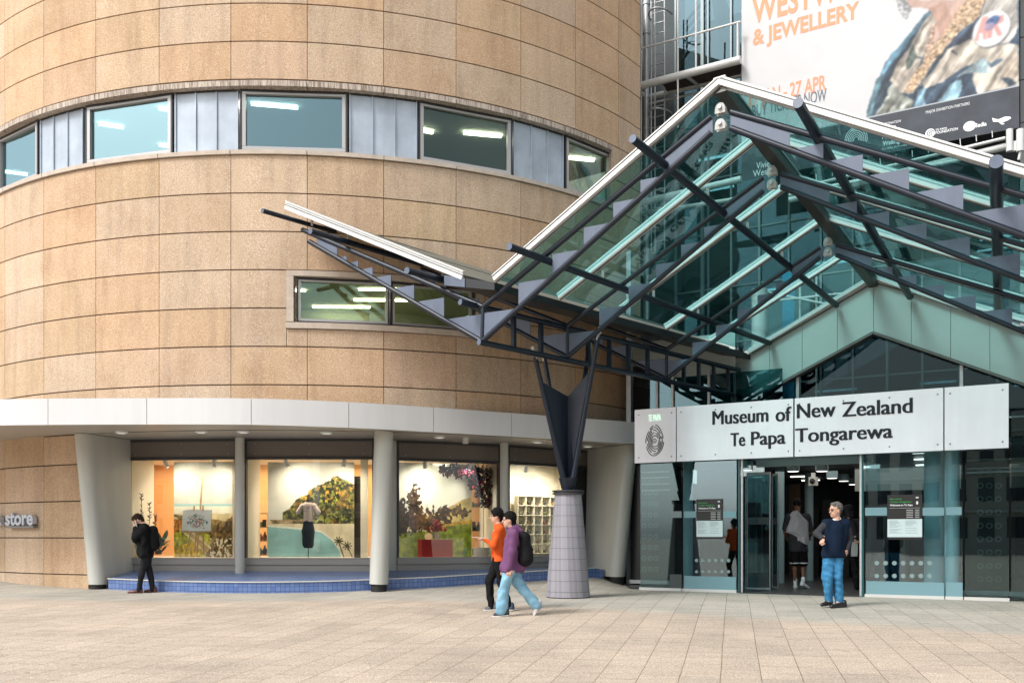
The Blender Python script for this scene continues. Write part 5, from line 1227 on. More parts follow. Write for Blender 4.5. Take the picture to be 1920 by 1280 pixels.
# opening hours posters on the glass
def notice(x0, x1, y0, y1, label):
    v = VS-.012; a, b = us(x0, v), us(x1, v); xm = (x0+x1)/2; zt_, zb_ = uz(xm, y0, v)[1], uz(xm, y1, v)[1]; h = zt_-zb_; wdt = b-a; zs = zb_+h*.46-.0
    t = thing('notice', W((a+b)/2, v, zb_), label, 'notice')
    mb = MB(); mb.ebox(a, b, v-.004, v, zs, zt_); mb.build('heading_panel', mat('black_notice', (.012,.012,.013), .35), t)
    mb = MB(); mb.ebox(a, b, v-.004, v, zb_+.05, zs-.002); mb.build('paper_sheet', mat('pale_notice_paper', (.55,.66,.68), .5), t)
    mb = MB(); mb.ebox(a, b, v-.004, v, zb_, zb_+.048); mb.build('foot_panel', mat('black_notice', (.012,.012,.013), .35), t)
    L = lambda mb_, s, fx, fz, fw, cap, bold=.02: text_on(mb_, s, W(a+wdt*fx, v-.006, zs+(zt_-zs)*fz), U, up, -V, wdt*fw, cap, bold)
    mb = MB(); L(mb, 'Nau mai ki', .07, .80, .34, .030); L(mb, 'Te Papa Tongarewa', .07, .68, .62, .030); mb.build('green_heading', mat('green_lettering', (.03,.35,.06), .5), t)
    mb = MB(); L(mb, 'Welcome to Te Papa', .07, .54, .66, .036, .035)
    for k in range(5): mb.ebox(a+wdt*.55, a+wdt*.74, v-.006, v-.005, zs+(zt_-zs)*(.36-.075*k), zs+(zt_-zs)*(.375-.075*k)); mb.ebox(a+wdt*.80, a+wdt*.92, v-.006, v-.005, zs+(zt_-zs)*(.36-.075*k), zs+(zt_-zs)*(.375-.075*k))
    mb.ebox(a+wdt*.06, a+wdt*.94, v-.006, v-.005, zs+(zt_-zs)*.45, zs+(zt_-zs)*.457); mb.lathe(W(a+wdt*.86, v-.005, zs+(zt_-zs)*.66), [(.03,0),(.03,.002)], 14, ax=(U*.7, up*1.2, -V)); mb.ebox(a+wdt*.82, a+wdt*.90, v-.006, v-.005, zs+(zt_-zs)*.85, zs+(zt_-zs)*.90)
    mb.build('white_heading', mat('white_lettering', (.75,.76,.76), .5), t)
    mb = MB(); rr = random.Random(3)
    for c in (0, 1):
        for k in range(11):
            if k in (0, 4, 8) or rr.random() < .8: z = zs-.04-(zs-zb_-.12)*k/12; mb.ebox(a+wdt*(.06+.46*c), a+wdt*(.06+.46*c+rr.uniform(.2,.38)), v-.0062, v-.0045, z, z+.007)
    mb.build('small_print', mat('grey_print', (.22,.28,.30), .6), t)
notice(1306, 1355, 935, 1010, 'black and pale blue opening hours notice on the glass left of the doorway')
notice(1664, 1729, 927, 1011, 'black and pale blue opening hours notice on the glass right of the doorway')

# ------------------------------------------------------------------ museum sign
VSG = 20.3; sg = thing('museum_sign', W(us(1540, VSG), VSG, 2.9), 'long white metal museum name sign with black lettering above the doorway', 'sign')
SB = mat('satin_white_sign', (.80,.81,.86), .32, .1, var=.05, vscale=1.2, streak=.06); z0, z1 = 2.895, 4.112
for x0, x1 in ((1190, 1267), (1269, 1487), (1490, 1768.5), (1771, 1891)):
    a, b = uz(x0, 800, VSG)[0], uz(x1, 800, VSG)[0]; mb = MB(); mb.ebox(a, b, VSG, VSG+.06, z0, z1); o = mb.build('sign_panel', SB, sg)
    mb = MB(); n_ = 2 if b-a < 1.6 else 4
    for k in range(n_):
        for z in (z0+.12, z1-.12): mb.lathe(W(a+.10+(b-a-.2)*k/(n_-1), VSG-.001, z), [(.018, 0), (.014, .012)], 12, ax=(U, up, -V))
    mb.build('bolt', mat('grey_bolt', (.25,.25,.26), .4, .5), o)
mb = MB(); mb.ebox(us(1195, VSG), us(1885, VSG), VSG+.07, VSG+.15, z0+.3, z1-.3); mb.build('backing_frame', ALUD, sg)
INK = mat('charcoal_lettering', (.022,.026,.032), .6, spec=.2); VL = VSG-.004
def sl_(txt, x0, x1, yb, cap, bold=.022):
    a, _ = uz(x0, yb, VL); b, _ = uz(x1, yb, VL); _, zb = uz(x0, yb, VL); mb = MB(); e_ = .020
    for k in range(6): text_on(mb, txt, W(a+e_*k/5*1.2, VL-.0012*k, zb), U, up, -V, b-a-e_*1.2, cap, .0, 1, .006)
    mb.build('lettering', INK, sg)
sl_('Museum', 1335.5, 1441, 796.0, .295); sl_('of', 1454, 1484, 790, .295)
sl_('New', 1494, 1567, 784.0, .295); sl_('Zealand', 1578.5, 1711.5, 781.2, .295)
sl_('Te', 1369.5, 1397.5, 836.5, .285); sl_('Papa', 1408, 1473, 834.2, .285); sl_('Tongarewa', 1491, 1674, 829, .285)
a, b = uz(1215.5, 775, VL)[0], uz(1239, 775, VL)[0]; mb = MB(); text_on(mb, 'TE PAPA', W(a, VL, uz(1216, 789.5, VL)[1]), U, up, -V, b-a, .145, .0, 1, .006); mb.build('lit_lettering', emis('green_white_glow', (.55, 1, .70), .6), sg)
# thumbprint emblem: nested whorl ridges
mb = MB(); cx, cz = uz(1227.5, 826, VL); rr = random.Random(2); Wd, Hh = .215, .355; LW = .0195
def ridge(pts, wd=LW):
    for p, q in zip(pts[:-1], pts[1:]):
        a_ = W(cx+p[0], VL, cz+p[1]); b_ = W(cx+q[0], VL, cz+q[1])
        if (b_-a_).length > 1e-4: mb.bar(a_, b_, .004, wd, up.cross(V) if abs((b_-a_).normalized().z) > .9 else up)
ridge([((.004+.0058*t)*math.cos(t+.5)*.95, (.004+.0058*t)*math.sin(t+.5)*1.2-.01) for t in [k*.3 for k in range(34)]], .016)
for i, s in enumerate((.40, .55, .70, .85, 1.0)):
    K = 48; pts = []
    for k in range(K+1):
        t = 2*math.pi*k/K+.6*i; sn = math.sin(t); pts.append((Wd*s*math.cos(t)*(1-.10*sn-.06*abs(sn))+.012*(1-s), Hh*s*sn*(.98 if sn > 0 else .92)-.02*(1-s)+.012*math.sin(3*t+i)))
    g_ = [rr.randint(2, 14), rr.randint(20, 30), rr.randint(36, 44)][:1 if i < 2 else 3]; last = 0
    for q in g_+[K]:
        ridge(pts[last:q]); last = q+1
mb.build('thumbprint_emblem', mat('black_ink_sign', (.012,.012,.016), .4), sg)
# ------------------------------------------------------------------ glazed tower, walkway, ladder
VT = 27.0; uT0 = uz(1203, 100, VT)[0]-1.5; uT1 = uz(1960, 100, VT)[0]+6
mb = MB(); mb.ebox(uz(1268, 100, VT)[0], uT1, VT, VT+.015, 3.2, 19); mb.build('curtain_glass', glass('blue_curtain_glass', (.35,.46,.48), (.42,.58,.66), .10, .55, wave=.06), eb)
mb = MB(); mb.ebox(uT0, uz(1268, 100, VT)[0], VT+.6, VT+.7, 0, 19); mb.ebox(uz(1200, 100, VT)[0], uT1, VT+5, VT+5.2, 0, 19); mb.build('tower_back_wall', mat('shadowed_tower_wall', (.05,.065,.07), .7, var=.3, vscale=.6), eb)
for x, wd in ((1268, .06), (1318, .09), (1329, .04), (1372, .05), (1425, .06), (1480, .05), (1540, .06), (1600, .05), (1664, .06), (1730, .05), (1800, .06), (1870, .05), (1945, .06)):
    mb = MB(); u = uz(x, 100, VT)[0]; mb.ebox(u-wd/2, u+wd/2, VT-.08, VT-.003, 3.2, 19); mb.build('curtain_mullion', mat('teal_grey_mullion', (.22,.27,.28), .4, .3), eb)
for z in (4.2, 5.5, 6.8, 8.4, 10.0, 11.6, 13.2, 14.8): mb = MB(); mb.ebox(uz(1268, 100, VT)[0], uT1, VT-.05, VT-.004, z-.02, z+.02); mb.build('curtain_transom', MC['teal_grey_mullion'], eb)
for z in (5.6, 9.2, 12.8): mb = MB(); mb.ebox(uT0+.4, uT1, VT+.75, VT+5, z, z+.35); mb.build('tower_floor', mat('tower_floor_slab', (.10,.12,.12), .7), eb)
rr = random.Random(9)
for i in range(26):
    mb = MB(); u = uT0+1+rr.uniform(0, 14); z = rr.choice((5.55, 9.15, 12.75)); v = VT+rr.uniform(1, 4); mb.ebox(u, u+rr.uniform(.5, 1.2), v, v+.1, z-.05, z); mb.build('tower_strip_light', emis('tower_light', (.9,.97,1), 3), eb)
mb = MB(); p = onv(1424, 500, 24.6); p.z = 0; mb.tube(p+up*3, p+up*7.6, .20, n=28); mb.build('round_duct', PIPEW, eb, smooth=True)
u = uz(1478, 500, 25.5)[0]; mb = MB(); mb.ebox(u-.16, u+.16, 25.5, 25.53, 4.2, 8.2); mb.build('blue_hanging_panel', mat('bright_blue_panel', (.01,.22,.38), .5), eb)
for x in (1500, 1531): mb = MB(); p = onv(x, 500, 25.0); p.z = 3; mb.tube(p, p+up*5, .028); mb.build('stay_rod', PIPEW, eb, smooth=True)
for y0, y1 in ((565, 548), (548, 580)): mb = MB(); mb.tube(onv(1440, y0, 24.8), onv(1600, y1, 24.8), .03); mb.build('stay_rod', PIPEW, eb, smooth=True)
# leaning pale cone and hooped stair rail seen inside the top of the tower
mb = MB(); mb.tube(onv(1338, -30, VT+1.2), onv(1392, 160, VT+1.2), .12, .55, n=24); mb.build('leaning_cone', mat('tan_cone', (.50,.46,.33), .6), eb, smooth=True)
mb = MB()
for k in range(5): mb.tube(onv(1270, 60+16*k, VT+.5), onv(1330, -10+14*k, VT+.5), .05)
mb.build('stair_stringer', mat('dark_stair_metal', (.03,.04,.05), .5), eb)
# grey metal wall right of the banner and dark soffit under it
cw_ = MB(); u0 = uz(1913, 200, 26)[0]; zz = [5.0+1.02*k for k in range(13)]
for z0, z1 in zip(zz[:-1], zz[1:]): cw_.ebox(u0, u0+5, 26.0, 26.1, z0+.012, z1-.012)
cw_.build('metal_wall_panel', mat('mid_grey_wall_panel', (.27,.28,.285), .45, var=.05, vscale=1), eb)
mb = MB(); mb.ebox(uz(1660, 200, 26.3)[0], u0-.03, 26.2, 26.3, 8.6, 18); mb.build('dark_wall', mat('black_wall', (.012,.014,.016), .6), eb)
# walkway
wk = thing('maintenance_walkway', onv(1290, 150, 25.6), 'white tubular maintenance walkway high between the round tower and the banner', 'walkway')
def T(a, b, v0, v1, r, name, m=PIPEW, par=None):
    mb = MB(); mb.tube(onv(*a, v0), onv(*b, v1), r, n=16); return mb.build(name, m, par or wk, smooth=True)
T((1187,165), (1388.5,112.3), 25.0, 25.0, .105, 'front_tube'); T((1212,184), (1389,140), 26.3, 26.3, .085, 'rear_tube')
T((1190,166), (1213,184), 25.0, 26.3, .06, 'cross_tube'); T((1285,142), (1310,160), 25.0, 26.3, .05, 'cross_tube'); 
a, b, c, d = onv(1240, 153, 25.1), onv(1389, 114, 25.1), onv(1389, 140, 26.2), onv(1250, 172, 26.2)
mb = MB(); mb.prism([a, b, c, d], up*.03); mb.build('deck', mat('weathered_timber_deck', (.085,.055,.04), .8, var=.4, vscale=6), wk)
T((1194,94), (1389,41), 25.0, 25.0, .028, 'handrail')
for x, y0, y1 in ((1194, 94, 160), (1271, -40, 240), (1305, -40, 132), (1383, 44, 112)): T((x, y0), (x, y1), 25.0, 25.0, .026, 'rail_post')
T((1216, 195), (1420, 150), 26.2, 26.2, .03, 'lower_rail')
# ladder
ld_ = thing('caged_ladder', onv(1233, 300, 25.8), 'galvanised caged access ladder in the corner beside the round tower', 'ladder')
for x in (1221, 1228, 1246): T((x, -40), (x, 470), 25.7, 25.7, .024, 'stile', GALV, ld_)
for k in range(26): T((1221, 5+19.5*k+2), (1246, 5+19.5*k-4), 25.7, 25.7, .013, 'rung', GALV, ld_)
for y in (-2, 38, 222, 405):
    mb = MB(); pts = [];
    for i in range(13):
        t = math.pi*(i/12); p = onv(1222, y, 25.7); pts.append(p+U*(.30-.32*math.cos(t))-V*(.55*math.sin(t)))
    mb.path(pts, .026, 8); mb.build('cage_hoop', GALV, ld_, smooth=True)
for x in (1202.5,): T((x, -40), (x, 430), 25.2, 25.2, .02, 'stile', GALV, ld_)
dp = MB(); dp.tube(onv(1212, -60, 25.9), onv(1212, 600, 25.9), .085, n=18)
for y in (5, 60, 180, 240, 330): dp.tube(onv(1212, y, 25.9), onv(1212, y+5, 25.9), .105, n=18)
o = dp.build('drainpipe', GALV, None, smooth=True); tag(o, 'grey drainpipe running up beside the caged ladder', 'pipe')
# ------------------------------------------------------------------ banner
VBN = 25.3; bu0, bz1 = uz(1390.5, -60, VBN)[0], 15.0; bu1 = uz(1911, 100, VBN)[0]; bz0 = uz(1911, 239, VBN)[1]; bz1 = uz(1911, -270, VBN)[1]
bn = thing('exhibition_banner', W((bu0+bu1)/2, VBN, bz0), 'huge white exhibition banner with orange lettering and a cropped portrait on the glass tower', 'banner')
def paint_banner(c):
    u = bu0+(bu1-bu0)*c.X; z = bz1+(bz0-bz1)*c.Y
    X = U.x*u+V.x*VBN; Y = U.y*u+V.y*VBN; c.X = 960+F*X/Y; c.Y = HZ-F*(z-CAMH)/Y
    q = lambda pts: [(1600+a/5.334, b/5.334) for a, b in pts]
    c.C[:] = np.array((236,237,239))/255; c.fill(np.ones_like(c.X), (236,237,239), jit=.02, js=.03)
    x, y = c.X, c.Y
    X0_, Y0_ = c.X, c.Y; c.warp(3.6, .03); x, y = c.X, c.Y
    jk = q([(120,1185),(165,1110),(205,940),(262,730),(345,600),(480,450),(600,285),(740,120),(830,60),(1000,0),(1700,0),(1700,1100)])
    c.poly(jk, (70,88,108), jit=.45, js=.05, seed=81)
    c.poly(q([(262,730),(420,510),(600,290),(745,120),(770,115),(620,330),(500,500),(400,620),(300,740)]), (122,170,196), jit=.3, js=.08)
    c.poly(q([(120,1185),(200,900),(262,735),(300,740),(250,960),(190,1185)]), (96,128,140), jit=.5, js=.09)
    c.poly(q([(770,120),(840,220),(770,420),(700,560),(590,780),(560,950),(450,930),(360,810),(430,640),(560,470),(640,330)]), (196,186,174), jit=.35, js=.10, seed=84)
    c.poly(q([(380,830),(460,930),(600,1000),(560,1085),(400,1130),(200,1185),(300,1020)]), (172,176,168), jit=.5, js=.12, seed=85)
    c.poly(q([(250,900),(360,800),(330,960),(230,1100),(180,1185)]), (58,76,88), jit=.3, js=.1)
    c.poly(q([(600,430),(640,560),(560,700),(530,720),(520,600)]), (96,108,104), jit=.5, js=.2)
    sk = q([(430,0),(1340,0),(1260,120),(1010,330),(880,400),(810,440),(785,330),(835,235),(790,140),(740,85),(640,72),(575,85),(525,40)])
    c.poly(sk, (222,190,176), jit=.10, js=.03, seed=86)
    c.poly(q([(740,85),(900,20),(1000,200),(960,330),(880,400),(835,235),(790,140)]), (204,168,152), jit=.18, js=.05)
    for k in range(4): c.line((1600+(850+60*k)/5.334, 4), (1600+(900+22*k)/5.334, 60), .5, (186,148,132), a=.6)
    m = inpoly(x, y, q([(425,0),(520,0),(590,90),(560,160),(530,215),(470,150)])) & (fbm(x, y, .35, 87) > .44); c.fill(m.astype(float), (150,152,156), jit=.6, js=.6)
    c.poly(q([(1000,420),(1220,240),(1190,380),(1120,420),(960,500),(900,600),(860,640),(930,480)]), (66,78,98), jit=.3, js=.2)
    c.poly(q([(1340,0),(1640,0),(1640,330),(1560,420),(1330,480),(1180,380),(1230,230),(1280,120)]), (216,212,206), jit=.14, js=.06)
    c.poly(q([(940,500),(1120,410),(1190,380),(1330,480),(1560,430),(1650,440),(1660,860),(1250,945),(1195,780),(1200,640),(1050,720),(900,810),(700,895),(680,830),(800,700)]), (200,190,177), jit=.30, js=.055, seed=88)
    c.poly(q([(700,895),(900,808),(1140,660),(1200,740),(1195,800),(1000,800),(900,900),(840,1035),(600,1085),(640,905)]), (72,90,110), jit=.3, js=.08)
    c.poly(q([(840,1035),(960,850),(1075,800),(1085,900),(1030,990),(1000,1005)]), (150,188,204), jit=.3, js=.08)
    c.poly(q([(600,1085),(640,900),(720,885),(700,980),(720,1060)]), (140,176,196), jit=.3, js=.08)
    c.poly(q([(1010,790),(1200,650),(1290,570),(1360,640),(1340,740),(1190,720)]), (150,170,176), jit=.35, js=.1)
    c.poly(q([(1470,790),(1560,780),(1640,840),(1560,870)]), (70,84,100)); c.poly(q([(1330,600),(1380,640),(1480,580),(1500,610),(1380,690)]), (92,110,124), jit=.3, js=.1)
    c.poly(q([(1480,760),(1640,500),(1660,840),(1600,800)]), (214,198,180), jit=.2, js=.08)
    a_ = math.radians(57); fu = (x*math.cos(a_)-y*math.sin(a_)); fv = (x*math.sin(a_)+y*math.cos(a_)); fo = 1+.62*(fbm(fu*.010, fv*.11, 1., 301, 4)-.5)*2+.25*(fbm(fu*.03, fv*.3, 1., 305, 3)-.5)*2
    jm = inpoly(x, y, jk) & ~inpoly(x, y, sk); c.C = np.where(jm[..., None], c.C*fo[..., None], c.C); c.C = np.where((inpoly(x, y, sk))[..., None], c.C*(1+(fo[..., None]-1)*.22), c.C)
    nk = inpoly(x, y, q([(1140,0),(1330,0),(1250,160),(1060,330),(930,480),(780,650),(680,810),(590,930),(500,930),(560,800),(690,620),(740,480),(890,360),(990,190)]))
    c.fill(nk.astype(float), (214,184,152), jit=.9, js=.42, seed=89); c.fill((nk & (fbm(x, y, .5, 90) > .62)).astype(float), (246,228,206)); c.fill((nk & (fbm(x, y, .5, 91) < .36)).astype(float), (150,112,86), a=.7)
    nk = inpoly(x, y, q([(800,240),(835,260),(780,500),(760,530),(725,500)])); c.fill(nk.astype(float), (214,180,160), jit=.9, js=.5, seed=92)
    for a, b in (((640,570),(690,585)), ((820,575),(890,572)), ((985,510),(1035,548))): c.line(q([a])[0], q([b])[0], 1.3, (60,66,70))
    for k in range(9): c.line(q([(640+20*k, 880-8*k)])[0], q([(655+19*k, 800-8*k)])[0], .5, (236,226,214), a=.8)
    c.X, c.Y = X0_, Y0_; x, y = c.X, c.Y
    bx, by = 1600+1383/5.334, 290/5.334
    c.ell(bx+1, by+1.5, 41, 30, (120,120,124), rot=-42); c.ell(bx, by, 40, 29, (245,245,246), rot=-42)
    c.poly(q([(1210,410),(1290,180),(1350,165),(1330,400),(1300,395),(1290,330),(1260,340),(1250,415)]), (236,178,172)); c.poly(q([(1345,200),(1500,150),(1505,215),(1440,250),(1490,345),(1450,370),(1400,270),(1380,380),(1340,390)]), (232,170,166))
    c.ell(bx+2, by-14, 15, 8, (92,120,168), rot=-35, jit=.5, js=.4); c.ell(bx-4, by-4, 10, 7, (176,160,190), rot=-35, jit=.3, js=.4)
    # the dark band along the foot
    zb_ = uz(1625, 221.5, VBN)[1]; zz_ = bz1+(bz0-bz1)*np.linspace(0, 1, c.C.shape[0])[:, None]; band_ = (zz_ < zb_)+0*x
    c.blur(1.0); c.poly(q([(1183,300),(1185,299)]+[(1184,301)]), (245,245,246))
    c.fill(band_.astype(float), (74,80,90), jit=.22, js=.035, seed=95); ln = (np.abs(zz_-zb_) < .012)+0*x > 0; c.fill(ln.astype(float), (200,206,214))
up_ = up
painted('printed_sheet', lambda s, t: W(bu0+(bu1-bu0)*s, VBN, bz1+(bz0-bz1)*t), 420, 420, paint_banner, bn, V*.02, .5, 'banner_print', .66)
OR = mat('orange_banner_ink', srgb(247,140,98), .5); GR = mat('grey_banner_ink', srgb(92,98,108), .5); WT = mat('white_banner_ink', (.78,.80,.82), .5)
VL2 = VBN-.006
def btxt(txt, x0, y0, x1, cap_px, m, bold=.03, parent=bn):
    a, z = uz(x0, y0, VL2); b, _ = uz(x1, y0, VL2); z2 = uz(x0, y0-cap_px, VL2)[1]; mb = MB(); text_on(mb, txt, W(a, VL2, z), U, up, -V, b-a, z2-z, bold); mb.build('lettering', m, parent)
btxt('WESTWOOD', 1410, 46, 1682, 48, OR, .025); btxt('& JEWELLERY', 1411.5, 86.5, 1611, 30, OR, .03)
btxt('17 JAN\u2013 27 APR', 1405, 201, 1549, 27, OR, .02); btxt('BUY TICKETS NOW', 1410, 220, 1550, 22, GR, .015)
btxt('DESTINATION', 1655, 236, 1689, 4.6, WT, 0); btxt('PARTNER', 1655, 244.5, 1680, 4.6, WT, 0); btxt('MAJOR EXHIBITION PARTNERS', 1736, 213.5, 1818, 5.2, WT, 0)
btxt('TE PAPA', 1754, 246, 1776, 3.6, WT, .02); btxt('FOUNDATION', 1754, 252, 1796, 5, WT, .02); btxt('Media', 1825, 240.5, 1850, 8, WT, .03)
btxt('Vivienne', 1418, 317, 1462, 12, WT, .0); btxt('Westwood', 1412, 332, 1475, 12, WT, .0); btxt('Positively', 1654, 262, 1696, 8, WT, 0); btxt('Wellington', 1655, 274, 1700, 9, WT, .02); btxt('Me Heke Ki Poneke', 1654, 282, 1700, 4, WT, 0)
mb = MB(); p = onv(1744, 250, VL2); mb.lathe(p, [(.11, 0), (.11, .003)], 24, ax=(U, up, -V)); mb.build('white_emblem', WT, bn); mb = MB(); p = onv(1818, 237, VL2); mb.lathe(p, [(.12, 0), (.12, .003)], 24, ax=(U*1.15, up, -V)); mb.build('white_emblem', WT, bn); mb = MB()
q_ = [onv(a, b, VL2) for a, b in ((1860,221),(1866,223),(1872,224),(1884,219),(1894,219),(1896,222),(1890,226),(1880,230),(1884,233),(1878,234),(1872,229),(1862,229))]; mb.prism(q_, -V*.003)
mb.build('white_emblem', WT, bn)
mb = MB(); mb2 = [(.085-.0075*k)*1 for k in range(9)]
c0 = onv(1744, 250, VL2-.004); pts = [c0+U*(.085-.0028*k)*math.cos(k*.42)+up*(.085-.0028*k)*math.sin(k*.42) for k in range(26)]
for a_, b_ in zip(pts[:-1], pts[1:]): mb.bar(a_, b_, .004, .016, V.cross((b_-a_).normalized()))
mb.build('dark_spiral', mat('dark_band_ink', srgb(74,80,90), .5), bn)
btxt('GO', 1811, 239.6, 1825, 5.5, MC['dark_band_ink'], .03)
# thumbprint and block mark of the band
mb = MB(); c0 = onv(1605, 262, VL2)
for i in range(6):
    r_ = .07+.05*i; a0_ = -20; pts = [c0+U*r_*.85*math.cos(math.radians(a0_+220*k/14))+up*r_*math.sin(math.radians(a0_+220*k/14)) for k in range(15)]
    for a_, b_ in zip(pts[:-1], pts[1:]): mb.bar(a_, b_, .004, .018, V.cross((b_-a_).normalized()))
mb.build('thumbprint_emblem', WT, bn)
btxt('TE PAPA', 1594, 247, 1618, 9, WT, .03)
# lacing tubes under the banner
bt = thing('banner_frame', onv(1850, 272, 25.4), 'white lacing tubes and bracket under the right end of the banner', 'frame')
T((1500,352), (1885,259), 25.2, 25.2, .04, 'lacing_tube', PIPEW, bt); T((1480,375), (1890,274), 25.6, 25.6, .085, 'carrier_tube', PIPEW, bt)
for x, r_ in ((1893, .075), (1913, .085)): T((x, 243), (x, 284), 25.1, 25.1, r_, 'bracket_tube', PIPEW, bt)
mb = MB(); a, b = uz(1894, 270, 25.15)[0], uz(1912, 270, 25.15)[0]; mb.ebox(a, b, 25.12, 25.2, uz(1903, 283, 25.15)[1], uz(1903, 265, 25.15)[1]); mb.build('bracket_plate', PIPEW, bt)
for k in range(12): x = 1530+30*k; y = 345-(x-1500)*.2416; T((x, y-12), (x+1, y), 25.22, 25.2, .010, 'lace', PIPEW, bt)
T((1913,284), (1910,300), 25.1, 25.1, .03, 'stay', PIPEW, bt)
T((1186,384), (1390,336), 24.4, 24.4, .09, 'low_tube', PIPEW, wk); T((1195,402), (1390,372), 24.9, 24.9, .06, 'low_tube', PIPEW, wk)
T((1480,366), (1800,300), 24.3, 24.3, .05, 'low_tube', PIPEW, bt)
# ------------------------------------------------------------------ the other side of the street, seen only in the glass
def street_building(x0, x1, y, h, col, label, seed, ww=1.6):
    t = thing('street_building', ((x0+x1)/2, y, 0), label, 'building'); mb = MB(); mb.box(((x0+x1)/2, y-6, h/2-.5), (x1-x0, 12, h+1)); mb.build('wall', mat('street_wall_%d' % seed, col, .8), t)
    bn_ = MB(); nx_ = int((x1-x0)/(ww*1.7))
    for f in range(int(h/3.4)):
        for i in range(nx_):
            cx_ = x0+(x1-x0)*(i+.5)/nx_; wn = MB(); wn.box((cx_, y+.02, 2+3.4*f), (ww, .1, 1.9)); wn.build('window', mat('street_window', (.03,.04,.05), .1), t)
        bn_ = MB(); bn_.box(((x0+x1)/2, y+.15, .5+3.4*f+3.0), (x1-x0, .3, .25)); bn_.build('cornice', mat('street_trim', (.5,.5,.48), .7), t)
street_building(-62, -22, -44, 13, (.42,.40,.36), 'low cream building across the street behind the viewer, reflected in the glass', 1)
street_building(-20, 14, -50, 15, (.30,.31,.32), 'mid height grey office building across the street, reflected in the glass', 2)
street_building(17, 48, -44, 12, (.50,.49,.46), 'pale commercial building across the street, reflected in the right hand doors', 3, 2.2)
car = thing('parked_car', (16, -30, 0), 'silver car parked across the street, reflected in the right hand doors', 'car')
cv_, cf_ = surface([('c', (-1.7,0,.55), (1.7,0,.55), .42, .40, ((0,1,0), .55)), ('c', (-.9,0,1.0), (.7,0,1.02), .38, .36, ((0,1,0), .6))], res=.09, k=.2)
me = bpy.data.meshes.new('body'); me.from_pydata((cv_+np.array((16, -30, 0))).tolist(), [], cf_.tolist()); me.materials.append(mat('silver_paint', (.5,.51,.53), .25, .4)); link(bpy.data.objects.new('body', me), car)
for x in (14.8, 17.2):
    for y in (-30.75, -29.25): mb = MB(); mb.tube((x, y-.1, .32), (x, y+.1, .32), .32, n=20); mb.build('wheel', BLACK, car)
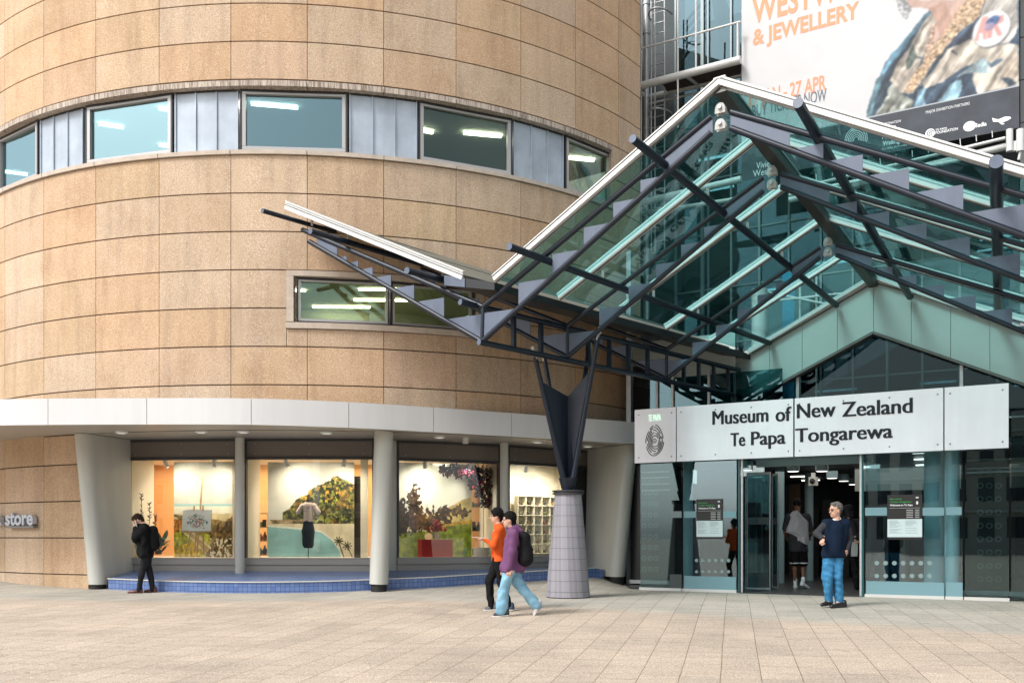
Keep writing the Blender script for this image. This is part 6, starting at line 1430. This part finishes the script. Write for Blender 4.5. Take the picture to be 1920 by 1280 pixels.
# ------------------------------------------------------------------ people
SKIN = mat('light_skin', (.55,.33,.24), .55); SKIN2 = mat('brown_skin', (.16,.075,.045), .5)
def nv(v): v = np.array(v, float); return v/np.linalg.norm(v)
class Person:
    def __init__(s, x, y, label, skin=SKIN):
        s.g = ong(x, y); s.D = s.g.y; s.t = thing('person', s.g, label, 'person'); s.skin = skin; s.b = []; s.fine = []; s.J = {}
    def P(s, x, y, dd=0):      # image position and depth offset -> metres from the feet
        p = Vector((0, 0, CAMH))+ray(x, y)*(s.D+dd); return np.array(p-s.g)
    def head(s, x, y, dd, face, tilt=(0,0,1), sc=1., hair=None, beard=False, hairk=(1,1,1), hoff=(-.028,0,.022)):
        c = s.P(x, y, dd); f = nv(face); u = np.array(tilt, float); sd_ = nv(np.cross(u, f)); u = nv(np.cross(f, sd_)); M = np.stack([f, sd_, u], 1); A = lambda a, b, c_: c+M@np.array((a, b, c_))*sc
        s.h = (c, M, sc)
        s.hp = [('e', A(-.01,0,.03), (.097*sc,.078*sc,.098*sc), M), ('e', A(.022,0,-.045), (.066*sc,.058*sc,.070*sc), M), ('e', A(.045,0,-.085), (.034*sc,.034*sc,.028*sc), M)]
        s.fine = [(s.hp+[('c', A(.085,0,.012), A(.108,0,-.022), .010*sc, .015*sc), ('e', A(-.005,.078,-.01), (.02*sc,.010*sc,.032*sc), M), ('e', A(-.005,-.078,-.01), (.02*sc,.010*sc,.032*sc), M),
            ('c', A(.082,-.028,-.052), A(.082,.028,-.052), .009*sc, .009*sc), ('c', A(.078,-.04,.03), A(.078,.04,.03), .012*sc, .012*sc), ('c', A(-.02,0,-.05), A(-.03,0,-.15), .052*sc, .056*sc)], dict(res=.0065, k=.016))]
        for sg in (-1, 1):
            blob('eye', [([('e', A(.083,sg*.031,.012), (.011*sc,.013*sc,.008*sc), M)], dict(res=.003, k=.004))], mat('dark_eye', (.03,.02,.015), .2), s.t, s.g)
            blob('eyebrow', [([('c', A(.094,sg*.016,.036), A(.083,sg*.052,.036), .0045, .0035)], dict(res=.0035, k=.004))], mat('dark_hair', (.015,.012,.010), .7), s.t, s.g)
        blob('mouth', [([('c', A(.0895,-.022,-.051), A(.0895,.022,-.051), .0045, .0045)], dict(res=.003, k=.003))], mat('lip', (.30,.10,.08), .5), s.t, s.g)
        if hair:
            h0 = hoff; pr = [('e', A(h0[0],0,.03+h0[2]), (.100*sc*hairk[0],.088*sc*hairk[1],.098*sc*hairk[2]), M)]
            pr += [tuple(['c', A(*p), A(*q), r0*sc, r1*sc]) for p, q, r0, r1 in hair[1]]
            blob('hair', [(pr, dict(res=.008, k=.02, fold=.009, fs=60, seed=3))], hair[0], s.t, s.g)
        return A
    def limb(s, pts, rs): s.b += [('c', p, q, r0, r1) for p, q, r0, r1 in zip(pts[:-1], pts[1:], rs[:-1], rs[1:])]
    def hand(s, wr, d, pn, curl=.5, thumb=1):
        """palm and five separate fingers; d: wrist to knuckles, pn: palm side"""
        d = nv(d); pn = nv(np.array(pn, float)-d*np.dot(pn, d)); sd_ = np.cross(d, pn)*thumb; wr = np.array(wr); pr = [('c', wr-d*.05, wr+d*.01, .026, .024)]
        pr += [('c', wr+d*.03+sd_*o, wr+d*.082+sd_*o, .0135, .0125) for o in (-.030, -.010, .010, .030)]
        F_ = []
        for o, L in ((-.031, .055), (-.0105, .070), (.0105, .074), (.031, .066)):
            k = wr+d*.088+sd_*o; c1 = curl*1.2; d1 = d*math.cos(c1)+pn*math.sin(c1); m_ = k+d1*L*.5; c2 = curl*2.6; d2 = d*math.cos(c2)+pn*math.sin(c2); F_ += [('c', k, m_, .0095, .0088), ('c', m_, m_+d2*L*.5, .0086, .0074)]
        t0 = wr+d*.02+sd_*.030; t1 = t0+nv(d*.6+sd_*.75+pn*.25)*.038; t2 = t1+nv(d*.9+sd_*.15+pn*.5*curl)*.032; F_ += [('c', t0, t1, .013, .0115), ('c', t1, t2, .011, .0088)]
        s.fine.append((pr+F_, dict(res=.0052, k=.008)))
    def body(s, J):
        """J: metres; shoulders, hips, knees etc."""
        pel, ch, nk = (J['hl']+J['hr'])/2, (J['sl']+J['sr'])/2, J['neck']; s.J = J; up_ = np.array((0,0,1.))
        c, M, sc = s.h
        s.b += [('c', pel, pel*.45+ch*.55, .105, .105), ('c', pel*.45+ch*.55, ch-up_*.05, .11, .11), ('c', J['sl'], J['sr'], .062, .062), ('c', J['hl'], J['hr'], .09, .09), ('c', ch, nk, .06, .052), ('c', nk, c+M@np.array((-.02,0,-.04)), .052, .052)]
        for q in 'lr':
            s.limb([J['s'+q], J['e'+q], J['w'+q]], [.048, .038, .026]); s.limb([J['h'+q], J['k'+q], J['a'+q]], [.078, .052, .036]); s.b.append(('c', J['a'+q], J['t'+q], .036, .03))
        blob('body', [(s.b+s.hp, dict(res=.015, k=.03))]+s.fine, s.skin, s.t, s.g)
    def top(s, name, m, fat=1., hem=None, sleeves=True, fold=.012, k=.045, extra=(), seed=1, collar=True, slv=1., res=.0125, half=False):
        J = s.J; pel, ch = (J['hl']+J['hr'])/2, (J['sl']+J['sr'])/2; a = .05*0
        pr = [('c', pel+(ch-pel)*.12, ch-(ch-pel)*.18, .138*fat, .135*fat), ('c', J['sl'], J['sr'], .078*fat, .078*fat), ('c', J['sl'], J['hl'], .07*fat, .095*fat), ('c', J['sr'], J['hr'], .07*fat, .095*fat)]
        if collar: pr.append(('c', ch, J['neck']*.75+ch*.25, .075*fat, .062))
        if hem: pr.append(('c', J['hl'], J['hr'], .115*fat, .115*fat))
        if sleeves:
            for q in 'lr':
                if half: e = J['s'+q]*.25+J['e'+q]*.75; pr.append(('c', J['s'+q], e, .070*slv, .066*slv)); continue
                pr += [('c', J['s'+q], J['e'+q], .068*slv, .056*slv), ('c', J['e'+q], J['e'+q]*.08+J['w'+q]*.92, .056*slv, .042*slv)]
        pr += list(extra); cut = [((0,0,-1), -hem)] if hem else None
        return blob(name, [(pr, dict(res=res, k=k, fold=fold, fs=15, seed=seed, cut=cut))], m, s.t, s.g)
    def legs(s, name, m, r=(.098,.072,.06), to=1., waist=True, fold=.013, seed=2, k=.03, cut=None):
        J = s.J; pr = []
        if waist: pr.append(('c', J['hl'], J['hr'], .105, .105)); pel = (J['hl']+J['hr'])/2; pr.append(('c', pel, pel+np.array((0,0,.10)), .11, .105))
        for q in 'lr':
            h, kn, an = J['h'+q], J['k'+q], J['a'+q]
            if to >= 1: pr += [('c', h, kn, r[0], r[1]), ('c', kn, kn+(an-kn)*1.03, r[1], r[2])]
            else: pr.append(('c', h, h+(kn-h)*to, r[0], r[1]))
        return blob(name, [(pr, dict(res=.0125, k=k, fold=fold, fs=17, seed=seed, cut=cut))], m, s.t, s.g)
    def shoe(s, heel, toe, m, sole=None, w=.040, lift=0, name='shoe'):
        heel = np.array(heel); toe = np.array(toe); d = nv(toe-heel); pr = [('c', heel+np.array((0,0,.045)), heel*.55+toe*.45+np.array((0,0,.045)), w, w*1.02), ('c', heel*.5+toe*.5+np.array((0,0,.04)), toe-d*.03+np.array((0,0,.034)), w, w*.86), ('c', heel+np.array((0,0,.05)), heel+np.array((0,0,.10)), .042, .040)]
        z = min(heel[2], toe[2]); up_ = nv(np.cross(np.cross(d, (0,0,1)), d))
        o = blob(name, [(pr, dict(res=.008, k=.02, cut=[(-up_, -np.dot(up_, heel)-.006)]))], m, s.t, s.g)
        if sole: blob('sole', [([('c', heel+up_*.012, toe-d*.02+up_*.012, w*1.08, w*1.0, (tuple(up_), 2.6))], dict(res=.007, k=.01, cut=[(-up_, -np.dot(up_, heel)-.001)]))], sole, o, np.array(root_of(o))*0+(np.array(s.g) if False else 0)) if False else blob('sole', [([('c', heel+up_*.012, toe-d*.02+up_*.012, w*1.08, w*1.0, (tuple(up_), 2.6))], dict(res=.007, k=.01, cut=[(-up_, -np.dot(up_, heel)-.001)]))], sole, s.t, s.g)
BLK = mat('black_hair', (.008,.007,.007), .6); GREYH = mat('grey_hair', (.12,.115,.11), .6, grain=.5, gscale=90)
# 1 --- bent man in black, phone at his ear
p = Person(266, 1111, 'man in black jacket and brown shoes bending over a phone beside the left pier'); P = p.P
A_ = p.head(259.0, 976, 0, (-1,-.25,-.95), (-.8,0,1), 1.02, (mat('dark_brown_hair', (.025,.016,.011), .6), [((-.07,0,-.02), (-.05,0,-.06), .06, .05), ((.02,0,.115), (.06,0,.09), .035, .03)]), hairk=(1.08,1.05,1.0))
J = dict(neck=P(266, 983), sl=P(270, 991, -.17), sr=P(272, 991, .19), hl=P(274, 1042, -.08), hr=P(274, 1042, .09), el=P(255, 1008, -.18), wl=P(253.5, 988.5, -.06), er=P(257, 1012, .12), wr=P(250, 1000, .05),
    kl=P(266, 1073, -.06), al=P(261, 1105, -.03), kr=P(281, 1074, .07), ar=P(287, 1104.5, .1), tl=P(255, 1109, -.03), tr=P(281, 1109, .1))
p.hand(J['wl'], (.02,.25,1), (1,.3,0), .9, 1); p.hand(J['wr'], (.1,-.3,1), (1,-.2,0), .8, -1); p.body(J)
BJ = mat('black_puffer_jacket', (.006,.0065,.008), .75, bump=.5, bscale=9)
p.top('jacket', BJ, 1.22, hem=J['hl'][2]-.03, slv=1.42, fold=.017, extra=[('c', P(270,990), P(262,984), .075, .07), ('c', P(276,1000), P(280,1025), .14, .13)], seed=11)
p.legs('trousers', mat('charcoal_trousers', (.018,.019,.023), .8), (.095,.072,.058), seed=12)
BR = mat('brown_leather_shoe', (.10,.025,.012), .35); p.shoe(P(264, 1112.3, -.03), P(239.5, 1112.8, -.03), BR); p.shoe(P(291, 1111, .1), P(269.5, 1111.3, .1), BR)
ph = MB(); q = Vector(P(255.5, 981, -.10))+p.g; ph.box(q, (.012, .07, .14), (Vector((1,.2,.2)).normalized(), Vector((-.2,1,0)).normalized(), Vector((-.2,0,1)).normalized())); o = ph.build('phone', mat('pale_phone', (.55,.56,.58), .3)); tag(o, 'pale mobile phone held to the ear of the bent man in black', 'phone')
bp = blob('backpack', [([('c', P(286,996,.02), P(289,1020,.02), .13, .14, ((1,0,0), 1.2))], dict(res=.014, k=.03, fold=.006, seed=8))], mat('black_bag_cloth', (.012,.012,.014), .8), None, p.g); tag(bp, 'black backpack worn by the bent man beside the left pier', 'backpack')
# 2 --- walker in orange
p = Person(938, 1145, 'person with short black hair in orange fleece and black trousers walking left'); P = p.P
p.head(930.5, 968, .1, (-1,-.1,-.05), (0,0,1), .98, (BLK, [((-.06,0,-.03), (-.05,0,-.08), .055, .045), ((.0,0,.12), (.05,0,.10), .035, .03)]), hairk=(1.12,1.1,1.1))
J = dict(neck=P(934, 983, .1), sl=P(936, 992, -.08), sr=P(936, 992, .28), hl=P(935, 1052, .0), hr=P(935, 1052, .17), el=P(926, 1023, -.12), wl=P(909, 1011, -.08), er=P(927, 1024, .32), wr=P(910, 1012, .2),
    kl=P(940, 1090, .0), al=P(954, 1134, .0), kr=P(917, 1090, .17), ar=P(921, 1136, .17), tl=P(949, 1140, .0), tr=P(916, 1141, .17))
p.hand(J['wl'], (-1,0,.08), (0,0,1), .35, -1); p.hand(J['wr'], (-1,-.2,.08), (0,0,1), .35, 1); p.body(J)
p.top('fleece', mat('orange_fleece', (.66,.10,.02), .85, bump=.2), .93, hem=J['hl'][2]+.0, seed=21, extra=[('c', P(935,986,.1), P(933,981,.1), .062, .055)])
p.legs('trousers', mat('black_trousers', (.010,.010,.011), .8), (.095,.070,.052), seed=22)
SO = mat('white_sole', (.62,.62,.6), .5); p.shoe(P(928, 1143.5, .17), P(908, 1144.5, .17), mat('grey_shoe', (.10,.11,.12), .6), SO); p.shoe(P(960, 1144, .0), P(942, 1145.5, .0), mat('blue_shoe', (.02,.05,.08), .6), SO)
pm = MB(); q = Vector(P(895, 1007, .05))+p.g; pm.box(q, (.19, .14, .006), (Vector((1,0,-.06)).normalized(), Vector((0,1,0)), Vector((.06,0,1)).normalized())); o = pm.build('paper', mat('white_paper', (.75,.75,.74), .6)); tag(o, 'white folded paper in the hands of the walker in orange', 'paper')
# 3 --- walker in purple
p = Person(952, 1154, 'person in purple hooded jacket and pale wide jeans walking left'); P = p.P
p.head(954, 975, 0, (-1,-.12,-.05), (0,0,1), .98, (BLK, [((-.06,0,-.02), (-.07,0,-.12), .062, .06), ((-.02,0,.12), (.04,0,.10), .035, .03)]), hairk=(1.1,1.08,1.05))
J = dict(neck=P(959, 990), sl=P(962, 1001, -.17), sr=P(962, 1001, .17), hl=P(956, 1068, -.08), hr=P(956, 1068, .09), el=P(960, 1034, -.20), wl=P(955, 1066, -.20), er=P(956, 1036, .18), wr=P(946, 1064, .16),
    kl=P(943, 1108, -.07), al=P(940, 1143, -.06), kr=P(979, 1103, .08), ar=P(1005, 1133, .08), tl=P(936, 1149, -.06), tr=P(1003, 1146, .08))
p.hand(J['wl'], (-.1,0,-1), (.2,1,0), .45, 1); p.hand(J['wr'], (-.3,0,-1), (.2,-1,0), .45, -1); p.body(J)
p.top('jacket', mat('purple_jacket', (.15,.065,.15), .7, bump=.15), 1.06, hem=J['hl'][2]-.04, slv=1.2, fold=.017, seed=31, extra=[('c', P(966,990), P(976,994), .07, .05), ('c', P(950,1062), P(972,1062), .12, .12), ('c', P(957,990), P(953,988), .06, .055)])
WJ = mat('pale_blue_denim', (.22,.42,.56), .85, var=.2, vscale=8)
p.legs('jeans', WJ, (.104,.086,.084), fold=.020, seed=32)
NS = mat('dark_canvas_shoe', (.03,.035,.045), .7); p.shoe(P(950, 1154.5, -.06), P(925, 1156.5, -.06), NS, SO); p.shoe(P(1011, 1139, .08), P(1001, 1156, .08), mat('pale_shoe', (.5,.48,.48), .6), SO)
bp = blob('backpack', [([('c', P(982,1008), P(984,1048), .105, .125, ((0,1,0), .75)), ('c', P(988,1030), P(988,1046), .10, .11, ((0,1,0), .8))], dict(res=.014, k=.03, fold=.005, seed=9)), ([('c', P(966,994,-.13), P(977,1006,-.13), .02, .02), ('c', P(966,994,-.13), P(965,1010,-.17), .02, .02), ('c', P(965,1010,-.17), P(978,1042,-.13), .016, .016)], dict(res=.01, k=.02))], mat('black_bag_cloth', (.012,.012,.014), .8), None, p.g); tag(bp, 'black backpack worn by the walker in purple', 'backpack')
# 4 --- man in navy sweater
p = Person(1563, 1138, 'grey haired man with sunglasses in navy sweater and bright blue jeans standing before the doorway'); P = p.P
A_ = p.head(1566, 957, 0, (-1,-.42,-.03), (0,0,1), 1.06, (GREYH, [((-.06,0,.02), (-.07,0,-.04), .055, .045), ((.02,-.03,.11),(.05,.03,.098),.03,.03)]), hairk=(1.0,1.02,1.0), hoff=(-.034,0,.022))
J = dict(neck=P(1569, 975), sl=P(1550, 982, .02), sr=P(1585, 982, .04), hl=P(1554, 1040), hr=P(1572, 1040, .03), el=P(1536, 1008, -.05), wl=P(1544, 1013, -.20), er=P(1594, 1008, .10), wr=P(1588, 1030, .0),
    kl=P(1551, 1080, -.03), al=P(1555, 1124, .02), kr=P(1571, 1080, .0), ar=P(1574, 1125, .03), tl=P(1551, 1131, -.03), tr=P(1569, 1133, -.04))
J['wl'] = P(1543, 1010, -.17); J['el'] = P(1532, 999, -.0)
p.hand(J['wl'], (-.25,-.4,-.55), (.6,.3,-.4), .95, -1); p.hand(J['wr'], (-.3,-.1,-1), (-.6,.6,0), .4, 1); p.body(J)
NV = mat('navy_knit', (.006,.014,.032), .85, bump=.2)
o = p.top('sweater', NV, 1.10, hem=J['hl'][2]-.05, sleeves=False, seed=41, fold=.006)
SL = mat('dark_grey_jacket_sleeve', (.035,.038,.045), .8)
for q in 'lr': blob('sleeve', [([('c', J['s'+q], J['e'+q], .082, .064), ('c', J['e'+q], J['e'+q]*.12+J['w'+q]*.88, .062, .048)], dict(res=.012, k=.03, fold=.008, seed=42))], SL, p.t, p.g)
blob('collar', [([('c', P(1566,974.5,.0), P(1572,973.5,.02), .050, .050)], dict(res=.01, k=.02))], mat('white_collar', (.7,.7,.72), .7), p.t, p.g)
p.legs('jeans', mat('bright_blue_denim', (.045,.19,.36), .85, var=.4, vscale=14), (.102,.082,.074), fold=.018, seed=43)
KS = mat('black_shoe', (.010,.010,.011), .45); p.shoe(P(1557, 1134.5, .02), P(1539.5, 1137, -.10), KS); p.shoe(P(1583, 1138.3, .0), P(1557, 1140.5, -.16), KS, w=.046)
for sg in (-1, 1): blob('sunglasses_lens', [([('e', A_(.098, sg*.034, .014), (.006,.026,.014), p.h[1])], dict(res=.0045, k=.004))], mat('brown_sunglasses', (.03,.012,.008), .15), p.t, p.g)
blob('sunglasses_arm', [([('c', A_(.09,-.062,.016), A_(.0,-.082,.014), .004, .004)], dict(res=.004, k=.004))], mat('brown_sunglasses', (.03,.012,.008), .15), p.t, p.g)
# 5 --- man seen from behind with a grey top over his shoulder
p = Person(1500, 1104, 'man seen from behind in dark tee shirt and black shorts walking in through the doors', SKIN2); P = p.P
p.head(1495, 947, .05, (.15,1,-.25), (0,0,1), .98, (BLK, [((.0,0,.08), (-.02,0,.1), .07, .06)]), hairk=(1.08,1.06,1.05))
J = dict(neck=P(1495.5, 962), sl=P(1479, 970), sr=P(1513, 970), hl=P(1490, 1032), hr=P(1505, 1032), el=P(1472, 997, .02), wl=P(1476, 1010, .22), er=P(1522, 998, .02), wr=P(1517, 1010, .22),
    kl=P(1490, 1066), al=P(1491, 1095, .02), kr=P(1506, 1066, .03), ar=P(1506, 1094, -.12), tl=P(1491, 1101, .12), tr=P(1510, 1101, -.02))
p.hand(J['wl'], (.2,1,.1), (1,0,0), .6, 1); p.hand(J['wr'], (-.2,1,.1), (-1,0,0), .6, -1); p.body(J)
p.top('tee_shirt', mat('charcoal_tee_shirt', (.035,.037,.042), .85), 1.12, hem=J['hl'][2]-.02, slv=1.2, half=True, seed=51)
sho = p.legs('shorts', mat('black_shorts', (.006,.006,.007), .8), (.115,.112,.1), to=.62, seed=52)
for q in 'lr':
    h, kn = J['h'+q], J['k'+q]; c = h+(kn-h)*.62; mb = MB(); mb.lathe(Vector(c)+p.g+Vector((0,0,-.035)), [(.118,0),(.121,.005),(.121,.02),(.118,.025)], 24); mb.build('shorts_stripe', mat('white_stripe', (.6,.6,.6), .7), p.t, smooth=True)
for q in 'lr': blob('sock', [([('c', J['a'+q]+np.array((0,0,.12)), J['a'+q]-np.array((0,0,.04)), .046, .044)], dict(res=.009, k=.01))], mat('white_sock', (.66,.67,.68), .8), p.t, p.g)
WSH = mat('white_trainer', (.6,.62,.64), .6); p.shoe(P(1491, 1103.5, .0), P(1493, 1103.5, .25), WSH, w=.05); p.shoe(P(1504, 1099, -.16), P(1517, 1106.0, .0), WSH, w=.048)
rows_ = [((274,203),(304,205)),((252,222),(328,226)),((232,245),(350,250)),((222,290),(396,285)),((213,335),(420,325)),((200,385),(424,375)),((190,430),(424,428)),((245,452),(425,452)),((290,480),(428,482)),((292,515),(428,512)),((305,532),(426,535)),((388,556),(412,562))]
mb = MB(); NS_ = 18; vs_ = []
for j_, (l0, r0_) in enumerate(rows_):
    for i_ in range(NS_+1):
        t_ = i_/NS_; zx = l0[0]+(r0_[0]-l0[0])*t_; zy = l0[1]+(r0_[1]-l0[1])*t_
        f_ = .016*math.sin(zx*.085+zy*.045)+.012*math.sin(zx*.19-zy*.06+1)+.01*math.sin(zx*.05-zy*.11)
        q_ = P(1440+zx/5.565, 920+zy/5.565, -.185+.10*(2*t_-1)**2+f_); vs_.append(Vector(q_)+p.g)
n_ = NS_+1; R_n = len(rows_); m0 = len(vs_); bk_ = [q+Vector((0, .03, 0)) for q in vs_]
fs_ = [(j*n_+i, j*n_+i+1, (j+1)*n_+i+1, (j+1)*n_+i) for j in range(R_n-1) for i in range(NS_)]
fs_ += [tuple(m0+k for k in reversed(f)) for f in fs_]
edge = [i for i in range(NS_)]+[j*n_+NS_ for j in range(R_n-1)]+[(R_n-1)*n_+i for i in range(NS_, 0, -1)]+[j*n_ for j in range(R_n-1, 0, -1)]
fs_ += [(a_, b_, m0+b_, m0+a_) for a_, b_ in zip(edge, edge[1:]+edge[:1])]
mb.add(vs_+bk_, fs_); tw = mb.build('draped_top', mat('light_grey_marl', (.40,.41,.43), .85), None, smooth=True, auto=70)
tag(tw, 'light grey top slung over the back of the man walking in', 'garment')
# 6 --- person in dark coat, half hidden
p = Person(1606, 1106, 'person in dark hooded coat half hidden behind the man in the navy sweater', SKIN); P = p.P
p.head(1592, 958, .0, (.2,1,-.2), (0,0,1), .96, (BLK, [((0,0,.06),(0,0,.1),.06,.05)]), hairk=(1.1,1.1,1.1))
J = dict(neck=P(1595, 970), sl=P(1581, 976), sr=P(1607, 980), hl=P(1598, 1034), hr=P(1612, 1034), el=P(1580, 996, .1), wl=P(1586, 1008, .25), er=P(1609, 1005, -.05), wr=P(1604, 1010, -.28),
    kl=P(1604, 1068), al=P(1606, 1098), kr=P(1613, 1068), ar=P(1613, 1098), tl=P(1606, 1103, .12), tr=P(1613, 1103, .12))
p.hand(J['wl'], (.2,1,.1), (1,0,0), .6, 1); p.hand(J['wr'], (.0,-.3,-1), (.3,-.8,0), .9, -1); p.body(J)
p.top('coat', mat('dark_grey_coat', (.028,.028,.034), .85), 1.12, hem=J['hl'][2]-.08, slv=1.25, fold=.012, seed=61, extra=[('c', P(1593,966,-.03), P(1590,953,-.02), .09, .10)])
p.legs('trousers', MC['black_trousers'], (.10,.075,.06), seed=62); p.shoe(P(1606, 1105, .0), P(1607, 1105, .24), KS); p.shoe(P(1613, 1105, .0), P(1614, 1105, .24), KS)
bg_ = MB(); q0 = Vector(P(1602.5, 1014, -.30))+p.g; ux = Vector((1,0,0))
bg_.hexa([q0+Vector(k) for k in ((-.075,-.03,-.34),(.05,-.03,-.34),(.05,.03,-.34),(-.075,.03,-.34),(-.06,-.02,-.02),(.06,-.02,-.02),(.06,.02,-.02),(-.06,.02,-.02))]); bg_.path([q0+Vector((-.045,0,-.02)), q0+Vector((-.03,0,.04)), q0+Vector((.03,0,.04)), q0+Vector((.045,0,-.02))], .007, 6)
o = bg_.build('shopping_bag', mat('white_bag', (.5,.52,.50), .6)); tag(o, 'white shopping bag hanging from the hand of the person in the dark coat', 'bag')

# CLOTH and hair barely shine
for k_, m_ in MC.items():
    if any(w_ in k_ for w_ in ('jacket','trousers','denim','knit','fleece','tee_shirt','shorts','coat','cloth','hair','marl','sleeve','sock','stripe','backing')) and 'coat' != k_[-4:] or k_ == 'dark_grey_coat':
        b_ = m_.node_tree.nodes.get('Principled BSDF')
        if b_ and 'powder' not in k_: b_.inputs['Specular IOR Level'].default_value = .12; b_.inputs['Roughness'].default_value = max(.8, b_.inputs['Roughness'].default_value)
